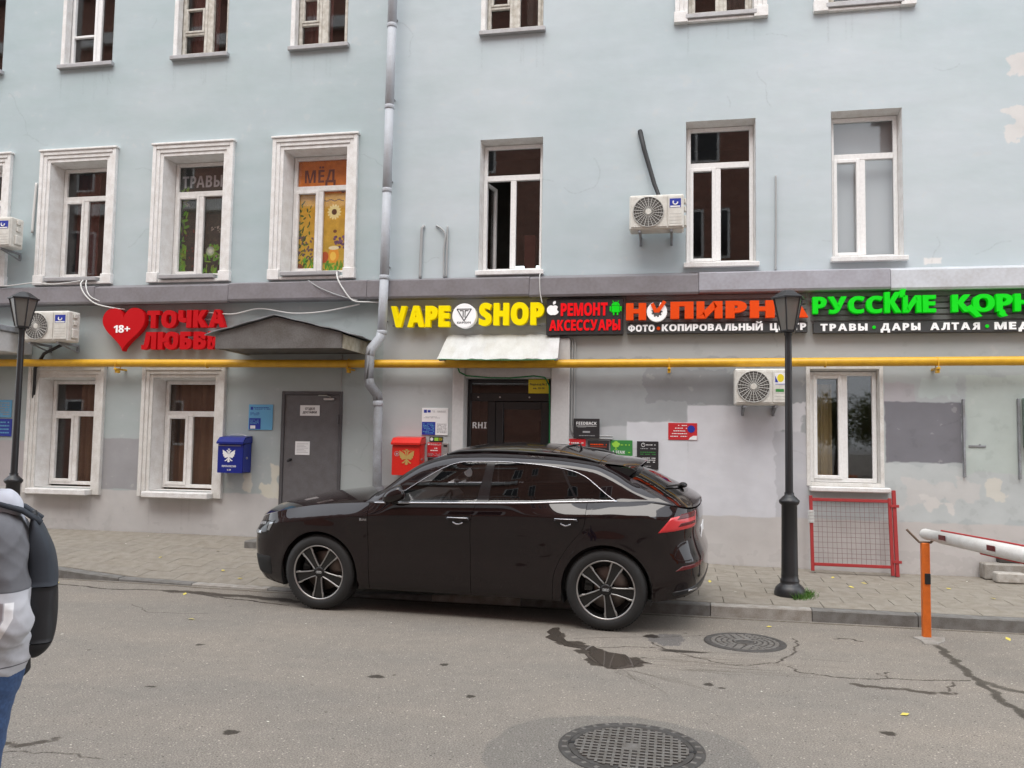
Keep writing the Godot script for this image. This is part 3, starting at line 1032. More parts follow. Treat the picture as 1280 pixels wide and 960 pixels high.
func window(k: String) -> void:
	var o = OPEN[k]
	var x0: float = o[0]
	var x1: float = o[1]
	var y0: float = o[2]
	var y1: float = o[3]
	var w := part("window", house)
	var left := k in ["W0", "W1", "W2", "W3", "G0", "G1", "G2"]
	var old := k in ["U2", "U3", "U4", "U5", "U6"]
	var deep := 0.24 if left else 0.20
	if k == "G6": deep = 0.10
	if k[0] == "U": deep = 0.14
	var zf := -deep
	var fm: Material = M["old wood paint"] if old else M["white plastic"]
	if k in ["G1", "G2", "G0", "W2", "W3", "W1"]:
		fm = M["white paint"]
	# reveal: the plastered sides of the opening
	var st := S()
	var e := 0.002
	var sp := 0.05 if left else 0.012          # splay
	quad(st, Vector3(x0 + e, y0, 0.004), Vector3(x0 + sp, y0, zf - 0.06), Vector3(x0 + sp, y1, zf - 0.06), Vector3(x0 + e, y1, 0.004))
	quad(st, Vector3(x1 - e, y0, 0.004), Vector3(x1 - e, y1, 0.004), Vector3(x1 - sp, y1, zf - 0.06), Vector3(x1 - sp, y0, zf - 0.06))
	quad(st, Vector3(x0, y1 - e, 0.004), Vector3(x0, y1 - 0.03, zf - 0.06), Vector3(x1, y1 - 0.03, zf - 0.06), Vector3(x1, y1 - e, 0.004))
	quad(st, Vector3(x0, y0 + e, 0.004), Vector3(x1, y0 + e, 0.004), Vector3(x1, y0 + e, zf - 0.06), Vector3(x0, y0 + e, zf - 0.06))
	obj("reveal", st, M["white paint"] if left or k[0] == "W" else M["old white paint"], w)
	# frame and panes
	var a := x0 + sp
	var b := x1 - sp
	var c := y0 + 0.03
	var d := y1 - 0.03
	var t := 0.055
	st = S()
	ring_bars(st, a, b, c, d, t, zf - 0.05, zf)
	var tr: float = {"W1": 5.605, "W0": 5.605, "W2": 5.605, "W3": 5.605, "W4": 5.62, "W5": 5.665, "W6": 5.695, "G1": 2.10, "G2": 2.115, "G0": 2.10}.get(k, 0.0)
	var mul: float = {"W1": -9.45, "W2": -7.385, "W3": -5.37, "W4": -2.34, "W5": 0.565, "W6": 2.465, "G1": -9.44, "G2": -7.42, "G6": 2.185, "U1": -9.30, "U2": -7.31, "U3": -5.36, "U4": -2.345, "U5": 0.61}.get(k, (a + b) * 0.5)
	if tr > 0:
		frame_bar(st, a + t, b - t, tr - 0.042, tr + 0.042, zf - 0.05, zf + 0.002)
	var topy := (tr - 0.042) if tr > 0 else d - t
	frame_bar(st, mul - 0.042, mul + 0.042, c + t, topy, zf - 0.05, zf + 0.001)
	obj("frame", st, fm, w)
	var zp := zf - 0.03
	if tr > 0:
		pane(w, a + t, b - t, tr + 0.042, d - t, zp)
	# left light: a casement that opens
	var s := part("casement", w)
	st = S()
	var q0 := a + t - 0.012
	var q1 := mul - 0.042 + 0.012
	var r0 := c + t - 0.012
	var r1 := topy + 0.012
	if k == "W4":
		# swung open into the room
		st = S()
		ring_bars(st, 0, q1 - q0, r0, r1, 0.05, -0.045, 0.0)
		obj("sash", st, M["white plastic"], s)
		pane(s, 0.05, q1 - q0 - 0.05, r0 + 0.05, r1 - 0.05, -0.022)
		s.transform = Transform3D(Basis(Vector3.UP, deg_to_rad(78)), Vector3(q0, 0, zf - 0.055))
	else:
		ring_bars(st, q0, q1, r0, r1, 0.048, zf - 0.045, zf + 0.016)
		obj("sash", st, fm, s)
		pane(s, q0 + 0.048, q1 - 0.048, r0 + 0.048, r1 - 0.048, zp)
		if old or k == "U1":
			st = S()
			var ym := r0 + (0.48 if k == "U1" else 0.36)
			frame_bar(st, q0 + 0.048, q1 - 0.048, ym - 0.02, ym + 0.02, zf - 0.04, zf + 0.012)
			if old:
				ring_bars(st, q0 + 0.05, q1 - 0.05, ym + 0.02, ym + 0.42, 0.035, zf - 0.03, zf + 0.024)
			obj("glazing_bar", st, fm, s)
	if old:
		st = S()
		ring_bars(st, mul + 0.032, b - t + 0.01, r0, r1, 0.045, zf - 0.045, zf + 0.016)
		obj("sash", st, fm, w)
		pane(w, mul + 0.077, b - t - 0.035, r0 + 0.045, r1 - 0.045, zp)
	else:
		pane(w, mul + 0.042, b - t, c + t, topy, zp)
	# sill
	st = S()
	if k in ["G1", "G2", "G0"]:
		bx(st, x0 - 0.02, x1 + 0.03, y0 - 0.105, y0 - 0.015, -0.2, 0.19, 0.012)
		obj("sill", st, M["white sill"], w)
	elif k == "G6":
		bx(st, x0 - 0.02, x1 + 0.10, y0 - 0.085, y0 - 0.02, -0.08, 0.14, 0.012)
		obj("sill", st, M["white sill"], w)
	elif left:
		bx(st, x0 + 0.04, x1 - 0.06, y0 - 0.05, y0 + 0.012, -0.2, 0.10, 0.008)
		obj("sill", st, M["sill metal"], w)
	else:
		bx(st, x0 - 0.03, x1 + 0.04, y0 - 0.055, y0 + 0.012, -0.15, 0.08, 0.008)
		obj("sill", st, M["white sill"] if k[0] == "W" else M["sill metal"], w)
	# architrave with steps, and its feet
	if left or k in ["U5", "U6"]:
		architrave(w, x0, x1, y0, y1, k)
	elif k == "G6":
		st = S()
		ring_bars(st, x0 - 0.05, x1 + 0.05, y0 - 0.02, y1 + 0.045, 0.05, -0.01, 0.018)
		obj("architrave", st, M["old white paint"], w)
	elif k[0] == "U":
		st = S()
		bx(st, x0 - 0.02, x0 + 0.05, y0, y1, -0.12, 0.012, 0.006)
		obj("architrave", st, M["white paint"], w)
	furnish(w, k, a + t, b - t, c, d, zf, tr, mul)

func architrave(w: Node3D, x0: float, x1: float, y0: float, y1: float, k: String) -> void:
	var st := S()
	var wd := 0.175
	var low := y0 - 0.10
	var m: Material = M["old white paint"] if k[0] == "G" else M["white paint"]
	var steps := [[0.0, 0.055, 0.030], [0.055, 0.115, 0.048], [0.115, 0.175, 0.066]]      # from the opening outwards
	for s in steps:
		bx(st, x0 - s[1], x0 - s[0], low + 0.16 if k[0] != "G" else low, y1 + s[1], -0.01, s[2], 0.006)
		bx(st, x1 + s[0], x1 + s[1], low + 0.16 if k[0] != "G" else low, y1 + s[1], -0.01, s[2], 0.006)
		bx(st, x0 - s[0], x1 + s[0], y1 + s[0], y1 + s[1], -0.01, s[2] - 0.002, 0.006)
	bx(st, x0 - wd - 0.02, x1 + wd + 0.02, y1 + wd, y1 + wd + 0.035, -0.01, 0.085, 0.008)
	if k[0] != "G":
		bx(st, x0 - wd - 0.015, x0, low, low + 0.16, -0.01, 0.075, 0.008)
		bx(st, x1, x1 + wd + 0.015, low, low + 0.16, -0.01, 0.075, 0.008)
		bx(st, x0, x1, low, y0 - 0.055, -0.01, 0.05, 0.008)
	obj("architrave", st, m, w)

func folds(x0: float, x1: float, y0: float, y1: float, z: float, amp: float, n: float) -> SurfaceTool:
	var st := smooth()
	var g := []
	for j in 3:
		var row := []
		for i in 61:
			var x := lerpf(x0, x1, i / 60.0)
			row.append(Vector3(x, lerpf(y0, y1, j / 2.0), z + amp * sin(x * n) + 0.3 * amp * sin(x * n * 2.7)))
		g.append(row)
	grid(st, g)
	return st

func furnish(w: Node3D, k: String, a: float, b: float, c: float, d: float, zf: float, tr: float, mul: float) -> void:
	var zi := zf - 0.20
	match k:
		"G1", "G2", "G0":
			obj("curtain", folds(a - 0.1 if k == "G2" else mul - 0.1, b + 0.1, c - 0.2, d + 0.1, zi - 0.05, 0.035, 34.0), M["curtain brown"], w)
			if k == "G2":
				var st := S()
				for i in 4:
					bx(st, a, b, c + 0.25 + i * 0.42, c + 0.28 + i * 0.42, zi - 0.5, zi - 0.25)
				obj("shelf", st, M["room wall"], w)
		"W1", "U3", "U2":
			obj("curtain", folds(a - 0.05, mul + 0.02, c - 0.1, d, zi - 0.1, 0.03, 30.0), M["curtain red"], w)
		"W6":
			obj("sky_sheen_sheet", folds(a - 0.2, b + 0.2, c - 0.2, d + 0.2, zi, 0.002, 9.0), M["sky_sheen_sheet"], w)  # pale sheet behind the panes, coloured to stand in for the sky's reflection
		"G6":
			obj("curtain", folds(a - 0.05, mul - 0.12, c, d - 0.15, zi - 0.03, 0.02, 40.0), M["ochre wall"], w)
		"U1", "U0", "U4", "U5", "U6":
			obj("curtain", folds(mul + 0.1, b + 0.05, c - 0.1, d, zi - 0.2, 0.03, 28.0), M["room dark"], w)
		"W4":
			var st := S()
			bx(st, a + 0.1, b + 0.3, 4.62, 4.66, -1.9, -1.84)
			obj("ceiling_lamp", st, glowing(), w)
			st = S()
			bx(st, mul + 0.03, mul + 0.20, c, 4.96, zi - 0.7, zi - 0.6)
			obj("cupboard", st, M["curtain red"], w)
		"W2":
			film(w, a, b, c, d, zf - 0.056, tr, mul, "herbs")
		"W3":
			film(w, a, b, c, d, zf - 0.056, tr, mul, "honey")

func glowing() -> StandardMaterial3D:
	if not M.has("tube lamp"):
		glow(mat("tube lamp", Color(0.9, 0.9, 0.9), 0.4), Color(0.95, 1.0, 1.0), 1.2)
	return M["tube lamp"]

func spot(im: Image, x: float, y: float, rx: float, ry: float, c: Color, a := 1.0, turn := 0.0) -> void:      # an ellipse, in pixels
	var r := maxf(rx, ry)
	for py in range(maxi(0, int(y - r)), mini(im.get_height(), int(y + r) + 1)):
		for px in range(maxi(0, int(x - r)), mini(im.get_width(), int(x + r) + 1)):
			var v := Vector2(px - x, py - y).rotated(-turn)
			var q := Vector2(v.x / rx, v.y / ry).length()
			if q < 1.0:
				im.set_pixel(px, py, im.get_pixel(px, py).lerp(c, a * clampf((1.0 - q) * 6.0, 0, 1)))

# printed film stuck to the inside of the panes
func film(w: Node3D, a: float, b: float, c: float, d: float, z: float, tr: float, mul: float, kind: String) -> void:
	var iw := 320
	var ih := 640
	var im := Image.create(iw, ih, false, Image.FORMAT_RGB8)
	var nb := bytes(231 if kind == "honey" else 232, 512, 0.02, 4)
	for y in ih:
		for x in iw:
			var n := (nb[(y % 512) * 512 + x] - 128) / 128.0
			var t := float(y) / ih
			var col := Color(0.86, 0.60, 0.13).lerp(Color(0.78, 0.66, 0.20), t)
			if kind == "honey":
				if t < 0.31:
					col = Color(0.84, 0.47, 0.10)
			else:
				col = Color(0.13, 0.15, 0.12)
			im.set_pixel(x, y, Color(col.r + n * 0.06, col.g + n * 0.05, col.b + n * 0.03))
	var r := RandomNumberGenerator.new()
	r.seed = 5
	if kind == "honey":
		for i in 90:       # meadow at the foot
			spot(im, r.randf_range(0, iw), ih - r.randf_range(0, 85), r.randf_range(3, 7), r.randf_range(10, 22), Color(0.25 + r.randf() * 0.2, 0.48 + r.randf() * 0.2, 0.12), 0.85, r.randf_range(-0.7, 0.7))
		for i in 60:       # herb stalks at the left
			spot(im, 45 + r.randf_range(-40, 45), r.randf_range(230, 610), r.randf_range(3, 6), r.randf_range(8, 16), Color(0.20, 0.27 + r.randf() * 0.12, 0.10), 0.9, r.randf_range(-1.4, 1.4))
		for i in 26:
			spot(im, 60 + r.randf_range(-40, 45), r.randf_range(430, 560), 6, 9, Color(0.33, 0.25, 0.36), 0.8, r.randf_range(-1, 1))
		for i in 14:       # the sunflower
			var g := TAU * i / 14.0
			spot(im, 232 + 24 * cos(g), 300 + 24 * sin(g), 8, 20, Color(0.95, 0.88, 0.62), 1.0, g + PI / 2)
		spot(im, 232, 300, 17, 17, Color(0.35, 0.20, 0.08))
		for i in 12:
			spot(im, 172 + i * 10, 236 + 4 * sin(i * 1.3), 7, 3, Color(0.30, 0.18, 0.08), 0.9, 0.2)
		for p in [[240, 405, 12], [132, 292, 9], [282, 190, 13]]:
			spot(im, p[0], p[1], p[2], p[2] * 0.8, Color(0.42, 0.22, 0.10), 0.9)
		for i in 22:
			spot(im, 262 + r.randf_range(-24, 40), 455 + r.randf_range(-20, 40), 9, 8, Color(0.30, 0.18, 0.36).lerp(Color(0.8, 0.6, 0.7), r.randf() * 0.4), 0.9)
		spot(im, 235, 535, 36, 46, Color(0.93, 0.62, 0.14))
		spot(im, 235, 495, 34, 12, Color(0.93, 0.88, 0.72))
		spot(im, 232, 540, 20, 26, Color(0.98, 0.80, 0.32))
		spot(im, 180, 545, 26, 34, Color(0.74, 0.31, 0.10), 1.0, 0.3)
		spot(im, 30, 600, 24, 26, Color(0.50, 0.26, 0.14))
		for i in 40:
			spot(im, r.randf_range(0, iw), ih - r.randf_range(0, 45), 4, r.randf_range(10, 18), Color(0.22, 0.46 + r.randf() * 0.2, 0.10), 0.9, r.randf_range(-0.8, 0.8))
	else:
		for i in 150:
			var x := r.randf_range(-5, 60) if i < 90 else r.randf_range(150, 320)
			var y := r.randf_range(180, 640) if i < 40 else r.randf_range(460, 640)
			spot(im, x, y, r.randf_range(4, 9), r.randf_range(12, 26), Color(0.25 + r.randf() * 0.22, 0.42 + r.randf() * 0.22, 0.12), 0.85, r.randf_range(-1.5, 1.5))
		for i in 14:
			spot(im, r.randf_range(0, 110), r.randf_range(300, 620), 8, 5, Color(0.45, 0.16, 0.14), 0.7, r.randf() * 3)
		for i in 22:      # pale blossoms
			var g := TAU * i / 22.0
			spot(im, 215 + 15 * cos(g), 492 + 15 * sin(g), 4, 14, Color(0.72, 0.74, 0.70), 0.7, g + PI / 2)
		spot(im, 215, 492, 12, 12, Color(0.78, 0.78, 0.72))
		for p in [[230, 370], [255, 366], [280, 378], [290, 470], [262, 520], [60, 230], [40, 215]]:
			for i in 7:
				spot(im, p[0] + r.randf_range(-11, 11), p[1] + r.randf_range(-11, 11), 5, 4, Color(0.55, 0.50, 0.46), 0.8)
		for i in 12:
			spot(im, r.randf_range(20, 70), r.randf_range(120, 200), 5, 15, Color(0.40, 0.55, 0.14), 0.9, r.randf_range(-1, 1))
	var m := mat("film " + kind, Color.WHITE, 0.6)
	m.albedo_texture = ImageTexture.create_from_image(im)
	m.texture_repeat = false
	var st := S()
	var e := 0.03
	var v := [Vector3(a - e, c, z), Vector3(b + e, c, z), Vector3(b + e, d, z), Vector3(a - e, d, z)]
	var uv := [Vector2(0, 1), Vector2(1, 1), Vector2(1, 0), Vector2(0, 0)]
	for q in [0, 2, 1, 0, 3, 2]:
		st.set_uv(uv[q])
		st.add_vertex(v[q])
	var o := obj("printed_film", st, m, w)
	o.set_meta("label", "amber window film printed with honey jar and sunflower" if kind == "honey" else "dark green window film printed with leaves and pale blossoms")
	if kind == "honey":
		line(w, "МЁД", a + 0.10, b - 0.20, tr + 0.11, tr + 0.31, z + 0.002, M["print brown"])
	else:
		line(w, "ТРАВЫ", a + 0.03, b - 0.09, tr + 0.12, tr + 0.31, z + 0.002, M["print grey"])

func grey_door() -> void:
	var o = OPEN["D1"]
	var d := part("door", house)
	d.set_meta("label", "plain dark grey metal door with two paper notices")
	var st := S()
	ring_bars(st, o[0], o[1], 0.1, o[3], 0.05, -0.06, 0.022)
	obj("frame", st, M["door frame grey"], d)
	st = S()
	bx(st, o[0] + 0.052, o[1] - 0.052, 0.15, o[3] - 0.052, -0.05, 0.004, 0.004)
	obj("leaf", st, M["door grey"], d)
	st = S()
	tube(st, [Vector3(-5.18, 2.40, 0.03), Vector3(-5.05, 2.40, 0.035), Vector3(-4.98, 2.375, 0.04)], 0.009, 6)
	bx(st, -5.09, -4.93, 2.33, 2.365, 0.0, 0.06, 0.006)
	obj("door_closer", st, M["steel"], d)
	st = S()
	for y in [0.6, 2.05]:
		tube(st, [Vector3(o[1] - 0.05, y - 0.07, 0.03), Vector3(o[1] - 0.05, y + 0.07, 0.03)], 0.014, 8)
	obj("hinge", st, M["door frame grey"], d)
	st = S()
	tube(st, [Vector3(-5.60, 1.45, 0.0), Vector3(-5.60, 1.45, 0.05), Vector3(-5.63, 1.42, 0.06)], 0.02, 8)
	obj("handle", st, M["black"], d)
	st = S()
	bx(st, -4.85, -4.835, 2.46, 3.0, -0.01, 0.015)
	obj("conduit", st, M["cable grey"], d)
	# notices
	var n := thing("paper_notice", "white paper notice with two printed words on the grey door", "notice", Vector3(-5.32, 2.10, 0.006))
	st = S()
	bx(st, -0.155, 0.155, 0.0, 0.155, 0.0, 0.004, 0.001)
	obj("sheet", st, M["print white"], n)
	line(n, "ОТДЕЛ", -0.075, 0.075, 0.088, 0.122, 0.004, M["print dark"])
	line(n, "ДОСТАВКИ", -0.11, 0.11, 0.035, 0.069, 0.004, M["print dark"])
	n = thing("paper_notice", "plain white paper sheet taped low on the grey door", "notice", Vector3(-5.42, 1.52, 0.006))
	st = S()
	bx(st, -0.115, 0.115, 0.0, 0.20, 0.0, 0.003, 0.001)
	obj("sheet", st, M["print white"], n)
	st = S()
	for i in 7:
		bx(st, -0.09, 0.09 - 0.03 * (i % 3), 0.035 + i * 0.021, 0.040 + i * 0.021, 0.003, 0.0038)
	obj("print_line", st, M["print grey"], n)

func shop_door() -> void:
	var o = OPEN["D2"]
	var x0: float = o[0]
	var x1: float = o[1]
	var st := S()
	bx(st, -3.13, x0 - 0.001, 0.1, 3.22, -0.2, 0.07, 0.01)
	obj("pilaster", st, M["pilaster"], house)
	st = S()
	bx(st, x1 + 0.001, -1.45, 0.1, 3.22, -0.2, 0.07, 0.01)
	obj("pilaster", st, M["pilaster"], house)
	st = S()
	bx(st, x0 + 0.001, x1 - 0.001, 2.66, 3.22, -0.25, 0.03, 0.008)
	obj("lintel", st, M["pilaster"], house)
	var d := part("door", house)
	d.set_meta("label", "black framed glass shop door with a narrow side light")
	var z := -0.16
	st = S()
	ring_bars(st, x0 + 0.003, x1 - 0.003, 0.1, 2.655, 0.05, z - 0.06, z)
	frame_bar(st, x0 + 0.053, x1 - 0.053, 2.34, 2.46, z - 0.06, z + 0.004)
	frame_bar(st, -2.66, -2.54, 0.15, 2.34, z - 0.06, z + 0.002)
	obj("frame", st, M["car trim"], d)
	pane(d, x0 + 0.05, x1 - 0.05, 2.46, 2.605, z - 0.03)
	pane(d, x0 + 0.05, -2.66, 0.15, 2.34, z - 0.03)
	st = S()
	ring_bars(st, -2.535, x1 - 0.056, 0.12, 2.335, 0.11, z - 0.05, z + 0.018)
	obj("leaf", st, M["car trim"], d)
	pane(d, -2.425, x1 - 0.166, 0.23, 2.225, z - 0.02)
	st = S()
	tube(st, [Vector3(-2.47, 1.0, z + 0.02), Vector3(-2.47, 1.0, z + 0.07), Vector3(-2.47, 1.5, z + 0.07), Vector3(-2.47, 1.5, z + 0.02)], 0.013, 8)
	obj("handle", st, M["steel"], d)
	st = S()
	for x in [-2.80, -2.48, -2.05]:
		tube(st, [Vector3(x, 2.40, z), Vector3(x, 2.40, z + 0.012)], 0.012, 8)
	obj("bolt", st, M["steel"], d)
	# lettering on the side light
	line(d, "RHI", -2.885, -2.675, 1.95, 2.04, z - 0.024, M["print white"])
	# things inside
	st = S()
	bx(st, -2.9, -2.3, 0.2, 1.2, -1.4, -1.0)
	bx(st, -2.15, -1.9, 0.2, 2.1, -1.9, -1.7)
	obj("counter", st, M["room dark"], d)
	var t := part("door_step", house)
	st = S()
	bx(st, x0 - 0.1, x1 + 0.1, 0.0, 0.24, -0.25, 0.32, 0.015)
	obj("tread", st, M["concrete"], t)

# ---------------------------------------------------------------- across the street (seen only as reflections)
func make_opposite_side() -> void:
	var b := thing("brick_house", "red brick apartment house across the street with pale bands, mirrored in the windows", "building", Vector3(0, 0, 16.5))
	var n := 256
	var im := Image.create(n, n, false, Image.FORMAT_RGB8)
	var nb := bytes(301, n, 0.05, 3)
	for y in n:
		for x in n:
			var row := y / 16
			var bxx := (x + (16 if row % 2 else 0)) % n
			var joint := (y % 16) < 2 or (bxx % 32) < 2
			var v := ((row * 37 + (bxx / 32) * 91) % 23) / 23.0
			var c := Color(0.57 + 0.10 * v, 0.405 + 0.07 * v, 0.35 + 0.06 * v)
			if joint:
				c = Color(0.50, 0.42, 0.37)
			im.set_pixel(x, y, c * (0.9 + 0.2 * nb[y * n + x] / 255.0))
	var m := mat("brick", Color.WHITE, 0.85)
	m.albedo_texture = ImageTexture.create_from_image(im)
	m.uv1_triplanar = true
	m.uv1_world_triplanar = true
	m.uv1_scale = Vector3.ONE * 0.45
	var st := S()
	bx(st, -34.0, 3.4, -0.1, 19.0, 0.0, 10.0)
	obj("wall", st, m, b)
	st = S()
	bx(st, -34.3, 3.7, 19.0, 19.5, -0.4, 10.3)
	obj("roof", st, M["ledge grey"], b)
	for k in 5:
		st = S()
		bx(st, -34.0, -4.2 - 0.9 * k, 3.7 + k * 3.3, 4.15 + k * 3.3, -0.25, -0.002, 0.02)
		obj("band", st, M["white paint"], b)
	for k in 5:
		for i in 9:
			var x := -32.0 + i * 4.0
			if x > 1.0:
				continue
			var w := part("window", b)
			st = S()
			ring_bars(st, x, x + 1.5, 1.4 + k * 3.3, 3.1 + k * 3.3, 0.08, -0.03, 0.03)
			frame_bar(st, x + 0.70, x + 0.78, 1.48 + k * 3.3, 3.02 + k * 3.3, -0.02, 0.03)
			obj("frame", st, M["white paint"], w)
			st = S()
			bx(st, x + 0.08, x + 1.42, 1.48 + k * 3.3, 3.02 + k * 3.3, -0.008, 0.02)
			obj("pane", st, M["black gloss"], w)
	# an unseen second house, added to cut the light on the facade's right
	var b2 := thing("brick_house", "unseen second red brick house across the street, added to dim the facade at right", "building", Vector3(0, 0, 16.5))
	st = S()
	bx(st, 8.6, 30.0, -0.1, 16.0, 0.0, 10.0)
	obj("wall", st, m, b2)
	st = S()
	bx(st, 8.3, 30.3, 16.0, 16.5, -0.4, 10.3)
	obj("roof", st, M["ledge grey"], b2)
	for k in 4:
		for i in 5:
			var x := 10.0 + i * 4.0
			var w := part("window", b2)
			st = S()
			ring_bars(st, x, x + 1.5, 1.4 + k * 3.6, 3.1 + k * 3.6, 0.08, -0.03, 0.03)
			obj("frame", st, M["white paint"], w)
			st = S()
			bx(st, x + 0.08, x + 1.42, 1.48 + k * 3.6, 3.02 + k * 3.6, -0.008, 0.02)
			obj("pane", st, M["black gloss"], w)
	# trees in the gap beside it
	var r := RandomNumberGenerator.new()
	r.seed = 3
	for k in 5:
		var t := thing("tree", ["tall broad tree nearest the brick house's corner across the street", "lower bushy tree second from the brick house across the street", "tall tree third from the brick house across the street", "slim tree fourth from the brick house across the street", "broad tree last in the row across the street"][k], "tree", Vector3(5.2 + k * 2.5, 0, 38.0 + (k % 2) * 4.0), "trees across the street")
		var hgt: float = [5.0, 4.1, 4.8, 3.8, 4.6][k]
		st = smooth()
		tube(st, [Vector3(0, -0.1, 0), Vector3(0.1, hgt * 0.4, 0), Vector3(0, hgt * 0.8, 0.1)], [0.18, 0.13, 0.04], 8)
		for i in 6:
			var g := TAU * i / 6.0
			tube(st, [Vector3(0.05, hgt * (0.35 + 0.05 * i), 0), Vector3(cos(g) * 1.2, hgt * (0.55 + 0.05 * i), sin(g) * 1.2)], [0.07, 0.02], 6)
		obj("trunk", st, M["bark"], t)
		st = S()
		for i in 5200:
			var u := Vector3(r.randfn(0, 0.45), r.randfn(0, 0.5), r.randfn(0, 0.45))
			var clump := Vector3(sin(i % 17 * 2.1), cos(i % 17 * 1.3), sin(i % 17 * 3.7)) * 0.9
			var p := Vector3(0, hgt * 0.66, 0) + Vector3(u.x * 1.2 + clump.x * 0.9, u.y * 0.8 + clump.y * 0.8, u.z * 1.2 + clump.z * 0.9)
			var d1 := Vector3(r.randfn(), r.randfn(), r.randfn()).normalized() * 0.13
			var d2 := Vector3(r.randfn(), r.randfn(), r.randfn()).normalized() * 0.09
			tri(st, p - d1, p + d2, p + d1)
		obj("crown", st, M["tree leaf"], t)

# ---------------------------------------------------------------- on the facade
func ac_unit(label: String, x0: float, x1: float, y0: float, y1: float, zb: float, zf: float, badge: String) -> Node3D:
	var u := thing("air_conditioner", label, "air conditioner", Vector3((x0 + x1) * 0.5, y0, zb), "air conditioner outdoor units on the facade")
	var w := (x1 - x0) * 0.5
	var h := y1 - y0
	var d := zf - zb
	var st := S()
	box(st, Vector3(-w, 0, 0), Vector3(w, h, d - 0.012), 0.018)
	obj("casing", st, M["unit white"], u)
	st = S()
	box(st, Vector3(-w + 0.02, 0.03, d - 0.012), Vector3(w * 0.38, h - 0.03, d - 0.002), 0.006)
	box(st, Vector3(w * 0.42, 0.03, d - 0.012), Vector3(w - 0.015, h - 0.03, d + 0.002), 0.006)
	obj("front_panel", st, M["unit white"], u)
	var c := Vector3(-w * 0.30, h * 0.5, d + 0.001)
	var r := minf(w * 0.62, h * 0.43)
	st = S()
	prism(st, disc(Vector2(c.x, c.y), r, r, 40), d - 0.002, d + 0.001)
	obj("fan_opening", st, M["unit dark"], u)
	st = S()
	for k in 5:
		var a := TAU * k / 5.0
		var p := PackedVector2Array()
		for q in [[0.15, -0.25], [0.92, -0.30], [0.95, 0.32], [0.2, 0.3]]:
			p.append(Vector2(c.x, c.y) + Vector2(q[0] * r, 0).rotated(a + q[1]))
		prism(st, p, d + 0.0012, d + 0.003)
	obj("fan_blade", st, M["unit dark"], u)
	st = S()
	for k in 22:
		var a := TAU * k / 22.0
		tube(st, [c + Vector3(cos(a) * r * 0.18, sin(a) * r * 0.18, 0.008), c + Vector3(cos(a + 0.16) * r * 1.0, sin(a + 0.16) * r * 1.0, 0.008)], 0.0048, 4)
	for q in [0.35, 0.52, 0.68, 0.84, 1.0]:
		var pts := []
		for k in 33:
			pts.append(c + Vector3(cos(TAU * k / 32.0), sin(TAU * k / 32.0), 0) * r * q + Vector3(0, 0, 0.008))
		tube(st, pts, 0.0018 if q < 1.0 else 0.006, 4, false)
	obj("grille", st, M["grille wire"], u)
	st = S()
	prism(st, disc(Vector2(c.x, c.y), r * 0.19, r * 0.19, 24), d, d + 0.016, ID, 0.004)
	obj("hub", st, M["unit white"], u)
	# slots and a badge on the service panel
	st = S()
	for k in 4:
		bx(st, w * 0.47, w - 0.035, h * (0.14 + k * 0.09), h * (0.14 + k * 0.09) + 0.006, d + 0.002, d + 0.0035)
	obj("slot", st, M["grille wire"], u)
	if badge == "blue":
		st = S()
		bx(st, w * 0.48, w - 0.04, h * 0.60, h * 0.86, d + 0.002, d + 0.005)
		obj("badge", st, M["print blue"], u)
		st = S()
		var bc := Vector2((w * 0.48 + w - 0.04) * 0.5, h * 0.745)
		var arc := []
		for k in 15:
			var a := -2.3 + 4.1 * k / 14.0 - PI * 0.5
			arc.append(Vector3(bc.x + cos(a) * h * 0.062, bc.y + sin(a) * h * 0.062, d + 0.005))
		tube(st, arc, h * 0.02, 6)
		bx(st, w * 0.50, w - 0.05, h * 0.61, h * 0.65, d + 0.005, d + 0.006)
		obj("badge_mark", st, M["print white"], u)
	elif badge == "energy":
		st = S()
		bx(st, w * 0.48, w - 0.03, h * 0.55, h * 0.88, d + 0.002, d + 0.004)
		obj("badge", st, M["print white"], u)
		st = S()
		var p := PackedVector2Array([Vector2(w * 0.50, h * 0.62), Vector2(w * 0.50, h * 0.80), Vector2(w * 0.62, h * 0.62)])
		prism(st, p, d + 0.004, d + 0.0055)
		bx(st, w * 0.50, w - 0.04, h * 0.565, h * 0.58, d + 0.004, d + 0.0055)
		obj("badge_mark", st, M["print blue"], u)
		st = S()
		prism(st, disc(Vector2(w * 0.70, h * 0.74), h * 0.09, h * 0.11, 20), d + 0.004, d + 0.0052)
		obj("badge_mark", st, M["print yellow"], u)
		st = S()
		bx(st, w * 0.52, w - 0.06, h * 0.36, h * 0.44, d + 0.002, d + 0.004)
		obj("badge_mark", st, M["print green"], u)
	# valves on the side, brackets below
	st = S()
	box(st, Vector3(w, h * 0.12, d * 0.2), Vector3(w + 0.035, h * 0.42, d * 0.7), 0.008)
	for y in [0.55, 0.78]:
		box(st, Vector3(w, h * y, d * 0.3), Vector3(w + 0.03, h * y + 0.07, d * 0.6), 0.008)
	obj("valve_cover", st, M["unit white"], u)
	for s in [-0.62, 0.55]:
		st = S()
		bx(st, s * w - 0.018, s * w + 0.018, -0.035, -0.001, -zb, d - 0.03, 0.003)
		bx(st, s * w - 0.018, s * w + 0.018, -0.13, -0.036, -zb, -zb + 0.03, 0.003)
		tube(st, [Vector3(s * w, -0.12, -zb + 0.02), Vector3(s * w, -0.03, d * 0.7)], 0.012, 6)
		obj("bracket", st, M["zinc old"], u)
	return u

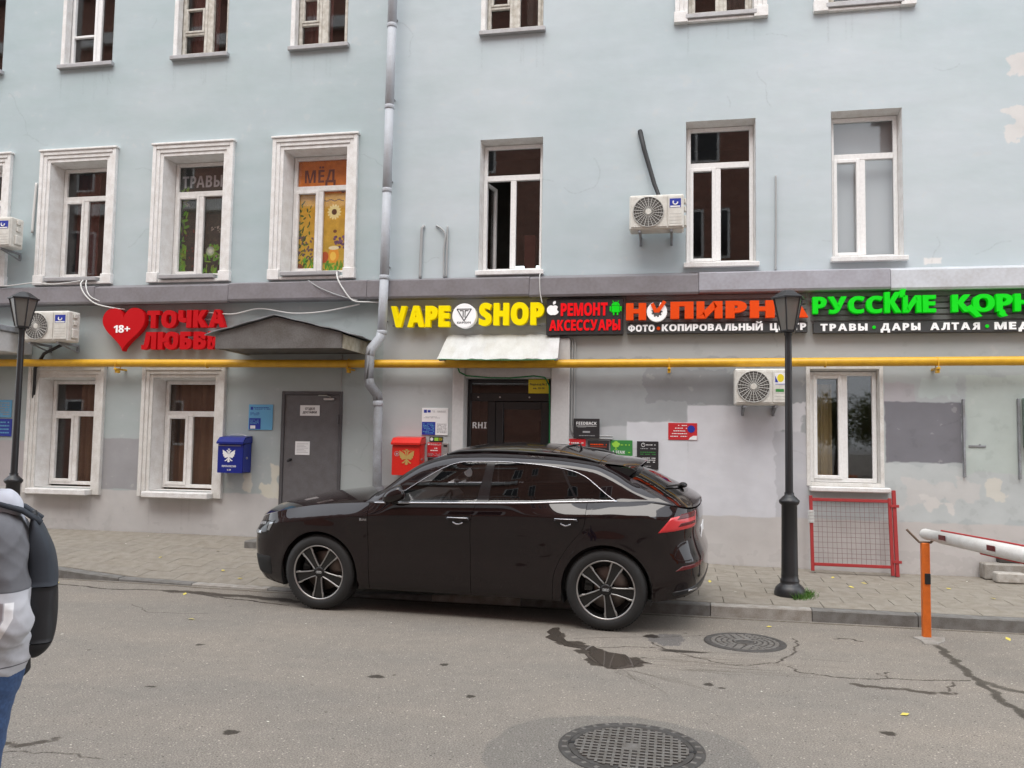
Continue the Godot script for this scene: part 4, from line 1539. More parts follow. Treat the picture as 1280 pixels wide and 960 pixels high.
func make_facade_fittings() -> void:
	ac_unit("air conditioner unit cut off at the photo's left edge, between upper windows", -11.10, -10.22, 4.68, 5.16, 0.18, 0.46, "blue")
	ac_unit("white air conditioner unit behind the left street lamp, above the yellow pipe", -9.92, -9.08, 3.18, 3.65, 0.22, 0.50, "blue")
	ac_unit("white air conditioner unit with black hose beside the middle upper window", -0.62, 0.10, 4.63, 5.10, 0.16, 0.44, "blue")
	ac_unit("white air conditioner unit below the yellow pipe, behind the right lamp", 0.75, 1.42, 2.29, 2.76, 0.16, 0.42, "energy")
	# hose from the middle unit up to a hole in the wall
	var st := smooth()
	tube(st, [Vector3(-0.50, 6.13, -0.02), Vector3(-0.50, 6.12, 0.05), Vector3(-0.44, 5.85, 0.07), Vector3(-0.30, 5.35, 0.09), Vector3(-0.22, 5.12, 0.16), Vector3(-0.20, 5.06, 0.2)], [0.035, 0.035, 0.032, 0.030, 0.026, 0.022], 8)
	tag(obj("insulated_hose", st, M["cable black"]), "black insulated hose running down to the middle air conditioner", "hose")
	st = smooth()
	tube(st, [Vector3(-9.30, 3.16, 0.30), Vector3(-9.70, 3.02, 0.22), Vector3(-9.95, 2.80, 0.1), Vector3(-10.02, 2.3, 0.02)], 0.025, 8)
	tag(obj("insulated_hose", st, M["cable black"]), "black hose slanting from the left air conditioner behind the lamp", "hose")
	# gas pipe with brackets
	var g := thing("gas_pipe", "yellow gas pipe running along the whole facade above the doors", "pipe", Vector3.ZERO)
	st = smooth()
	tube(st, [Vector3(-16, 2.89, 0.20), Vector3(-10.5, 2.88, 0.20), Vector3(-6.38, 2.862, 0.20), Vector3(-2.25, 2.845, 0.20), Vector3(0.04, 2.855, 0.20), Vector3(4.0, 2.872, 0.20), Vector3(9, 2.88, 0.20)], 0.058, 20)
	obj("pipe", st, M["gas yellow"], g)
	for x in [-12.0, -8.41, -4.65, -0.09, 3.25, 6.8]:
		st = S()
		bx(st, x - 0.02, x + 0.02, 2.765, 2.79, -0.02, 0.27, 0.003)
		bx(st, x - 0.02, x + 0.02, 2.72, 2.765, 0.16, 0.24, 0.003)
		var arc := []
		for k in 13:
			var a := PI * k / 12.0
			arc.append(Vector3(x, 2.86 + 0.064 * sin(a), 0.20 + 0.064 * cos(a)))
		arc.push_front(Vector3(x, 2.78, 0.264))
		arc.append(Vector3(x, 2.78, 0.136))
		tube(st, arc, 0.006, 6)
		obj("bracket", st, M["gas yellow"], g)
	for x in [-6.9, -2.4, 1.9]:
		st = smooth()
		tube(st, [Vector3(x - 0.012, 2.853, 0.2), Vector3(x, 2.853, 0.2), Vector3(x + 0.012, 2.853, 0.2)], [0.0585, 0.0615, 0.0585], 20)
		obj("weld", st, M["gas yellow"], g)
	# downpipe in sections
	var dp := thing("downpipe", "galvanised downpipe with two bends beside the yellow shop sign", "downpipe", Vector3.ZERO)
	var zs := 0.17
	var secs := [[[-4.10, 12.5], [-4.11, 11.0]], [[-4.11, 11.0], [-4.115, 9.3]], [[-4.115, 9.3], [-4.12, 7.85]], [[-4.12, 7.85], [-4.125, 6.62]], [[-4.125, 6.62], [-4.13, 5.38]], [[-4.13, 5.38], [-4.135, 4.10]], [[-4.135, 4.10], [-4.15, 3.30]]]
	for s in secs:
		st = smooth()
		tube(st, [Vector3(s[1][0], s[1][1], zs + 0.06), Vector3(s[0][0], s[0][1] - 0.005, zs + 0.06)], [0.068, 0.064], 18)
		obj("section", st, M["zinc"], dp)
		st = smooth()
		tube(st, [Vector3(s[1][0], s[1][1] - 0.03, zs + 0.06), Vector3(s[1][0], s[1][1] - 0.015, zs + 0.06), Vector3(s[1][0], s[1][1] + 0.015, zs + 0.06), Vector3(s[1][0], s[1][1] + 0.03, zs + 0.06)], [0.069, 0.074, 0.074, 0.069], 18)
		obj("collar", st, M["zinc"], dp)
		st = S()
		bx(st, s[1][0] - 0.008, s[1][0] + 0.008, s[1][1] + 0.18, s[1][1] + 0.2, -0.02, zs)
		obj("clip", st, M["zinc old"], dp)
	st = smooth()
	tube(st, [Vector3(-4.15, 3.32, 0.23), Vector3(-4.17, 3.22, 0.24), Vector3(-4.27, 3.05, 0.33), Vector3(-4.28, 2.95, 0.345)], [0.069, 0.070, 0.070, 0.070], 18)
	obj("elbow", st, M["zinc"], dp)
	st = smooth()
	tube(st, [Vector3(-4.28, 2.96, 0.345), Vector3(-4.285, 2.60, 0.345)], 0.067, 18)
	obj("section", st, M["zinc old"], dp)
	st = smooth()
	tube(st, [Vector3(-4.285, 2.62, 0.345), Vector3(-4.27, 2.54, 0.34), Vector3(-4.19, 2.40, 0.24), Vector3(-4.18, 2.32, 0.23)], [0.068, 0.070, 0.070, 0.068], 18)
	obj("elbow", st, M["zinc old"], dp)
	st = smooth()
	tube(st, [Vector3(-4.15, 0.40, 0.23), Vector3(-4.18, 2.33, 0.23)], [0.068, 0.064], 18)
	obj("section", st, M["zinc old"], dp)
	st = smooth()
	tube(st, [Vector3(-4.18, 2.24, 0.23), Vector3(-4.18, 2.26, 0.23), Vector3(-4.18, 2.30, 0.23), Vector3(-4.18, 2.32, 0.23)], [0.067, 0.074, 0.074, 0.067], 18)
	obj("collar", st, M["zinc"], dp)
	st = smooth()
	tube(st, [Vector3(-4.15, 0.42, 0.23), Vector3(-4.15, 0.34, 0.26), Vector3(-4.15, 0.27, 0.36)], [0.068, 0.07, 0.07], 18)
	obj("shoe", st, M["zinc old"], dp)
	# old gabled canopy over the grey door
	var c := thing("gabled_canopy", "old dark metal gabled canopy over the grey door", "canopy", Vector3.ZERO)
	var zf := 0.95
	var xl := -6.34
	var xr := -4.46
	var xm := -5.44
	st = S()
	prism(st, PackedVector2Array([Vector2(xl, 3.00), Vector2(xr, 3.00), Vector2(xr, 3.21), Vector2(xm, 3.44), Vector2(xl, 3.21)]), zf - 0.03, zf)
	obj("front_board", st, M["canopy dark"], c)
	for s in [xl, xr]:
		st = S()
		bx(st, s - 0.012, s + 0.012, 3.0, 3.19, 0.0, zf - 0.032)
		obj("side_board", st, M["canopy side"], c)
	for s in [-1.0, 1.0]:
		st = S()
		var g2 := []
		for i in 9:
			var row := []
			for j in 5:
				var t := i / 8.0
				var x: float = xm + s * (1.0 + (0.10 if s > 0 else 0.04)) * t
				var y := 3.47 - 0.262 * t + 0.012 * sin(i * 2.1 + j * 1.7) * t
				row.append(Vector3(x, y, 0.0 + (zf + 0.05) * j / 4.0))
			g2.append(row)
		grid(st, g2, s > 0)
		var g3 := []
		for row in g2:
			var r2 := []
			for v in row:
				r2.append(v - Vector3(0, 0.012, 0))
			g3.append(r2)
		grid(st, g3, s < 0)
		for i in 8:
			quad(st, g2[i][4], g2[i + 1][4], g3[i + 1][4], g3[i][4])
		for j in 4:
			quad(st, g2[8][j], g2[8][j + 1], g3[8][j + 1], g3[8][j])
		obj("roof_sheet", st, M["zinc old"], c)
	st = S()
	bx(st, xl + 0.02, xr - 0.02, 3.015, 3.03, 0.0, zf - 0.035)
	obj("soffit", st, M["canopy dark"], c)
	st = S()
	for x in [xl + 0.3, xm, xr - 0.3]:
		bx(st, x - 0.02, x + 0.02, 3.03, 3.10, 0.0, zf - 0.04)
	obj("batten", st, M["rust"], c)
	# the sliver of another canopy at the far left
	c = thing("flat_canopy", "grey flat canopy at the far left, behind the left lamp", "canopy", Vector3.ZERO)
	st = S()
	bx(st, -12.9, -10.05, 3.33, 3.42, 0.0, 0.9, 0.01)
	obj("roof_sheet", st, M["zinc old"], c)
	st = S()
	bx(st, -12.85, -10.10, 3.02, 3.328, 0.0, 0.85, 0.01)
	obj("box", st, M["pilaster"], c)
	# white sheet canopy over the shop door
	c = thing("sheet_canopy", "white sheet metal canopy sloping out over the shop door", "canopy", Vector3.ZERO)
	st = S()
	var gr := []
	for j in 7:
		var t := j / 6.0
		var row := []
		for i in 25:
			var u := i / 24.0
			var x := lerpf(lerpf(-3.22, -3.24, t), lerpf(-1.60, -1.555, t), u)
			row.append(Vector3(x, lerpf(3.28, 2.885, t) + 0.006 * sin(i * 1.1 + j) + 0.004 * sin(i * 2.9), lerpf(0.02, 0.52, t)))
		gr.append(row)
	grid(st, gr, true)
	var gl := []
	for row in gr:
		var r2 := []
		for v in row:
			r2.append(v - Vector3(0, 0.008, 0.006))
		gl.append(r2)
	grid(st, gl)
	for i in 24:
		quad(st, gl[6][i], gl[6][i + 1], gr[6][i + 1], gr[6][i])
	obj("roof_sheet", st, M["canopy white"], c)
	for x in [-3.20, -1.60]:
		st = S()
		tube(st, [Vector3(x, 2.87, 0.5), Vector3(x, 2.93, 0.02), Vector3(x, 3.22, 0.02)], 0.012, 6)
		obj("bracket", st, M["zinc old"], c)
	# green tinsel garland along the canopy and round the door
	var garland := [Vector3(-3.22, 2.885, 0.53), Vector3(-2.7, 2.872, 0.53), Vector3(-2.2, 2.868, 0.53), Vector3(-1.58, 2.872, 0.53)]
	tinsel("thin green tinsel hanging along the white canopy's edge", garland, 0.010)
	tinsel("green tinsel garland draped round the top of the shop door", [Vector3(-3.06, 2.84, 0.10), Vector3(-3.02, 2.74, 0.10), Vector3(-2.92, 2.69, 0.09), Vector3(-2.6, 2.665, 0.06), Vector3(-2.3, 2.66, 0.06), Vector3(-1.95, 2.69, 0.06), Vector3(-1.80, 2.67, 0.05), Vector3(-1.745, 2.56, 0.0), Vector3(-1.735, 2.2, -0.04), Vector3(-1.74, 1.7, -0.06), Vector3(-1.735, 1.1, -0.06)], 0.022)
	cables()
	letter_boxes()
	boards()

func tinsel(label: String, pts: Array, size: float) -> void:
	var st := S()
	var cv := Curve3D.new()
	for p in pts:
		cv.add_point(p)
	tube(st, Array(cv.get_baked_points()), size * 0.45, 5)
	var n := int(cv.get_baked_length() * 320)
	for i in n:
		var p := cv.sample_baked(cv.get_baked_length() * i / n)
		var d := Vector3(rng.randfn(), rng.randfn(), rng.randfn()).normalized() * size
		var e := Vector3(rng.randfn(), rng.randfn(), rng.randfn()).normalized() * 0.004
		tri(st, p - e, p + e, p + d)
	var m: Material = mat("tinsel", lin(0.012, 0.20, 0.06), 0.35, 0.3) if not M.has("tinsel") else M["tinsel"]
	tag(obj("tinsel_garland", st, m), label, "garland")

func cable(label: String, pts: Array, r: float, m: Material, called := "cable", category := "cable") -> void:
	var cv := Curve3D.new()
	for i in pts.size():
		var t := Vector3.ZERO
		if i > 0 and i < pts.size() - 1:
			t = (pts[i + 1] - pts[i - 1]) * 0.16
		cv.add_point(pts[i], -t, t)
	cv.bake_interval = 0.05
	var st := smooth()
	tube(st, Array(cv.get_baked_points()), r, 6)
	tag(obj(called, st, m), label, category)

func cables() -> void:
	cable("white cable dropping from the upper left window to the heart sign", [Vector3(-9.17, 4.22, 0.06), Vector3(-9.16, 4.12, 0.16), Vector3(-9.05, 3.95, 0.20), Vector3(-8.85, 3.80, 0.20), Vector3(-8.55, 3.73, 0.16), Vector3(-8.4, 3.72, 0.10)], 0.012, M["cable white"])
	cable("second white cable looping beside the first above the heart sign", [Vector3(-9.13, 4.22, 0.06), Vector3(-9.06, 4.10, 0.17), Vector3(-8.96, 3.93, 0.21), Vector3(-8.80, 3.84, 0.18), Vector3(-8.7, 3.82, 0.05)], 0.010, M["cable white"])
	cable("white cable coming down from the amber honey window", [Vector3(-4.93, 4.24, 0.08), Vector3(-4.88, 4.12, 0.17), Vector3(-4.78, 3.96, 0.20), Vector3(-4.62, 3.78, 0.20), Vector3(-4.4, 3.76, 0.15), Vector3(-4.2, 3.76, 0.1)], 0.012, M["cable white"])
	cable("thin grey cable slanting over the ledge below the honey window", [Vector3(-5.35, 4.10, 0.15), Vector3(-5.15, 3.98, 0.20), Vector3(-4.85, 3.86, 0.20), Vector3(-4.55, 3.78, 0.19)], 0.008, M["cable grey"])
	cable("pale cable sagging below the ledge towards the dark canopy", [Vector3(-7.2, 3.68, 0.06), Vector3(-6.6, 3.62, 0.10), Vector3(-6.15, 3.70, 0.08), Vector3(-5.6, 3.62, 0.10), Vector3(-5.1, 3.64, 0.10), Vector3(-4.55, 3.74, 0.10)], 0.011, M["cable white"])
	cable("thin white cable hanging along the ledge at far left", [Vector3(-11.2, 4.14, 0.19), Vector3(-10.5, 4.11, 0.20), Vector3(-10.0, 4.15, 0.19), Vector3(-9.6, 4.12, 0.20), Vector3(-9.2, 4.18, 0.12)], 0.009, M["cable white"])
	cable("thin white cable dropping from the open window to the red sign", [Vector3(-1.88, 4.16, 0.02), Vector3(-1.87, 4.08, 0.19), Vector3(-1.86, 3.85, 0.20), Vector3(-1.83, 3.70, 0.19)], 0.007, M["cable white"])
	for q in [[-1.42, "outer grey conduit bending beside the shop door towards the placards"], [-1.385, "inner grey conduit bending beside the shop door towards the placards"]]:
		var x: float = q[0]
		var r := x + 1.42
		cable(q[1], [Vector3(x - 0.06, 3.26, 0.03), Vector3(x, 3.18, 0.03), Vector3(x, 2.9, 0.03), Vector3(x, 2.2, 0.03), Vector3(x, 1.98 + r, 0.03), Vector3(x + 0.04, 1.89 + r, 0.03), Vector3(x + 0.16, 1.84 + r, 0.03), Vector3(-0.85, 1.825 + r, 0.03)], 0.012, M["cable grey"], "conduit", "conduit")
	# capped pipes sticking to the wall over the yellow sign
	cable("grey upright conduit on the wall above the yellow letters", [Vector3(-3.66, 4.12, 0.03), Vector3(-3.655, 4.5, 0.03), Vector3(-3.645, 4.86, 0.035), Vector3(-3.62, 4.90, 0.02)], 0.022, M["cable grey"], "conduit", "conduit")
	cable("thin twisted cables standing right of the grey upright conduit", [Vector3(-3.30, 4.12, 0.03), Vector3(-3.31, 4.5, 0.03), Vector3(-3.29, 4.75, 0.04), Vector3(-3.38, 4.86, 0.03), Vector3(-3.44, 4.89, 0.01)], 0.014, M["cable grey"])
	cable("short upright conduit beside the thin twisted cables", [Vector3(-3.265, 4.12, 0.03), Vector3(-3.262, 4.88, 0.03)], 0.015, M["cable grey"], "conduit", "conduit")
	cable("slim upright conduit on the wall between the two right upper windows", [Vector3(1.31, 4.12, 0.02), Vector3(1.32, 4.8, 0.02), Vector3(1.32, 5.42, 0.02)], 0.014, M["cable grey"], "conduit", "conduit")
	cable("thin pale conduit left of the leftmost upper window", [Vector3(-10.20, 5.0, 0.03), Vector3(-10.19, 5.4, 0.03), Vector3(-10.17, 5.82, 0.03)], 0.022, M["cable white"], "conduit", "conduit")
	# metal uprights left on the wall at the right, with the cabinet they carried
	for q in [[3.60, 1.41, 2.40, "left rusty metal upright on the green patched wall"], [4.24, 1.40, 2.41, "right rusty metal upright beside the green cabinet"]]:
		var st := S()
		bx(st, q[0] - 0.012, q[0] + 0.012, q[1], q[2], -0.01, 0.05, 0.003)
		tag(obj("wall_bracket", st, M["zinc old"]), q[3], "bracket")
	var cab := thing("wall_cabinet", "pale green wall cabinet cut off at the right edge of the photo", "cabinet", Vector3(4.29, 1.80, 0))
	var cm := textured(mat("cabinet green", lin(0.26, 0.36, 0.31), 0.5), M["worn"], 1.0)
	var st := S()
	bx(st, 0, 0.7, 0, 0.62, 0, 0.16, 0.008)
	obj("box", st, cm, cab)
	st = S()
	bx(st, 0.03, 0.67, 0.03, 0.59, 0.16, 0.168, 0.004)
	obj("door", st, cm, cab)
	st = S()
	bx(st, 3.66, 3.86, 1.79, 1.815, 0.0, 0.012, 0.002)
	bx(st, 3.78, 3.80, 1.815, 1.83, 0.0, 0.012)
	tag(obj("metal_strap", st, M["zinc old"]), "small bent metal strap fixed to the green patched wall", "bracket")

func eagle(parent: Node3D, cx: float, cy: float, s: float, z: float, m: Material) -> void:       # a two-headed eagle with spread wings and a post horn
	var st := S()
	for k in [-1.0, 1.0]:
		var w := PackedVector2Array()
		for q in [[0.06, 0.10], [0.22, 0.26], [0.40, 0.36], [0.50, 0.42], [0.47, 0.22], [0.49, 0.12], [0.42, 0.05], [0.43, -0.06], [0.34, -0.08], [0.32, -0.18], [0.22, -0.16], [0.06, -0.12]]:
			w.append(Vector2(cx + k * q[0] * s, cy + q[1] * s))
		prism(st, w, z, z + 0.004)
		var h := PackedVector2Array()
		for q in [[0.015, 0.12], [0.015, 0.30], [0.07, 0.40], [0.17, 0.40], [0.20, 0.34], [0.12, 0.32], [0.10, 0.22], [0.055, 0.12]]:
			h.append(Vector2(cx + k * q[0] * s, cy + q[1] * s))
		prism(st, h, z, z + 0.0045)
		var leg := PackedVector2Array()
		for q in [[0.07, -0.16], [0.24, -0.34], [0.32, -0.36], [0.28, -0.42], [0.14, -0.36], [0.06, -0.24]]:
			leg.append(Vector2(cx + k * q[0] * s, cy + q[1] * s))
		prism(st, leg, z, z + 0.004)
	prism(st, PackedVector2Array([Vector2(cx - 0.055 * s, cy + 0.11 * s), Vector2(cx + 0.055 * s, cy + 0.11 * s), Vector2(cx + 0.052 * s, cy - 0.22 * s), Vector2(cx + 0.10 * s, cy - 0.46 * s), Vector2(cx, cy - 0.50 * s), Vector2(cx - 0.10 * s, cy - 0.46 * s), Vector2(cx - 0.052 * s, cy - 0.22 * s)]), z, z + 0.005)
	prism(st, PackedVector2Array([Vector2(cx - 0.05 * s, cy + 0.42 * s), Vector2(cx + 0.05 * s, cy + 0.42 * s), Vector2(cx + 0.07 * s, cy + 0.52 * s), Vector2(cx, cy + 0.48 * s), Vector2(cx - 0.07 * s, cy + 0.52 * s)]), z, z + 0.004)
	obj("eagle_emblem", st, m, parent)

func letter_boxes() -> void:
	for k in 2:
		var blue := k == 0
		var x := -6.44 if blue else -3.74
		var y := 1.24 if blue else 1.27
		var b := thing("letter_box", "blue wall letter box with white eagle emblem" if blue else "red wall letter box with golden eagle emblem", "letter box", Vector3(x, y, 0.0))
		var m: Material = M["box blue"] if blue else M["box red"]
		var w := 0.205
		var st := S()
		prism(st, PackedVector2Array([Vector2(0, 0), Vector2(0.245, 0.0), Vector2(0.245, 0.42), Vector2(0, 0.47)]), -w, w, Transform3D(Basis(Vector3(0, 0, 1), Vector3(0, 1, 0), Vector3(-1, 0, 0)), Vector3(0, 0, 0.012)), 0.012)
		obj("body", st, m, b)
		st = S()
		prism(st, PackedVector2Array([Vector2(0, 0.44), Vector2(0.275, 0.425), Vector2(0.278, 0.455), Vector2(0.20, 0.525), Vector2(0, 0.545)]), -w - 0.012, w + 0.012, Transform3D(Basis(Vector3(0, 0, 1), Vector3(0, 1, 0), Vector3(-1, 0, 0)), Vector3(0, 0, 0.012)), 0.012)
		obj("lid", st, m, b)
		st = S()
		box(st, Vector3(-0.15, 0.428, 0.255), Vector3(0.15, 0.450, 0.262))
		obj("slot", st, M["black"], b)
		st = S()
		box(st, Vector3(-w + 0.01, 0.395, 0.2575), Vector3(w - 0.04, 0.403, 0.2605))
		obj("trim", st, M["print grey"] if blue else m, b)
		eagle(b, -0.02 if blue else 0.015, 0.255, 0.20 if blue else 0.22, 0.2575, M["print white"] if blue else mat("gold", lin(0.55, 0.38, 0.12), 0.4, 0.3))
		if blue:
			line(b, "ПОЧТА РОССИИ", -0.125, 0.10, 0.085, 0.112, 0.2575, M["print white"])
			line(b, "5-23", -0.04, 0.02, 0.035, 0.055, 0.2575, M["print white"])
			st = smooth()
			var arc := []
			for i in 13:
				var a := PI * i / 12.0
				arc.append(Vector3(cos(a) * 0.15, 0.525 + sin(a) * 0.045, 0.06))
			tube(st, arc, 0.008, 6)
			obj("hoop", st, M["steel"], b)
		else:
			st = S()
			for i in 16:
				var a := TAU * i / 16.0
				tube(st, [Vector3(-0.13 + 0.033 * cos(a), 0.30 + 0.033 * sin(a), 0.259), Vector3(-0.13 + 0.033 * cos(a + 0.4), 0.30 + 0.033 * sin(a + 0.4), 0.259)], 0.003, 4)
			prism(st, disc(Vector2(-0.13, 0.30), 0.014, 0.014, 12), 0.2575, 0.260)
			obj("round_seal", st, M["print grey"], b)
			line(b, "ПОЧТА РОССИИ", -0.05, 0.10, 0.335, 0.35, 0.2575, M["gold"])
		st = S()
		tube(st, [Vector3(w - 0.001, 0.22, 0.15), Vector3(w + 0.012, 0.22, 0.15)], 0.018, 12)
		obj("lock", st, M["steel"], b)

# a flat board on the wall: backing plus lines of print
func board(label: String, category: String, x0: float, x1: float, y0: float, y1: float, m: Material, z := 0.006, called := "wall_sign") -> Node3D:
	var b := thing(called, label, category, Vector3(x0, y0, z))
	var st := S()
	box(st, Vector3(0, 0, -0.006), Vector3(x1 - x0, y1 - y0, 0.008), 0.003)
	obj("panel", st, m, b)
	return b

func field(parent: Node3D, x0: float, x1: float, y0: float, y1: float, m: Material, z := 0.0095, called := "print_field") -> void:
	var st := S()
	box(st, Vector3(x0, y0, 0.008), Vector3(x1, y1, z))
	obj(called, st, m, parent)

func scribble(parent: Node3D, x0: float, x1: float, y0: float, y1: float, rows: int, m: Material, z := 0.0095) -> void:      # print too small to read
	var st := S()
	var h := (y1 - y0) / rows
	for i in rows:
		var x := x0
		while x < x1 - 0.004:
			var w := rng.randf_range(0.008, 0.030)
			if rng.randf() < 0.8:
				box(st, Vector3(x, y0 + i * h + h * 0.3, z), Vector3(minf(x + w, x1), y0 + i * h + h * 0.72, z + 0.0012))
			x += w + 0.006
	obj("print_line", st, m, parent).set_meta("kind", "stuff")

func boards() -> void:
	var b := board("light blue post office board with opening hours beside the grey door", "sign", -6.30, -5.91, 1.88, 2.26, M["print sky blue"])
	field(b, 0.015, 0.20, 0.012, 0.175, M["print blue"])
	field(b, 0.035, 0.115, 0.018, 0.065, M["print white"], 0.0115)
	field(b, 0.03, 0.07, 0.30, 0.345, M["print blue"], 0.0100)
	scribble(b, 0.085, 0.35, 0.30, 0.345, 2, M["print blue"])
	scribble(b, 0.03, 0.20, 0.215, 0.265, 3, M["print blue"])
	scribble(b, 0.03, 0.17, 0.085, 0.155, 4, M["print sky blue"], 0.0100)
	b = board("white and blue notice board above the red letter box", "sign", -3.59, -3.20, 1.84, 2.23, M["print white"])
	field(b, 0.004, 0.205, 0.004, 0.19, M["print blue"])
	field(b, 0.03, 0.075, 0.32, 0.365, M["print blue"])
	field(b, 0.085, 0.13, 0.325, 0.36, M["print blue"])
	scribble(b, 0.15, 0.36, 0.325, 0.355, 2, M["print grey"])
	scribble(b, 0.03, 0.27, 0.24, 0.27, 2, M["print grey"])
	scribble(b, 0.02, 0.19, 0.02, 0.17, 7, M["print sky blue"], 0.0100)
	scribble(b, 0.23, 0.37, 0.03, 0.17, 7, M["print grey"])
	b = board("small black plate with yellow print under the white notice board", "sign", -3.47, -3.27, 1.745, 1.82, M["sign board"])
	var st := S()
	prism(st, disc(Vector2(0.035, 0.038), 0.024, 0.024, 16), 0.008, 0.0095)
	obj("round_mark", st, M["print white"], b)
	field(b, 0.075, 0.135, 0.015, 0.06, M["print lime"])
	scribble(b, 0.145, 0.19, 0.015, 0.06, 3, M["print yellow"])
	b = board("dark red plate with white print right of the red letter box", "sign", -3.50, -3.29, 1.53, 1.735, M["print red"])
	st = S()
	prism(st, PackedVector2Array([Vector2(0.022, 0.165), Vector2(0.042, 0.185), Vector2(0.022, 0.19), Vector2(0.002, 0.185)]), 0.008, 0.0095)
	obj("heart_mark", st, M["print white"], b)
	scribble(b, 0.05, 0.20, 0.165, 0.19, 2, M["print white"])
	scribble(b, 0.05, 0.16, 0.075, 0.14, 2, M["print white"])
	scribble(b, 0.012, 0.20, 0.012, 0.055, 3, M["print grey"])
	b = board("small dark plate low beside the shop door's left pilaster", "sign", -3.49, -3.29, 1.38, 1.515, M["sign board"])
	scribble(b, 0.02, 0.18, 0.03, 0.11, 3, M["print grey"])
	# door entry phone
	b = board("grey metal entry phone with keypad beside the shop door", "entry phone", -3.275, -3.185, 1.52, 1.73, M["steel"], 0.01, "entry_phone")
	field(b, 0.018, 0.072, 0.155, 0.185, M["black"])
	st = S()
	for i in 3:
		for j in 4:
			box(st, Vector3(0.018 + i * 0.02, 0.03 + j * 0.027, 0.008), Vector3(0.032 + i * 0.02, 0.048 + j * 0.027, 0.012), 0.002)
	obj("key", st, M["print grey"], b)
	# placards right of the door
	b = board("black placard with a white heading, uppermost right of the shop door", "sign", -1.39, -1.03, 1.83, 2.10, M["sign board"], 0.045)
	line(b, "FEEDBACK", 0.04, 0.32, 0.185, 0.225, 0.008, M["print white"])
	field(b, 0.04, 0.32, 0.164, 0.170, M["print white"])
	scribble(b, 0.04, 0.18, 0.145, 0.158, 1, M["print grey"])
	field(b, 0.13, 0.23, 0.075, 0.098, M["print grey"])
	scribble(b, 0.05, 0.30, 0.025, 0.045, 1, M["print grey"])
	b = board("bright red placard with white heart, first in the low row", "sign", -1.51, -1.22, 1.58, 1.82, M["print red"], 0.03)
	M["bright red"] = M["sign red"]
	st = S()
	prism(st, PackedVector2Array([Vector2(0.045, 0.155), Vector2(0.075, 0.19), Vector2(0.062, 0.205), Vector2(0.045, 0.192), Vector2(0.028, 0.205), Vector2(0.015, 0.19)]), 0.008, 0.0095)
	obj("heart_mark", st, M["print white"], b)
	scribble(b, 0.09, 0.26, 0.165, 0.20, 1, M["print white"])
	scribble(b, 0.04, 0.25, 0.05, 0.12, 3, M["print grey"])
	b = board("black placard with orange and white lines, second in the low row", "sign", -1.19, -0.90, 1.54, 1.80, M["sign board"], 0.03)
	scribble(b, 0.035, 0.26, 0.185, 0.225, 1, M["sign orange"])
	field(b, 0.035, 0.26, 0.172, 0.176, M["sign orange"])
	scribble(b, 0.05, 0.24, 0.125, 0.15, 1, M["print white"])
	b = board("green placard with a lime tree mark, third in the low row", "sign", -0.88, -0.58, 1.52, 1.81, M["print green"], 0.012)
	st = S()
	for q in [[0.045, 0.235], [0.075, 0.255], [0.105, 0.235], [0.06, 0.215], [0.09, 0.215]]:
		prism(st, disc(Vector2(q[0], q[1]), 0.026, 0.022, 12), 0.008, 0.009 + q[0] * 0.01)
	bx(st, 0.068, 0.082, 0.165, 0.21, 0.008, 0.0094)
	bx(st, 0.05, 0.10, 0.160, 0.166, 0.008, 0.0094)
	obj("tree_mark", st, M["print lime"], b)
	scribble(b, 0.14, 0.27, 0.205, 0.245, 1, M["print lime"])
	line(b, "1 ЭТАЖ", 0.03, 0.20, 0.105, 0.145, 0.008, M["print white"])
	scribble(b, 0.22, 0.27, 0.105, 0.14, 1, M["print lime"])
	scribble(b, 0.04, 0.27, 0.035, 0.065, 1, M["print lime"])
	b = board("tall black placard of white and green lines, last in the low row", "sign", -0.52, -0.23, 1.42, 1.80, M["sign board"], 0.012)
	st = S()
	tube(st, ring3(0.085, 0.33, 0.024, 0.0095), 0.003, 4, false)
	bx(st, 0.083, 0.087, 0.33, 0.348, 0.008, 0.0105)
	obj("clock_mark", st, M["print white"], b)
	scribble(b, 0.125, 0.25, 0.318, 0.345, 1, M["print white"])
	scribble(b, 0.02, 0.27, 0.268, 0.292, 1, M["print grey"])
	scribble(b, 0.045, 0.25, 0.19, 0.245, 2, M["print green"])
	scribble(b, 0.04, 0.25, 0.085, 0.165, 3, M["print white"])
	scribble(b, 0.10, 0.19, 0.03, 0.055, 1, M["print grey"])
	# the red paper poster
	b = board("torn red poster with white lines and a blue patch on the white wall", "poster", -0.10, 0.285, 1.825, 2.055, M["print red"], 0.001, "paper_poster")
	for i in 5:
		scribble(b, 0.03 + 0.02 * i, 0.25, 0.035 + i * 0.037, 0.062 + i * 0.037, 1, M["print white"])
	st = S()
	prism(st, disc(Vector2(0.305, 0.15), 0.05, 0.05, 20), 0.008, 0.0115)
	obj("round_print", st, M["print blue"], b)
	st = S()
	prism(st, PackedVector2Array([Vector2(0.27, 0.004), Vector2(0.38, 0.004), Vector2(0.38, 0.06), Vector2(0.33, 0.058), Vector2(0.29, 0.035)]), 0.008, 0.0112)
	obj("corner_print", st, M["print white"], b)
	# yellow plate in the shop door's fanlight
	b = board("yellow address plate in the fanlight of the shop door", "sign", -2.06, -1.77, 2.455, 2.655, M["print yellow"], -0.125)
	line(b, "Подъезд № 2", 0.02, 0.265, 0.115, 0.145, 0.008, M["print dark"])
	line(b, "кв. 10-14", 0.07, 0.23, 0.06, 0.088, 0.008, M["print dark"])
	# parking board at the far left
	b = board("blue parking board with a red letter P at the far left", "sign", -11.1, -10.40, 1.72, 2.00, M["print blue"])
	line(b, "Р", 0.29, 0.42, 0.09, 0.24, 0.008, M["sign red"])
	scribble(b, 0.45, 0.66, 0.03, 0.25, 4, M["print sky blue"])
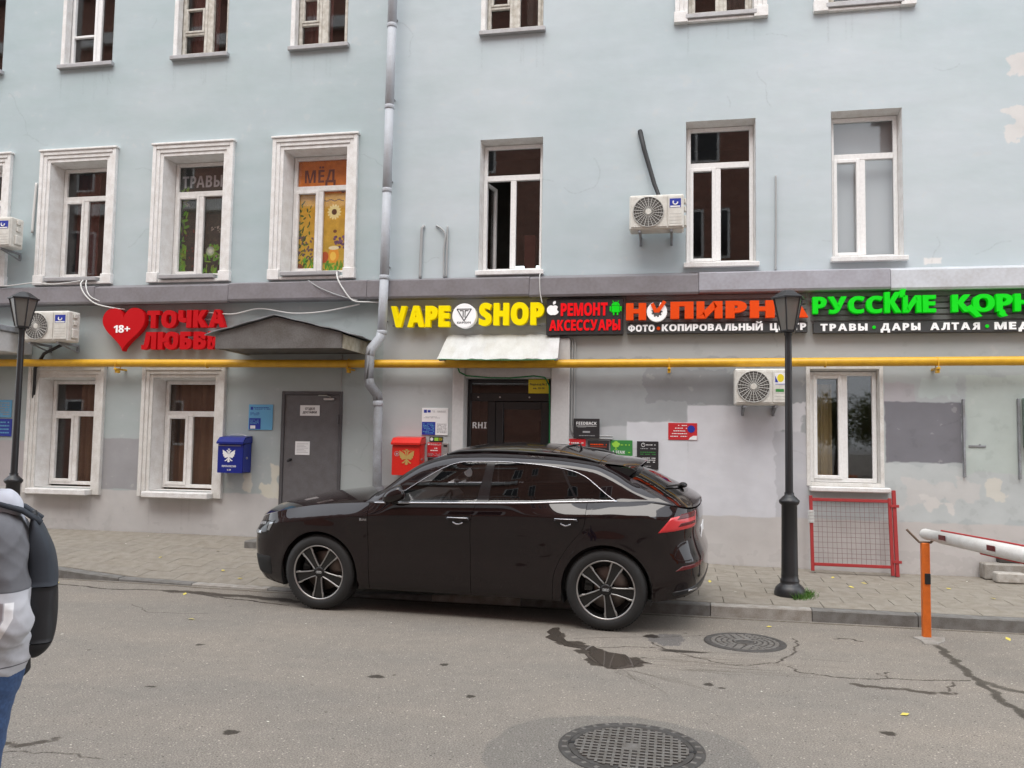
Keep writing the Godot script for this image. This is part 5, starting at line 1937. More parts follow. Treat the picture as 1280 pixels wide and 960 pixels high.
	b = board("faded paper notice above the parking board at the far left", "notice", -10.72, -10.42, 2.02, 2.30, M["print sky blue"], 0.006, "paper_notice")
	scribble(b, 0.03, 0.27, 0.03, 0.25, 6, M["print grey"])

func ring3(x: float, y: float, r: float, z: float) -> Array:
	var p := []
	for k in 21:
		p.append(Vector3(x + r * cos(TAU * k / 20.0), y + r * sin(TAU * k / 20.0), z))
	return p

# ---------------------------------------------------------------- shop signs
func rails(parent: Node3D, x0: float, x1: float, ys: Array, z: float) -> void:
	for y in ys:
		var st := S()
		bx(st, x0, x1, y - 0.012, y + 0.012, z - 0.022, z, 0.002)
		for i in 4:
			var x := lerpf(x0 + 0.08, x1 - 0.08, i / 3.0)
			bx(st, x - 0.01, x + 0.01, y - 0.01, y + 0.01, -0.01, z - 0.022)
		obj("rail", st, M["zinc old"], parent)

func make_signs() -> void:
	var st: SurfaceTool
	# the red heart and two words
	var s := thing("heart_sign", "red heart sign lettered 18+ with two red words beside it", "sign")
	rails(s, -8.1, -6.72, [3.55, 3.22], 0.07)
	st = S()
	var hp := PackedVector2Array()
	for k in 64:
		var a := TAU * k / 64.0
		var x := 16.0 * pow(sin(a), 3)
		var y := 13.0 * cos(a) - 5.0 * cos(2 * a) - 2.0 * cos(3 * a) - cos(4 * a)
		hp.append(Vector2(-8.37 + x * 0.0228, 3.455 + y * 0.0232))
	prism(st, hp, 0.06, 0.17)
	obj("heart", st, M["sign red"], s)
	word(s, "18+", -8.53, -8.25, 3.345, 3.46, 0.17, 0.008, M["sign white"], "bold", 0.05)
	word(s, "ТОЧКА", -7.98, -6.67, 3.415, 3.685, 0.07, 0.08, M["sign red"], "black", 0.05)
	word(s, "ЛЮБВИ", -8.06, -6.70, 3.085, 3.355, 0.07, 0.08, M["sign red"], "black", 0.05)
	# yellow letters with a round badge between
	s = thing("yellow_letter_sign", "yellow block letters with a round white badge between them", "sign")
	rails(s, -4.05, -1.80, [3.645, 3.42], 0.07)
	word(s, "VAPE", -4.05, -3.17, 3.385, 3.69, 0.07, 0.09, M["sign yellow"], "black", 0.03)
	word(s, "SHOP", -2.74, -1.81, 3.40, 3.715, 0.07, 0.09, M["sign yellow"], "black", 0.05)
	st = S()
	prism(st, disc(Vector2(-2.955, 3.54), 0.175, 0.175, 48), 0.05, 0.16, ID, 0.006)
	var badge := obj("badge", st, M["sign white"], s)
	st = S()
	var zt := 0.1605
	for e in [[[-0.105, 0.085], [0.105, 0.085]], [[-0.105, 0.085], [0.0, -0.085]], [[0.105, 0.085], [0.0, -0.085]], [[-0.062, 0.062], [-0.01, 0.062]], [[0.01, 0.062], [0.062, 0.062]], [[-0.014, 0.06], [-0.014, -0.035]], [[0.014, 0.06], [0.014, -0.035]]]:
		var p := Vector3(-2.955 + e[0][0], 3.55 + e[0][1], zt)
		var q := Vector3(-2.955 + e[1][0], 3.55 + e[1][1], zt)
		tube(st, [p, q], 0.007, 6)
	obj("triangle_mark", st, M["print dark"], badge)
	line(badge, "КИРПИЧ", -3.055, -2.855, 3.425, 3.455, 0.16, M["print dark"])
	# black box with red letters
	s = thing("repair_sign", "black box sign with red letters between an apple and a robot", "sign")
	st = S()
	bx(st, -1.78, -0.715, 3.255, 3.765, 0.0, 0.13, 0.008)
	obj("box", st, M["sign board"], s)
	word(s, "РЕМОНТ", -1.575, -0.925, 3.52, 3.70, 0.13, 0.012, M["sign neon red"], "heavy", 0.04)
	word(s, "АКСЕССУАРЫ", -1.735, -0.75, 3.315, 3.465, 0.13, 0.012, M["sign neon red"], "heavy", 0.035)
	apple(s, -1.685, 3.605)
	robot(s, -0.815, 3.62)
	# orange letters with a gear, white line below
	s = thing("copy_shop_sign", "orange block letters with a white gear ring over a white line of text", "sign")
	back_laths(s, -0.68, 1.70)
	word(s, "Н", -0.67, -0.40, 3.445, 3.675, 0.12, 0.08, M["sign orange"], "black", 0.04)
	gear(s, -0.255, 3.555)
	word(s, "ПИРНА", -0.075, 1.70, 3.455, 3.685, 0.12, 0.08, M["sign orange"], "black", 0.05)
	st = S()
	bx(st, -0.665, 1.70, 3.265, 3.405, 0.03, 0.12, 0.004)
	obj("text_board", st, M["sign back"], s)
	word(s, "ФОТО", -0.645, -0.285, 3.292, 3.385, 0.12, 0.015, M["sign white"], "heavy", 0.05)
	st = S()
	prism(st, disc(Vector2(-0.235, 3.335), 0.024, 0.024, 16), 0.12, 0.135)
	obj("dot", st, M["sign orange"], s)
	word(s, "КОПИРОВАЛЬНЫЙ ЦЕНТР", -0.19, 1.68, 3.295, 3.388, 0.12, 0.015, M["sign white"], "heavy", 0.05)
	# green letters
	s = thing("herb_shop_sign", "bright green curved letters over a white line of text", "sign")
	back_laths(s, 1.75, 5.9)
	tall_word(s, "РУССКИЕ", 1.755, 3.27, 3.50, 3.72, [1, 1, 1, 1, 1.22, 1.0, 1.0])
	tall_word(s, "КОРНИ", 3.44, 4.66, 3.50, 3.72, [1.0, 1, 1, 1, 1])
	st = S()
	# the flourishes: a raised stem, and tails that sweep below the line
	st = S()
	prism(st, PackedVector2Array([Vector2(2.82, 3.70), Vector2(2.885, 3.70), Vector2(2.885, 3.76), Vector2(2.90, 3.80), Vector2(2.84, 3.80), Vector2(2.82, 3.77)]), 0.12, 0.2)
	obj("flourish", st, M["sign green"], s)
	st = S()
	prism(st, PackedVector2Array([Vector2(3.60, 3.55), Vector2(3.66, 3.59), Vector2(3.79, 3.44), Vector2(3.72, 3.43)]), 0.12, 0.2025)
	obj("flourish", st, M["sign green"], s)
	st = S()
	prism(st, PackedVector2Array([Vector2(3.985, 3.52), Vector2(4.045, 3.52), Vector2(4.06, 3.47), Vector2(4.085, 3.445), Vector2(4.02, 3.43), Vector2(3.985, 3.46)]), 0.12, 0.2025)
	obj("flourish", st, M["sign green"], s)
	st = S()
	bx(st, 1.775, 5.2, 3.25, 3.392, 0.03, 0.12, 0.004)
	obj("text_board", st, M["sign back"], s)
	word(s, "ТРАВЫ", 1.86, 2.44, 3.278, 3.372, 0.12, 0.015, M["sign white"], "heavy", 0.10)
	word(s, "ДАРЫ АЛТАЯ", 2.60, 3.78, 3.278, 3.372, 0.12, 0.015, M["sign white"], "heavy", 0.10)
	word(s, "МЕД", 3.95, 4.36, 3.278, 3.372, 0.12, 0.015, M["sign white"], "heavy", 0.10)
	for x in [2.52, 3.865]:
		st = S()
		prism(st, disc(Vector2(x, 3.322), 0.022, 0.022, 16), 0.12, 0.132)
		obj("dot", st, M["sign green"], s)

func tall_word(s: Node3D, txt: String, x0: float, x1: float, y0: float, y1: float, stretch: Array) -> void:
	var w := []
	var total := 0.0
	for ch in txt:
		var a := glyph(ch, "heavy").get_aabb().size.x
		w.append(a)
		total += a + 0.035
	var k := (x1 - x0) / total
	var x := x0
	for i in txt.length():
		var h: float = (y1 - y0) * stretch[i]
		word(s, txt[i], x, x + w[i] * k, y0, y0 + h, 0.12, 0.08, M["sign green"], "heavy")
		word(s, txt[i], x + 0.006, x + w[i] * k + 0.006, y0 - 0.006, y0 + h - 0.006, 0.09, 0.028, M["sign green side"], "heavy", 0.06, "letter_back")
		x += (w[i] + 0.035) * k

func back_laths(s: Node3D, x0: float, x1: float) -> void:      # the frame of laths behind the letters
	for i in 5:
		var st := S()
		var y := 3.425 + i * 0.078
		bx(st, x0, x1, y, y + 0.058, 0.035, 0.05, 0.002)
		obj("lath", st, M["sign lath"], s)
	var st := S()
	for i in int((x1 - x0) / 0.55) + 1:
		bx(st, x0 + i * 0.55 + 0.04, x0 + i * 0.55 + 0.06, 3.42, 3.80, -0.01, 0.034)
	obj("upright", st, M["zinc old"], s)

func apple(s: Node3D, cx: float, cy: float) -> void:
	var st := S()
	var p := PackedVector2Array()
	var r := 0.075
	for k in 48:
		var a := TAU * k / 48.0 + PI / 2
		var rr := r * (1.0 + 0.10 * cos(2 * (a - PI / 2)) * -1.0 - 0.16 * exp(-pow(wrapf(a - PI / 2, -PI, PI) / 0.34, 2)) - 0.07 * exp(-pow(wrapf(a + PI / 2, -PI, PI) / 0.24, 2)))
		var v := Vector2(cos(a) * rr * 1.04, sin(a) * rr * 1.0 * 1.08)
		# the bite
		var b := v - Vector2(0.093, 0.012)
		if b.length() < 0.038:
			v = Vector2(0.093, 0.012) + b.normalized() * 0.038
		p.append(Vector2(cx, cy) + v)
	prism(st, p, 0.13, 0.142)
	var leaf := PackedVector2Array()
	for k in 9:
		var t := k / 8.0
		leaf.append(Vector2(cx + 0.002 + 0.035 * t - 0.016 * sin(t * PI), cy + 0.078 + 0.05 * t + 0.012 * sin(t * PI)))
	for k in range(1, 8):
		var t := 1.0 - k / 8.0
		leaf.append(Vector2(cx + 0.002 + 0.035 * t + 0.016 * sin(t * PI), cy + 0.078 + 0.05 * t - 0.012 * sin(t * PI)))
	prism(st, leaf, 0.13, 0.142)
	obj("apple_emblem", st, M["sign white"], s)

func robot(s: Node3D, cx: float, cy: float) -> void:
	var st := S()
	var head := PackedVector2Array()
	for k in 17:
		var a := PI * k / 16.0
		head.append(Vector2(cx + 0.055 * cos(a), cy + 0.035 + 0.050 * sin(a)))
	prism(st, head, 0.13, 0.142)
	bx(st, cx - 0.055, cx + 0.055, cy - 0.06, cy + 0.028, 0.13, 0.142, 0.004)
	for k in [-1.0, 1.0]:
		bx(st, cx + k * 0.062, cx + k * 0.082, cy - 0.045, cy + 0.025, 0.13, 0.142, 0.006)
		bx(st, cx + k * 0.016, cx + k * 0.036, cy - 0.098, cy - 0.061, 0.13, 0.142, 0.004)
		tube(st, [Vector3(cx + k * 0.026, cy + 0.075, 0.136), Vector3(cx + k * 0.042, cy + 0.105, 0.136)], 0.005, 6)
	obj("robot_emblem", st, M["sign green"], s)
	st = S()
	for k in [-1.0, 1.0]:
		prism(st, disc(Vector2(cx + k * 0.024, cy + 0.056), 0.006, 0.006, 10), 0.142, 0.1435)
	obj("eye", st, M["sign board"], s)

func gear(s: Node3D, cx: float, cy: float) -> void:
	# a white ring open at the top, toothed inside, with an orange tick through it
	var st := S()
	var n := 40
	for i in n:
		var a0 := deg_to_rad(112.0) + deg_to_rad(318.0) * i / n
		var a1 := deg_to_rad(112.0) + deg_to_rad(318.0) * (i + 1) / n
		var ri := 0.076 if i % 5 < 3 else 0.062
		var p := PackedVector2Array([Vector2(cx + 0.135 * cos(a0), cy + 0.135 * sin(a0)), Vector2(cx + 0.135 * cos(a1), cy + 0.135 * sin(a1)), Vector2(cx + ri * cos(a1), cy + ri * sin(a1)), Vector2(cx + ri * cos(a0), cy + ri * sin(a0))])
		prism(st, p, 0.12, 0.195)
	obj("gear_ring", st, M["sign white"], s)
	st = S()
	prism(st, PackedVector2Array([Vector2(cx - 0.085, cy + 0.10), Vector2(cx - 0.045, cy + 0.12), Vector2(cx + 0.0, cy + 0.03), Vector2(cx + 0.085, cy + 0.15), Vector2(cx + 0.125, cy + 0.125), Vector2(cx + 0.03, cy - 0.015), Vector2(cx - 0.035, cy - 0.015)]), 0.198, 0.215)
	obj("tick", st, M["sign orange"], s)

# ---------------------------------------------------------------- street furniture
func lamp_post(label: String, at: Vector3, h: float, turn: float) -> void:
	var l := thing("street_lamp", label, "street lamp", at, "lantern street lamps on the pavement")
	l.rotation.y = turn
	var st := smooth()
	lathe(st, [[0.0, -0.03], [0.165, -0.03], [0.168, 0.03], [0.160, 0.055], [0.150, 0.085], [0.118, 0.115], [0.100, 0.13], [0.104, 0.15], [0.104, 0.165], [0.092, 0.18], [0.092, 0.22]], 24)
	obj("base", st, M["lamp iron"], l)
	st = smooth()
	lathe(st, [[0.090, 0.22], [0.087, 0.5], [0.084, 0.98], [0.105, 1.0], [0.112, 1.02], [0.110, 1.035], [0.070, 1.075], [0.052, 1.09], [0.052, 1.12]], 24)
	obj("lower_post", st, M["lamp iron"], l)
	st = smooth()
	lathe(st, [[0.043, 1.11], [0.037, h - 0.62], [0.037, h - 0.52], [0.046, h - 0.51], [0.046, h - 0.485], [0.038, h - 0.475]], 20)
	obj("post", st, M["lamp iron"], l)
	st = S()
	lathe(st, [[0.0, h - 0.485], [0.075, h - 0.485], [0.085, h - 0.465], [0.085, h - 0.455], [0.0, h - 0.455]], 6)
	obj("lantern_floor", st, M["lamp iron"], l)
	var yb := h - 0.455
	var yt := h - 0.10
	var rb := 0.085
	var rt := 0.165
	for k in 6:
		var a := TAU * k / 6.0
		var b := TAU * (k + 1) / 6.0
		st = S()
		tube(st, [Vector3(cos(a) * rb, yb, sin(a) * rb), Vector3(cos(a) * rt, yt, sin(a) * rt)], 0.009, 6)
		obj("lantern_bar", st, M["lamp iron"], l)
		st = S()
		quad(st, Vector3(cos(a) * rb, yb, sin(a) * rb) * Vector3(0.98, 1, 0.98), Vector3(cos(a) * rt, yt, sin(a) * rt) * Vector3(0.98, 1, 0.98), Vector3(cos(b) * rt, yt, sin(b) * rt) * Vector3(0.98, 1, 0.98), Vector3(cos(b) * rb, yb, sin(b) * rb) * Vector3(0.98, 1, 0.98))
		obj("lantern_pane", st, M["lamp glass"], l)
	st = S()
	lathe(st, [[0.0, yt - 0.004], [0.19, yt - 0.004], [0.192, yt + 0.012], [0.168, yt + 0.024], [0.080, yt + 0.085], [0.040, yt + 0.10], [0.0, yt + 0.102]], 6)
	obj("lantern_roof", st, M["lamp iron"], l)
	st = smooth()
	ellipsoid(st, Vector3(0, yb + 0.17, 0), Vector3(0.04, 0.07, 0.04))
	lathe(st, [[0.018, yb], [0.018, yb + 0.12]], 10)
	obj("bulb", st, M["print white"], l)

func make_street_things() -> void:
	lamp_post("black lantern lamp with grass at its foot, right of the car", Vector3(1.236, pave(1.236, 1.847), 1.847), 3.385, 0.25)
	lamp_post("black lantern lamp at the left edge, behind the passer-by", Vector3(-8.45, pave(-8.45, 2.1), 2.1), 3.50, 0.55)
	# red gate leaf leaning on the wall
	var g := thing("gate_leaf", "red framed wire mesh gate leaf leaning on the wall under the window", "gate", Vector3(1.69, 0.172, 0.30))
	g.rotation.x = -0.13
	var st := S()
	bx(st, 0.0, 0.04, 0.02, 0.97, 0, 0.04, 0.004)
	bx(st, 0.95, 0.99, 0.0, 0.96, 0, 0.04, 0.004)
	bx(st, 0.041, 0.949, 0.90, 0.94, 0, 0.038, 0.004)
	bx(st, 0.041, 0.949, 0.085, 0.125, 0, 0.038, 0.004)
	obj("frame", st, M["gate red"], g)
	st = S()
	bx(st, 1.00, 1.045, -0.01, 1.06, 0.0, 0.045, 0.004)
	obj("post", st, M["gate red"], g)
	for y in [0.17, 0.86]:
		st = S()
		bx(st, 0.97, 1.075, y - 0.018, y + 0.018, 0.046, 0.056, 0.003)
		obj("hinge", st, M["gate red"], g)
	st = S()
	for i in range(1, 16):
		var x := 0.04 + 0.91 * i / 16.0
		tube(st, [Vector3(x, 0.12, 0.02), Vector3(x + 0.006 * sin(i * 2.0), 0.5, 0.024), Vector3(x, 0.905, 0.02)], 0.0028, 4)
	for i in range(1, 12):
		var y := 0.12 + 0.785 * i / 12.0
		tube(st, [Vector3(0.035, y, 0.024), Vector3(0.5, y + 0.008 * sin(i * 1.7), 0.028), Vector3(0.955, y, 0.024)], 0.0028, 4)
	obj("wire_mesh", st, M["gate wire"], g)
	st = S()
	for i in 9:
		var y := 0.63 + i * 0.018
		tube(st, ring_y(0.02, y, 0.02, 0.032 + 0.004 * sin(i * 3.0)), 0.008, 5, false)
	obj("rope_binding", st, M["cable white"], g)
	# barrier: the catch post and the boom resting in its fork
	var p := thing("barrier_post", "orange square steel catch post standing in the street", "post", Vector3(2.31, 0.0, 3.02))
	st = S()
	bx(st, -0.035, 0.035, -0.03, 0.88, -0.035, 0.035, 0.006)
	obj("tube", st, M["post orange"], p)
	st = S()
	tube(st, [Vector3(-0.16, 1.0, 0.0), Vector3(-0.05, 0.885, 0), Vector3(0.05, 0.884, 0), Vector3(0.16, 1.0, 0.0)], 0.012, 6)
	obj("fork", st, M["rust"], p)
	st = S()
	bx(st, -0.016, 0.034, 0.50, 0.60, 0.035, 0.045, 0.003)
	obj("reflector", st, M["black"], p)
	st = S()
	var cp := PackedVector2Array()
	for q in [[-0.13, -0.09], [0.0, -0.04], [0.17, -0.02], [0.12, -0.20], [0.02, -0.32], [-0.10, -0.36], [-0.09, -0.22]]:
		cp.append(Vector2(q[0], q[1] + 0.06))
	prism(st, cp, -0.01, 0.012, Transform3D(Basis(Vector3.RIGHT, -PI / 2), Vector3.ZERO), 0.006)
	tag(obj("cement_footing", st, M["concrete"]), "pale cement patch round the foot of the orange post", "footing").position = Vector3(2.31, 0.0, 3.02)
	var bm := thing("barrier_boom", "white tubular barrier boom with red edge, resting on the orange post", "barrier", Vector3(2.33, 0.955, 2.92))
	var dir := Vector3(0.31, 0.0, 1.30).normalized()
	st = smooth()
	tube(st, [Vector3.ZERO, dir * 0.02, dir * 0.28, dir * 0.281, dir * 1.2, dir * 5.4], [0.046, 0.05, 0.050, 0.056, 0.063, 0.066], 18)
	obj("tube", st, M["boom white"], bm)
	st = S()
	tube(st, [dir * 0.30 + Vector3(0, 0.062, 0), dir * 1.2 + Vector3(0, 0.069, 0), dir * 5.3 + Vector3(0, 0.072, 0)], 0.0075, 6)
	tube(st, [dir * 0.9 + Vector3(0, -0.066, 0), dir * 5.3 + Vector3(0, -0.072, 0)], 0.008, 6)
	obj("rubber_edge", st, M["boom red"], bm)
	var side := Vector3(-dir.z, 0, dir.x)
	for d in [0.42, 1.15, 1.9, 2.7]:
		st = S()
		var xf := Transform3D(Basis(dir, Vector3.UP, side), dir * d + side * (0.0605 if d < 1 else 0.0645) + Vector3(0, 0.01, 0))
		box(st, Vector3(-0.055, -0.022, 0.0), Vector3(0.055, 0.022, 0.006), 0.002, xf)
		obj("reflector", st, M["lamp dark red"], bm)
	var stand := thing("barrier_cabinet", "orange barrier cabinet beside the street, right of the photo", "cabinet", Vector3(2.33, 0, 2.92) + dir * 5.55)
	st = S()
	bx(st, -0.18, 0.18, 0, 1.12, -0.18, 0.18, 0.02)
	obj("box", st, M["post orange"], stand)
	manholes()

func ring_y(x: float, y: float, z: float, r: float) -> Array:
	var p := []
	for k in 13:
		p.append(Vector3(x + r * cos(TAU * k / 12.0), y, z + r * sin(TAU * k / 12.0)))
	return p

func manholes() -> void:
	for k in 2:
		var near := k == 0
		var mh := thing("manhole_cover", "large round iron manhole cover with a waffle pattern, nearest the camera" if near else "round iron manhole cover behind the car, dished in the middle", "manhole cover", Vector3(-0.25, 0, 6.54) if near else Vector3(0.615, 0, 3.66))
		var R := 0.425 if near else 0.36
		var st := smooth()
		lathe(st, [[R, 0.0], [R, 0.006], [R - 0.012, 0.010], [R - 0.055, 0.010], [R - 0.06, 0.004], [R - 0.06, 0.0]], 56)
		obj("frame", st, M["cast iron"], mh)
		st = S()
		lathe(st, [[R - 0.064, 0.0], [R - 0.064, 0.007], [R - 0.09, 0.007], [R - 0.092, 0.0035], [0.0, 0.0035]], 48)
		obj("lid", st, M["cast iron"], mh)
		st = S()
		var r0 := R - 0.10
		if near:
			for i in range(-7, 8):
				var x := i * 0.046
				var h := sqrt(maxf(0.0, r0 * r0 - x * x))
				if h > 0.03:
					bx(st, x - 0.008, x + 0.008, 0.0036, 0.0125, -h, h, 0.002)
					bx(st, -h, h, 0.0036, 0.0120, x - 0.008, x + 0.008, 0.002)
			for i in 28:
				var a := TAU * i / 28.0
				box(st, Vector3(R - 0.05, 0.0095, -0.012), Vector3(R - 0.018, 0.0125, 0.012), 0.002, Transform3D(Basis(Vector3.UP, a), Vector3.ZERO))
			prism(st, disc(Vector2.ZERO, 0.06, 0.06, 6), 0.004, 0.011, Transform3D(Basis(Vector3.RIGHT, -PI / 2), Vector3.ZERO), 0.002)
		else:
			for ring in 4:
				var rr := 0.13 + ring * 0.05
				var cnt := 10 + ring * 5
				for i in cnt:
					var a := TAU * (i + 0.5 * (ring % 2)) / cnt
					box(st, Vector3(rr - 0.019, 0.0036, -rr * PI / cnt * 0.82), Vector3(rr + 0.019, 0.0095, rr * PI / cnt * 0.82), 0.003, Transform3D(Basis(Vector3.UP, a), Vector3.ZERO))
			lathe(st, [[0.10, 0.0036], [0.10, 0.012], [0.088, 0.012], [0.083, 0.0045]], 24)
		obj("tread_pattern", st, M["worn iron"], mh)
		if near:
			for s in [-1.0, 1.0]:
				st = S()
				box(st, Vector3(s * (R - 0.075) - 0.022, 0.0072, -0.012), Vector3(s * (R - 0.075) + 0.022, 0.012, 0.012), 0.002)
				obj("lifting_eye", st, M["black"], mh)

# ---------------------------------------------------------------- the car
# Own axes: x from the front axle to the rear, y up from the ground, z out to the near side.
const PLAN := [[-0.975, 0.0], [-0.970, 0.25], [-0.950, 0.48], [-0.900, 0.68], [-0.79, 0.825], [-0.56, 0.930], [-0.25, 0.976], [0.1, 0.990], [0.6, 0.988], [1.3, 0.984], [2.0, 0.986], [2.6, 0.993], [3.0, 0.994], [3.3, 0.978], [3.55, 0.930], [3.72, 0.845], [3.82, 0.70], [3.875, 0.46], [3.895, 0.22], [3.90, 0.0]]
const EDGE := [[-0.99, 0.84], [-0.93, 0.875], [-0.80, 0.915], [-0.65, 0.955], [-0.31, 1.035], [0.0, 1.080], [0.35, 1.108], [0.50, 1.120], [0.54, 1.150], [0.72, 1.292], [0.91, 1.436], [1.07, 1.530], [1.25, 1.588], [1.40, 1.612], [1.82, 1.625], [2.3, 1.610], [2.83, 1.555], [3.01, 1.486], [3.29, 1.335], [3.62, 1.185], [3.76, 1.150], [3.90, 1.12]]      # the edge of bonnet, screen, roof and tail
const BELT := [[-0.99, 0.84], [-0.93, 0.875], [-0.80, 0.915], [-0.65, 0.955], [-0.31, 1.035], [0.0, 1.080], [0.35, 1.108], [0.55, 1.122], [0.92, 1.135], [1.9, 1.165], [2.76, 1.198], [3.06, 1.212], [3.29, 1.212], [3.62, 1.180], [3.76, 1.150], [3.90, 1.12]]
const GLASS_TOP := [[0.74, 1.135], [0.80, 1.168], [0.98, 1.285], [1.16, 1.400], [1.30, 1.480], [1.42, 1.528], [1.55, 1.550], [1.87, 1.556], [2.18, 1.545], [2.38, 1.525], [2.54, 1.500], [2.65, 1.474], [2.76, 1.430], [2.89, 1.340], [3.00, 1.258], [3.075, 1.213]]
const CENTRE := [[-0.985, 0.86], [-0.95, 0.925], [-0.86, 0.985], [-0.69, 1.030], [-0.35, 1.095], [0.0, 1.140], [0.30, 1.170], [0.42, 1.178], [0.47, 1.195], [0.72, 1.345], [1.00, 1.515], [1.20, 1.612], [1.44, 1.672], [1.67, 1.697], [1.9, 1.702], [2.17, 1.694], [2.41, 1.668], [2.69, 1.622], [2.91, 1.580], [3.05, 1.535], [3.26, 1.452], [3.37, 1.405], [3.58, 1.300], [3.74, 1.215], [3.80, 1.185], [3.86, 1.175], [3.905, 1.12]]
const ARCH_R := 0.43
const AXLES := [0.0, 2.99]
var plan_pts := []
var edge_z := []
var paint: Material

func plan_at(u: float) -> Vector2:          # u: 0 at the middle of the nose, 1 at the middle of the tail
	var f := clampf(u, 0, 1) * (plan_pts.size() - 1)
	var i := mini(int(f), plan_pts.size() - 2)
	return plan_pts[i].lerp(plan_pts[i + 1], f - i)

func plan_u(x: float) -> float:
	var lo := 0.0
	var hi := 1.0
	for k in 26:
		var mid := (lo + hi) * 0.5
		if plan_at(mid).x < x:
			lo = mid
		else:
			hi = mid
	return (lo + hi) * 0.5

func plan_normal(u: float) -> Vector2:
	var t := (plan_at(u + 0.004) - plan_at(u - 0.004)).normalized()
	return Vector2(t.y, -t.x) * -1.0

func shoulder(x: float) -> float:           # how far the top of the flank leans in
	var front := exp(-pow((x - 0.05) / 0.52, 4))
	var rear := exp(-pow((x - 3.02) / 0.66, 4))
	return 0.024 + 0.082 * front + 0.090 * rear

func flank(x: float, y: float) -> float:    # how far in from the plan's outline the body lies at this height
	var top := curve(BELT, x)
	var w := shoulder(x)
	var side := curve([[0.18, 0.115], [0.24, 0.075], [0.30, 0.052], [0.42, 0.040], [0.445, 0.030], [0.62, 0.030], [0.78, 0.016], [0.90, 0.004], [1.3, 0.0]], y)
	var nose := curve([[0.15, 0.16], [0.24, 0.09], [0.32, 0.045], [0.45, 0.015], [0.62, 0.0], [0.74, 0.01], [0.84, 0.05], [1.0, 0.08]], y)
	var tail := curve([[0.20, 0.16], [0.28, 0.10], [0.36, 0.04], [0.52, 0.0], [0.66, 0.0], [0.74, 0.030], [0.88, 0.060], [1.02, 0.050], [1.15, 0.055]], y)
	var wn := clampf((-0.50 - x) / 0.35, 0, 1)
	var wt := clampf((x - 3.45) / 0.35, 0, 1)
	wn = wn * wn * (3 - 2 * wn)
	wt = wt * wt * (3 - 2 * wt)
	var d := lerpf(lerpf(side, nose, wn), tail, wt)
	# the shoulder: a crease below which the flank stands, above which it leans in
	var h := y - (top - 0.125)
	if h > 0:
		d += w * (1.0 - wn * 0.5) * pow(h / 0.125, 1.2) * (1.0 - wt * 0.55)
	# flares round the wheels
	for a in AXLES:
		var q := Vector2(x - a, y - 0.385).length()
		d -= 0.020 * exp(-pow((q - ARCH_R) / 0.10, 2))
	return d

func skin(u: float, y: float, off := 0.0) -> Vector3:
	var p := plan_at(u)
	var n := plan_normal(u)
	var q := p - n * (flank(p.x, y) - off)
	return Vector3(q.x, y, maxf(0.0, q.y))

func flank_low(x: float) -> float:
	for a in AXLES:
		var d: float = absf(x - a)
		if d < ARCH_R:
			return 0.385 + sqrt(ARCH_R * ARCH_R - d * d)
	return curve([[-0.99, 0.28], [-0.7, 0.235], [-0.43, 0.215], [0.44, 0.235], [2.5, 0.245], [3.43, 0.29], [3.72, 0.32], [3.90, 0.36]], x)

func side_z(x: float, y: float) -> float:      # the cabin's side: leans in above the belt
	var b := curve(BELT, x)
	var base := top_edge(x)
	var h := maxf(0.0, y - b)
	var e := curve(EDGE, x)
	var near := maxf(0.0, 0.085 - maxf(0.0, e - y))          # rounds off towards the roof
	return base - 0.012 * minf(1.0, h / 0.01) - 0.44 * h - 0.16 * h * h - 0.02 * clampf((x - 2.9) / 0.6, 0, 1) - 8.5 * near * near * clampf((e - b) / 0.15, 0, 1)

func top_edge(x: float) -> float:          # half width along the upper edge of the flanks
	if edge_z.is_empty():
		for k in 241:
			var u := k / 240.0
			var p := skin(u, curve(BELT, plan_at(u).x))
			if edge_z.is_empty() or p.x > edge_z[-1][0] + 1e-4:
				edge_z.append([p.x, p.z])
	if x <= edge_z[0][0]:
		return edge_z[0][1]
	var lo := 0
	var hi := edge_z.size() - 1
	while hi - lo > 1:
		var m := (lo + hi) / 2
		if edge_z[m][0] < x:
			lo = m
		else:
			hi = m
	return lerpf(edge_z[lo][1], edge_z[hi][1], clampf((x - edge_z[lo][0]) / (edge_z[hi][0] - edge_z[lo][0]), 0, 1))

func edge_at(x: float) -> Vector3:
	var y := curve(EDGE, x)
	return Vector3(x, y, side_z(x, y))

func top_y(x: float, zn: float) -> float:
	var e := curve(EDGE, x)
	return e + (curve(CENTRE, x) - e) * (1.0 - pow(absf(zn), 2.3))

func top_pt(x: float, zn: float, off := 0.0) -> Vector3:
	var e := edge_at(x)
	return Vector3(x, top_y(x, zn) + off, zn * e.z)

func mirror_z(g: Array) -> Array:
	var r := []
	for row in g:
		var q := []
		for v in row:
			q.append(Vector3(v.x, v.y, -v.z))
		r.append(q)
	return r

func both(st: SurfaceTool, g: Array, flip := false) -> void:
	grid(st, g, flip)
	grid(st, mirror_z(g), not flip)

func rows_t() -> Array:
	var t := []
	for i in 15:
		t.append(0.72 * i / 14.0)
	for i in range(1, 19):
		t.append(0.72 + 0.28 * i / 18.0)
	return t

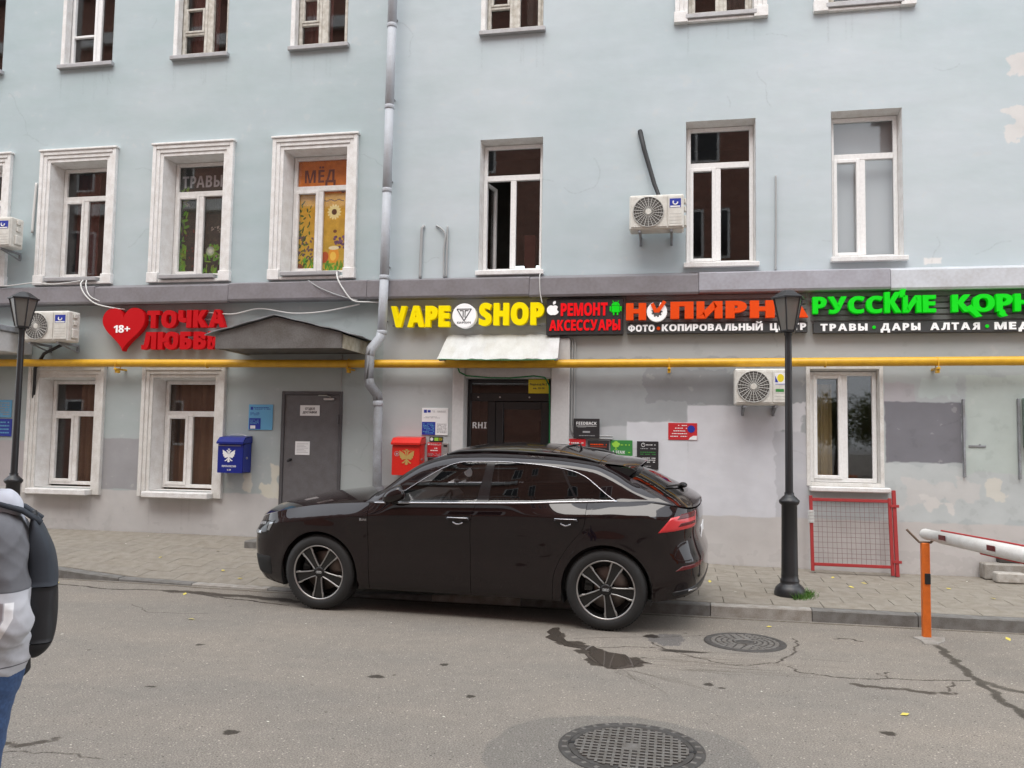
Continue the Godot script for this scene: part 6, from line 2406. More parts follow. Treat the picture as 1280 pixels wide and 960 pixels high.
# a panel of the flank: cols give x along the sill; lean(x, y) shifts a point sideways
func flank_panel(st: SurfaceTool, cols: Array, shift: Callable, side: float, lip_l := true, lip_r := true) -> void:
	var ts := rows_t()
	var g := []
	for t in ts:
		var row := []
		for c in cols.size():
			var u0: float = cols[c][0]
			var xc := plan_at(u0).x
			var lo: float = cols[c][1]
			var x := xc
			var y := lo
			for it in 4:
				y = lerpf(lo, curve(BELT, x), t)
				x = xc + shift.call(xc, y) - shift.call(xc, lo)
			var u := u0 if absf(x - xc) < 1e-5 else plan_u(x)
			var p := skin(u, y)
			if c == 0 and lip_l:
				row.append(skin(u, y, -0.022))
			row.append(p)
			if c == cols.size() - 1 and lip_r:
				row.append(skin(u, y, -0.022))
		g.append(row)
	if side < 0:
		g = mirror_z(g)
	# the lips at the sides are folded, so they are not smoothed with the face
	var face_g := []
	var lips := [[], []]
	for row in g:
		var a := 1 if lip_l else 0
		var z: int = row.size() - (1 if lip_r else 0)
		face_g.append(row.slice(a, z))
		if lip_l: lips[0].append(row.slice(0, 2))
		if lip_r: lips[1].append(row.slice(row.size() - 2, row.size()))
	grid(st, face_g, side < 0)
	st.set_smooth_group(1)
	for l in lips:
		if l: grid(st, l, side < 0)
	st.set_smooth_group(2)
	# turn the lower edge in
	var e := []
	for v in g[0]:
		e.append(v + Vector3(0, 0.004, -0.035 * side))
	grid(st, [e, g[0]], side < 0)

func col_list(xs: Array) -> Array:
	var r := []
	for x in xs:
		r.append([plan_u(x), flank_low(x)])
	return r

func arch_xs(a: float) -> Array:
	var r := [a - ARCH_R - 0.001]
	for k in range(0, 29):
		r.append(a - ARCH_R * 0.99999 * cos(PI * k / 28.0))
	r.append(a + ARCH_R + 0.001)
	return r

func make_car() -> void:
	paint = M["car paint"]
	# finer outline
	var n := PLAN.size()
	for i in range(n - 1):
		var p0 := Vector2(PLAN[maxi(i - 1, 0)][0], PLAN[maxi(i - 1, 0)][1])
		var p1 := Vector2(PLAN[i][0], PLAN[i][1])
		var p2 := Vector2(PLAN[i + 1][0], PLAN[i + 1][1])
		var p3 := Vector2(PLAN[mini(i + 2, n - 1)][0], PLAN[mini(i + 2, n - 1)][1])
		if i == 0: p0 = Vector2(p2.x, -p2.y)
		if i == n - 2: p3 = Vector2(p1.x, -p1.y)
		for k in 12:
			plan_pts.append(p1.cubic_interpolate(p2, p0, p3, k / 12.0))
	plan_pts.append(Vector2(PLAN[n - 1][0], PLAN[n - 1][1]))
	var car := thing("parked_car", "dark brown coupe-roofed SUV parked with two wheels on the pavement", "car")
	# stands with its far wheels up on the pavement
	var pf := Vector3(-3.628, 0, 3.353)
	var e := Vector3(0.99766, 0, 0.06830)
	var nn := Vector3(-0.06830, 0, 0.99766)
	var roll := deg_to_rad(3.5)
	var up := Vector3.UP * cos(roll) + nn * sin(roll)
	var out := nn * cos(roll) - Vector3.UP * sin(roll)
	car.transform = Transform3D(Basis(e, up, out), pf - out * 0.985)
	var none := func(_a, _b): return 0.0
	var st: SurfaceTool
	# --- wings, doors, quarters on both sides
	for s in [1.0, -1.0]:
		var us := []
		for k in 26:
			us.append([0.0 + (plan_u(-0.62)) * k / 25.0, 0.0])
		for q in us:
			q[1] = flank_low(plan_at(q[0]).x)
		var cols: Array = us + col_list([-0.56, -0.50, -0.45]) + col_list(arch_xs(0.0)) + col_list([0.47, 0.51, 0.552])
		st = smooth()
		flank_panel(st, cols, none, s, false, true)
		var wing := obj("front_wing", st, paint, car)
		st = smooth()
		var xs := []
		for k in 25:
			xs.append(lerpf(0.5565, 1.6400, k / 24.0))
		var lean1 := func(xc, y): return clampf((xc - 0.558) / 1.08, 0, 1) * curve([[0.2, 0.0], [0.9, 0.008], [1.02, 0.022], [1.2, 0.078]], y)
		flank_panel(st, col_list(xs), lean1, s)
		var fd := obj("front_door", st, paint, car)
		st = smooth()
		xs = []
		for k in 25:
			xs.append(lerpf(1.6442, 2.4708, k / 24.0))
		var rear_edge := [[0.2, 0.0], [0.38, 0.0], [0.50, 0.015], [0.62, 0.06], [0.74, 0.13], [0.86, 0.225], [0.95, 0.30], [1.05, 0.325], [1.25, 0.33]]
		var lean2 := func(xc, y):
			var k := clampf((xc - 1.645) / 0.823, 0, 1)
			return (1.0 - k) * curve([[0.2, 0.0], [0.9, 0.008], [1.02, 0.022], [1.2, 0.078]], y) + k * curve(rear_edge, y)
		flank_panel(st, col_list(xs), lean2, s)
		var rd := obj("rear_door", st, paint, car)
		st = smooth()
		var lean3 := func(xc, y): return clampf(1.0 - (xc - 2.475) / 1.1, 0, 1) * curve(rear_edge, y)
		cols = col_list([2.4748, 2.51, 2.54]) + col_list(arch_xs(2.99)) + col_list([3.46, 3.52, 3.58])
		var u0 := plan_u(3.60)
		for k in 27:
			var u := lerpf(u0, 1.0, k / 26.0)
			cols.append([u, flank_low(plan_at(u).x)])
		flank_panel(st, cols, lean3, s, true, false)
		obj("rear_quarter", st, paint, car)
		# handles
		for h in [[1.405, 1.65, 1.005, fd], [2.495, 2.735, 1.035, rd]]:
			handle(h[0], h[1], h[2], s, h[3])
		# badge on the wing
		if s > 0:
			st = S()
			var c := skin(plan_u(0.50), 0.955)
			box(st, c + Vector3(-0.03, -0.012, -0.002), c + Vector3(-0.018, 0.012, 0.004), 0.001)
			obj("badge", st, M["chrome"], wing)
			var tx := line(wing, "LINE", c.x - 0.012, c.x + 0.045, c.y - 0.010, c.y + 0.010, c.z + 0.001, M["chrome"], "bold", "badge")
			tx.rotation.y = 0.0
	# --- inner shell, dark, behind all the gaps
	st = smooth()
	var g := []
	for j in 7:
		var row := []
		for k in 91:
			var u := k / 90.0
			var x := plan_at(u).x
			row.append(skin(u, lerpf(maxf(flank_low(x) + 0.012, 0.30), curve(BELT, x) - 0.02, j / 6.0), -0.03))
		g.append(row)
	both(st, g)
	obj("inner_shell", st, M["car matt"], car)
	st = S()
	bx(st, -0.75, 3.7, 0.26, 0.30, -0.52, 0.52)
	bx(st, 0.50, 2.48, 0.24, 0.32, -0.88, 0.88)
	obj("underbody", st, M["car matt"], car)
	# --- cabin sides: pillars and roof frame above the glass line
	for s in [1.0, -1.0]:
		st = smooth()
		g = []
		for j in 9:
			var row := []
			for k in 101:
				var x := lerpf(0.50, 3.78, k / 100.0)
				var lo := curve(BELT, x)
				if x > 0.74 and x < 3.075:
					lo = maxf(lo, curve(GLASS_TOP, x))
				var y := lerpf(lo, maxf(curve(EDGE, x), lo), j / 8.0)
				row.append(Vector3(x, y, side_z(x, y)))
			g.append(row)
		if s < 0: g = mirror_z(g)
		grid(st, g, s < 0)
		obj("pillar_frame", st, paint, car)
		side_glass(car, s, 0.75, 0.75, 1.70, 1.765, M["car glass"], "front_side_window")
		side_glass(car, s, 1.70, 1.765, 1.825, 1.845, M["black gloss"], "centre_pillar", 0.004)
		side_glass(car, s, 1.825, 1.845, 2.695, 2.515, M["car dark glass"], "rear_side_window")
		side_glass(car, s, 2.695, 2.515, 2.72, 2.540, M["black gloss"], "divider_bar", 0.006)
		side_glass(car, s, 2.72, 2.540, 3.072, 3.06, M["car dark glass"], "quarter_window")
		# bright trim round the glass
		st = smooth()
		var lowp := []
		var topp := []
		for k in 81:
			var x := lerpf(0.62, 3.085, k / 80.0)
			var y := curve(BELT, x) + 0.003
			lowp.append(Vector3(x, y, s * (side_z(x, y) + 0.010)))
			if x > 0.80:
				y = maxf(curve(GLASS_TOP, x), curve(BELT, x))
				topp.append(Vector3(x, y, s * (side_z(x, y) + 0.004)))
		tube(st, lowp, 0.0085, 8)
		tube(st, topp, 0.0036, 8)
		obj("window_trim", st, M["chrome"], car)
		# roof rail
		st = smooth()
		var rail := []
		for k in 41:
			var x := lerpf(1.30, 2.86, k / 40.0)
			var q := edge_at(x)
			var lift: float = 0.016 * clampf(minf(x - 1.30, 2.86 - x) / 0.12, 0, 1)
			rail.append(Vector3(x, top_y(x, 0.93) + lift, s * q.z * 0.93))
		tube(st, rail, 0.016, 10)
		obj("roof_rail", st, M["car trim"], car)
		st = S()
		for k in 5:
			var x: float = [1.33, 1.7, 2.1, 2.5, 2.83][k]
			bx(st, x - 0.05, x + 0.05, top_y(x, 0.93) - 0.01, top_y(x, 0.93) + 0.008, s * edge_at(x).z * 0.93 - 0.010, s * edge_at(x).z * 0.93 + 0.010, 0.004)
		obj("rail_foot", st, M["car trim"], car)
		mirror(car, s)
		lamps(car, s)
	# --- bonnet, screen, roof, tailgate
	top_edge(0.0)
	var nose: float = edge_z[0][0] + 0.002
	var stern: float = edge_z[-1][0] - 0.002
	top_panel(car, "bonnet", nose, nose, 0.40, 0.52, paint, 46)
	top_panel(car, "windscreen_cowl", 0.405, 0.525, 0.455, 0.56, M["car trim"], 6, -0.006)
	top_panel(car, "windscreen", 0.458, 0.565, 1.20, 1.34, M["car glass"], 22)
	top_panel(car, "glass_roof", 1.205, 1.345, 2.36, 2.36, M["black gloss"], 24, 0.0, 0.86)
	for s in [1.0, -1.0]:
		top_strip(car, "roof_edge", 1.0, 2.87, s, 0.86)
	top_panel(car, "roof_rear", 2.366, 2.366, 2.87, 2.87, paint, 12, 0.0, 0.86)
	top_panel(car, "rear_spoiler", 2.876, 2.876, 3.10, 3.06, paint, 8)
	top_panel(car, "rear_window", 3.10, 3.06, 3.70, 3.55, M["car dark glass"], 18, 0.0, 0.86)
	for s in [1.0, -1.0]:
		top_strip(car, "tailgate_frame", 3.06, 3.80, s, 0.86)
	top_panel(car, "tail_lip", 3.70, 3.55, stern, stern, paint, 16, 0.0, 1.0)
	# spoiler blade reaching out over the rear window, and its fins
	st = smooth()
	g = []
	for j in 21:
		var zn := lerpf(-0.93, 0.93, j / 20.0)
		var back := 3.27 - 0.09 * pow(absf(zn), 3)
		var z := zn * 0.63
		var y0 := 1.572 - 0.030 * pow(absf(zn), 2.2)
		var y1 := 1.532 - 0.034 * pow(absf(zn), 2.2)
		g.append([Vector3(2.93, y0 + 0.002, z), Vector3(3.10, lerpf(y0, y1, 0.5) + 0.008, z), Vector3(back - 0.01, y1 + 0.004, z), Vector3(back, y1 - 0.004, z), Vector3(back - 0.012, y1 - 0.014, z), Vector3(3.10, y0 - 0.055, z), Vector3(2.99, y0 - 0.045, z)])
	grid(st, g)
	obj("spoiler_blade", st, paint, car)
	for s in [1.0, -1.0]:
		st = S()
		prism(st, PackedVector2Array([Vector2(2.98, 1.525), Vector2(3.20, 1.505), Vector2(3.235, 1.485), Vector2(3.13, 1.40), Vector2(3.05, 1.43)]), 0.575, 0.605, Transform3D(Basis(Vector3.RIGHT, Vector3.UP, Vector3.BACK * s), Vector3.ZERO))
		obj("spoiler_fin", st, M["black gloss"], car)
	# aerial, wiper
	st = smooth()
	tube(st, [top_pt(2.42, 0, 0.0), top_pt(2.50, 0, 0.03), top_pt(2.575, 0, 0.055), top_pt(2.59, 0, 0.0)], [0.006, 0.014, 0.010, 0.016], 8)
	obj("aerial_fin", st, paint, car)
	st = S()
	tube(st, [top_pt(3.64, 0.0, 0.03), top_pt(3.60, 0.25, 0.025), top_pt(3.52, 0.55, 0.02)], 0.010, 6)
	ellipsoid(st, top_pt(3.65, 0.0, 0.03), Vector3(0.045, 0.03, 0.05), 10, 6)
	obj("rear_wiper", st, M["car trim"], car)
	# --- grille, number plates, rear valance
	st = smooth()
	patch(st, 0.0, plan_u(-0.957), 0.40, 0.82, 0.010, 1.0)
	patch(st, 0.0, plan_u(-0.957), 0.40, 0.82, 0.010, -1.0)
	obj("grille", st, M["car matt"], car)
	st = S()
	for k in range(-4, 5):
		var q := skin(plan_u(-0.96) * absf(k) / 4.5, 0.6, 0.02)
		bx(st, q.x - 0.006, q.x + 0.006, 0.42, 0.80, signf(k) * q.z - 0.008, signf(k) * q.z + 0.008, 0.002)
	obj("grille_bar", st, M["car trim"], car)
	st = S()
	for k in 4:
		var c := Vector3(-1.0, 0.70, (k - 1.5) * 0.066)
		var ring := []
		for i in 25:
			ring.append(c + Vector3(0, sin(TAU * i / 24.0) * 0.044, cos(TAU * i / 24.0) * 0.044))
		tube(st, ring, 0.006, 6, false)
	obj("front_emblem", st, M["chrome"], car)
	for q in [[-1.005, -0.985, 0.44], [3.835, 3.846, 0.80]]:
		st = S()
		bx(st, q[0], q[1], q[2], q[2] + 0.112, -0.26, 0.26, 0.004)
		obj("number_plate", st, M["print white"], car)
	for s in [1.0, -1.0]:
		st = smooth()
		patch(st, plan_u(-0.88), plan_u(-0.60), 0.30, 0.52, 0.006, s)
		obj("front_air_intake", st, M["car matt"], car)
		st = smooth()
		patch(st, plan_u(3.60), 1.0, 0.345, 0.50, 0.008, s, 0.12)
		obj("rear_valance", st, M["car trim"], car)
		st = smooth()
		patch(st, plan_u(3.76), plan_u(3.84), 0.375, 0.395, 0.012, s)
		obj("exhaust_trim", st, M["chrome"], car)
	# --- wheels
	for a in 2:
		for s in [1.0, -1.0]:
			wheel(car, AXLES[a], s, [51.0, 65.0][a])
			arch_liner(car, AXLES[a], s)
	interior(car)

func patch(st: SurfaceTool, u0: float, u1: float, y0: float, y1: float, off: float, s: float, slant := 0.0) -> void:      # a raised piece that follows the body
	var g := []
	for j in 9:
		var row := []
		for k in 21:
			var t := k / 20.0
			var lift := off
			if j == 0 or j == 8 or k == 0 or k == 20:
				lift = -0.004
			row.append(skin(lerpf(u0, u1, t), lerpf(y0 - slant * 0.0, y1 - slant * (1.0 - t), j / 8.0), lift))
		g.append(row)
	if s < 0: g = mirror_z(g)
	grid(st, g, s < 0)

func poly_patch(pts: Array, off: float, s: float, m: Material, called: String, parent: Node3D) -> MeshInstance3D:     # pts: four corners [x, y] on the flank, in order
	var st := smooth()
	var g := []
	for j in 11:
		var row := []
		var v := j / 10.0
		for k in 21:
			var t := k / 20.0
			var x := lerpf(lerpf(pts[0][0], pts[1][0], t), lerpf(pts[3][0], pts[2][0], t), v)
			var y := lerpf(lerpf(pts[0][1], pts[1][1], t), lerpf(pts[3][1], pts[2][1], t), v)
			row.append(skin(plan_u(x), y, -0.003 if j == 0 or j == 10 or k == 0 or k == 20 else off))
		g.append(row)
	if s < 0: g = mirror_z(g)
	grid(st, g, s < 0)
	return obj(called, st, m, parent)

func lamps(car: Node3D, s: float) -> void:
	# head lamp: dark glass with bright blades
	var h := poly_patch([[-0.905, 0.70], [-0.66, 0.735], [-0.52, 0.905], [-0.86, 0.868]], 0.006, s, M["black gloss"], "head_lamp", car)
	poly_patch([[-0.87, 0.815], [-0.70, 0.835], [-0.69, 0.872], [-0.855, 0.852]], 0.010, s, M["lamp clear"], "light_blade", h)
	poly_patch([[-0.655, 0.775], [-0.63, 0.775], [-0.545, 0.885], [-0.62, 0.875]], 0.010, s, M["lamp clear"], "light_blade", h)
	poly_patch([[-0.88, 0.725], [-0.74, 0.735], [-0.74, 0.775], [-0.872, 0.770]], 0.010, s, M["lamp clear"], "light_blade", h)
	# tail lamp: a red wedge round the corner
	var t := poly_patch([[3.47, 0.935], [3.855, 0.965], [3.868, 1.115], [3.60, 1.080]], 0.008, s, M["lamp red"], "tail_lamp", car)
	poly_patch([[3.66, 0.985], [3.85, 1.005], [3.85, 1.035], [3.70, 1.025]], 0.012, s, M["lamp dark red"], "lamp_bar", t)
	poly_patch([[3.65, 1.055], [3.85, 1.065], [3.86, 1.115], [3.72, 1.105]], 0.0125, s, M["lamp dark red"], "lamp_bar", t)
	poly_patch([[3.63, 0.575], [3.86, 0.605], [3.86, 0.645], [3.70, 0.625]], 0.006, s, M["lamp dark red"], "rear_reflector", car)

func handle(x0: float, x1: float, y: float, s: float, door: Node3D) -> void:
	var st := smooth()
	var bar := []
	for k in 13:
		var x := lerpf(x0, x1, k / 12.0)
		var q := skin(plan_u(x), y, 0.012 + 0.016 * sin(PI * k / 12.0))
		bar.append(Vector3(q.x, q.y - 0.010 * pow((k - 6) / 6.0, 4), s * q.z))
	tube(st, bar, [0.006, 0.012, 0.014, 0.014, 0.014, 0.014, 0.014, 0.014, 0.014, 0.014, 0.014, 0.013, 0.008], 8)
	var h := obj("handle", st, paint, door)
	st = smooth()
	bar = []
	for k in 9:
		var x := lerpf(x0 + 0.01, x1 - 0.01, k / 8.0)
		var q := skin(plan_u(x), y + 0.012, 0.026 + 0.012 * sin(PI * k / 8.0))
		bar.append(Vector3(q.x, q.y, s * q.z))
	tube(st, bar, 0.0045, 6)
	bar = []
	for k in 9:
		var x := lerpf(x0 + 0.065, x1 - 0.075, k / 8.0)
		var q := skin(plan_u(x), y - 0.038 - 0.018 * sin(PI * k / 8.0), 0.002)
		bar.append(Vector3(q.x, q.y, s * q.z))
	tube(st, bar, 0.007, 6)
	obj("handle_trim", st, M["chrome"], h)

func side_glass(car: Node3D, s: float, xa0: float, xa1: float, xb0: float, xb1: float, m: Material, called: String, off := 0.0) -> void:     # xa0/xb0 at the belt, xa1/xb1 at the top
	var st := smooth()
	var g := []
	for j in 11:
		var row := []
		for k in 25:
			var t := j / 10.0
			var x := lerpf(lerpf(xa0, xa1, t), lerpf(xb0, xb1, t), k / 24.0)
			var b := curve(BELT, x)
			var y := lerpf(b, maxf(b, curve(GLASS_TOP, x)), t)
			row.append(Vector3(x, y, side_z(x, y) - 0.004 + off))
		g.append(row)
	if s < 0: g = mirror_z(g)
	grid(st, g, s < 0)
	obj(called, st, m, car)

func top_panel(car: Node3D, called: String, xa: float, xa_edge: float, xb: float, xb_edge: float, m: Material, n: int, off := 0.0, width := 1.0) -> void:
	var st := smooth()
	var g := []
	for i in n + 1:
		var row := []
		for j in 33:
			var zn := lerpf(-width, width, j / 32.0)
			var q := zn * zn
			var x := lerpf(lerpf(xa, xa_edge, q), lerpf(xb, xb_edge, q), i / float(n))
			row.append(top_pt(x, zn, off))
		g.append(row)
	grid(st, g, true)
	obj(called, st, m, car)

func top_strip(car: Node3D, called: String, xa: float, xb: float, s: float, width: float) -> void:
	var st := smooth()
	var g := []
	for i in 41:
		var row := []
		for j in 5:
			var x := lerpf(xa, xb, i / 40.0)
			var w := width
			if x < 1.345: w = 0.985
			row.append(top_pt(x, s * lerpf(w, 1.0, j / 4.0)))
		g.append(row)
	grid(st, g, s > 0)
	obj(called, st, paint, car)

func mirror(car: Node3D, s: float) -> void:
	var m := part("door_mirror", car)
	var st := smooth()
	var c := Vector3(0.90, 1.225, s * 1.075)
	var xf := Transform3D(Basis(Vector3(0, 0, 1), deg_to_rad(24)) * Basis(Vector3.UP, deg_to_rad(16 * s)), c)
	# a tapered shell, blunt at the back
	var prof := [[-0.135, 0.01, 0.012], [-0.115, 0.045, 0.055], [-0.07, 0.072, 0.088], [-0.01, 0.085, 0.108], [0.05, 0.086, 0.112], [0.085, 0.080, 0.106], [0.09, 0.070, 0.096]]
	var g := []
	for p in prof:
		var row := []
		for k in 21:
			var a := TAU * k / 20.0
			var ca := cos(a)
			var sa := sin(a)
			row.append(xf * Vector3(p[0], signf(sa) * pow(absf(sa), 0.8) * p[1] * (0.8 if sa < 0 else 1.0), signf(ca) * pow(absf(ca), 0.8) * p[2]))
		g.append(row)
	grid(st, g)
	obj("shell", st, paint, m)
	st = smooth()
	ellipsoid(st, Vector3(0.085, 0.008, 0), Vector3(0.004, 0.068, 0.092), 16, 10, xf)
	obj("mirror_glass", st, M["chrome"], m)
	st = smooth()
	tube(st, [Vector3(0.84, 1.145, s * 0.955), Vector3(0.87, 1.155, s * 1.00), Vector3(0.89, 1.175, s * 1.04)], [0.035, 0.028, 0.026], 8)
	obj("arm", st, M["car trim"], m)

func wheel(car: Node3D, x: float, s: float, turn: float) -> void:
	var w := part("wheel", car)
	w.transform = Transform3D(Basis(Vector3.RIGHT, Vector3.UP, Vector3.BACK) if s > 0 else Basis(Vector3.UP, PI), Vector3(x, 0.386, s * 0.845))
	# profile along z: the wheel's outer face is at +0.14
	var ax := Transform3D(Basis(Vector3.RIGHT, Vector3(0, 0, 1), Vector3(0, -1, 0)), Vector3.ZERO)
	var st := smooth()
	lathe(st, [[0.272, 0.118], [0.285, 0.132], [0.305, 0.139], [0.335, 0.140], [0.362, 0.130], [0.379, 0.112], [0.3855, 0.09], [0.387, 0.04], [0.387, -0.04], [0.3855, -0.09], [0.376, -0.118], [0.34, -0.138], [0.285, -0.13], [0.272, -0.11]], 64, ax)
	obj("tyre", st, M["tyre"], w)
	st = S()
	for r in [0.388, 0.3885]:
		pass
	for k in 72:
		var a := TAU * k / 72.0
		for q in [0.075, -0.075]:
			var xf := Transform3D(Basis(Vector3(0, 0, 1), a), Vector3.ZERO)
			box(st, Vector3(0.383, -0.012, q - 0.032), Vector3(0.3895, 0.010, q + 0.032), 0.002, xf)
	obj("tread", st, M["tyre"], w)
	st = smooth()
	lathe(st, [[0.283, 0.124], [0.281, 0.131], [0.275, 0.132], [0.268, 0.124]], 64, ax)
	var rim := obj("rim", st, M["rim silver"], w)
	st = smooth()
	lathe(st, [[0.2685, 0.124], [0.262, 0.10], [0.255, 0.0], [0.25, -0.09]], 48, ax)
	obj("barrel", st, M["rim black"], rim)
	st = smooth()
	lathe(st, [[0.07, 0.012], [0.20, 0.012], [0.205, 0.002], [0.205, -0.012], [0.07, -0.012]], 48, ax)
	obj("brake_disc", st, M["brake disc"], w)
	st = S()
	for k in 3:
		var a := deg_to_rad(150.0 + 14.0 * k)
		box(st, Vector3(0.13, -0.045, 0.0), Vector3(0.225, 0.045, 0.045), 0.01, Transform3D(Basis(Vector3(0, 0, 1), a), Vector3.ZERO))
	obj("brake_caliper", st, M["rim black"], w)
	st = S()
	lathe(st, [[0.0, -0.02], [0.25, -0.03], [0.25, -0.06], [0.0, -0.06]], 32, ax)
	obj("backing_plate", st, M["car matt"], w)
	for k in 5:
		var a := deg_to_rad(turn + 72.0 * k) * 1.0
		if s < 0: a = PI - a
		var xf := Transform3D(Basis(Vector3(0, 0, 1), a), Vector3.ZERO)
		st = S()
		prism(st, PackedVector2Array([Vector2(0.02, -0.034), Vector2(0.10, -0.035), Vector2(0.205, -0.050), Vector2(0.272, -0.056), Vector2(0.272, 0.056), Vector2(0.205, 0.050), Vector2(0.10, 0.035), Vector2(0.02, 0.034)]), 0.055, 0.100, xf, 0.004)
		obj("spoke", st, M["rim black"], rim)
		st = S()
		for q in [-1.0, 1.0]:
			var e := PackedVector2Array([Vector2(0.050, q * 0.034), Vector2(0.105, q * 0.0365), Vector2(0.200, q * 0.051), Vector2(0.222, q * 0.062), Vector2(0.277, q * 0.064), Vector2(0.277, q * 0.049), Vector2(0.232, q * 0.046), Vector2(0.205, q * 0.0405), Vector2(0.105, q * 0.0265), Vector2(0.054, q * 0.0235)])
			prism(st, e, 0.098, 0.114, xf, 0.002)
		obj("spoke_edge", st, M["rim silver"], rim)
	st = smooth()
	lathe(st, [[0.056, 0.06], [0.056, 0.100], [0.050, 0.112], [0.040, 0.116], [0.0, 0.117]], 28, ax)
	obj("hub_cap", st, M["rim black"], rim)
	st = S()
	for k in 4:
		var c := Vector3((k - 1.5) * 0.0145, 0, 0.1178)
		var ring := []
		for i in 13:
			ring.append(c + Vector3(cos(TAU * i / 12.0) * 0.0095, sin(TAU * i / 12.0) * 0.0095, 0))
		tube(st, ring, 0.0016, 4, false)
	obj("hub_emblem", st, M["rim silver"], rim)

func arch_liner(car: Node3D, x: float, s: float) -> void:
	var st := smooth()
	var g := []
	for k in 33:
		var a := -0.36 + (PI + 0.72) * k / 32.0
		var row := []
		for z in [0.965, 0.90, 0.60]:
			row.append(Vector3(x + cos(a) * (ARCH_R + 0.004), 0.385 + sin(a) * (ARCH_R + 0.004), s * z))
		g.append(row)
	grid(st, g, s > 0)
	var c := []
	for k in 33:
		var a := -0.36 + (PI + 0.72) * k / 32.0
		c.append(Vector3(x + cos(a) * (ARCH_R + 0.004), 0.385 + sin(a) * (ARCH_R + 0.004), s * 0.60))
	for k in range(1, 32):
		tri(st, c[0], c[k], c[k + 1])
	obj("arch_liner", st, M["car matt"], car)

func interior(car: Node3D) -> void:
	var st := S()
	bx(st, 0.50, 1.02, 0.60, 1.10, -0.80, 0.80, 0.06)
	obj("dashboard", st, M["seat"], car)
	st = S()
	bx(st, 0.6, 3.3, 0.33, 0.55, -0.84, 0.84)
	bx(st, 2.55, 3.5, 0.55, 1.02, -0.84, 0.84)
	obj("cabin_floor", st, M["car matt"], car)
	for q in [[1.42, 0.40], [1.42, -0.40], [2.32, 0.40], [2.32, -0.40]]:
		var seat := part("seat", car)
		st = S()
		bx(st, q[0] - 0.22, q[0] + 0.26, 0.56, 0.74, q[1] - 0.26, q[1] + 0.26, 0.05)
		obj("cushion", st, M["seat"], seat)
		st = S()
		box(st, Vector3(-0.07, 0.0, -0.25), Vector3(0.07, 0.60, 0.25), 0.05, Transform3D(Basis(Vector3(0, 0, 1), -0.34), Vector3(q[0] + 0.27, 0.66, q[1])))
		obj("backrest", st, M["seat"], seat)
		st = S()
		box(st, Vector3(-0.05, 0.0, -0.13), Vector3(0.05, 0.20, 0.13), 0.04, Transform3D(Basis(Vector3(0, 0, 1), -0.22), Vector3(q[0] + 0.49, 1.24, q[1])))
		obj("headrest", st, M["seat"], seat)
	st = smooth()
	var ring := []
	for k in 25:
		var a := TAU * k / 24.0
		ring.append(Transform3D(Basis(Vector3(0, 0, 1), -0.45), Vector3(1.16, 1.04, 0.40)) * Vector3(0, cos(a) * 0.185, sin(a) * 0.185))
	tube(st, ring, 0.016, 8, false)
	tube(st, [Vector3(1.0, 0.96, 0.40), Vector3(1.16, 1.04, 0.40)], 0.05, 8)
	obj("steering_wheel", st, M["seat"], car)
	st = smooth()
	ellipsoid(st, Vector3(1.02, 1.43, 0.0), Vector3(0.03, 0.045, 0.13), 12, 8)
	obj("inside_mirror", st, M["car trim"], car)

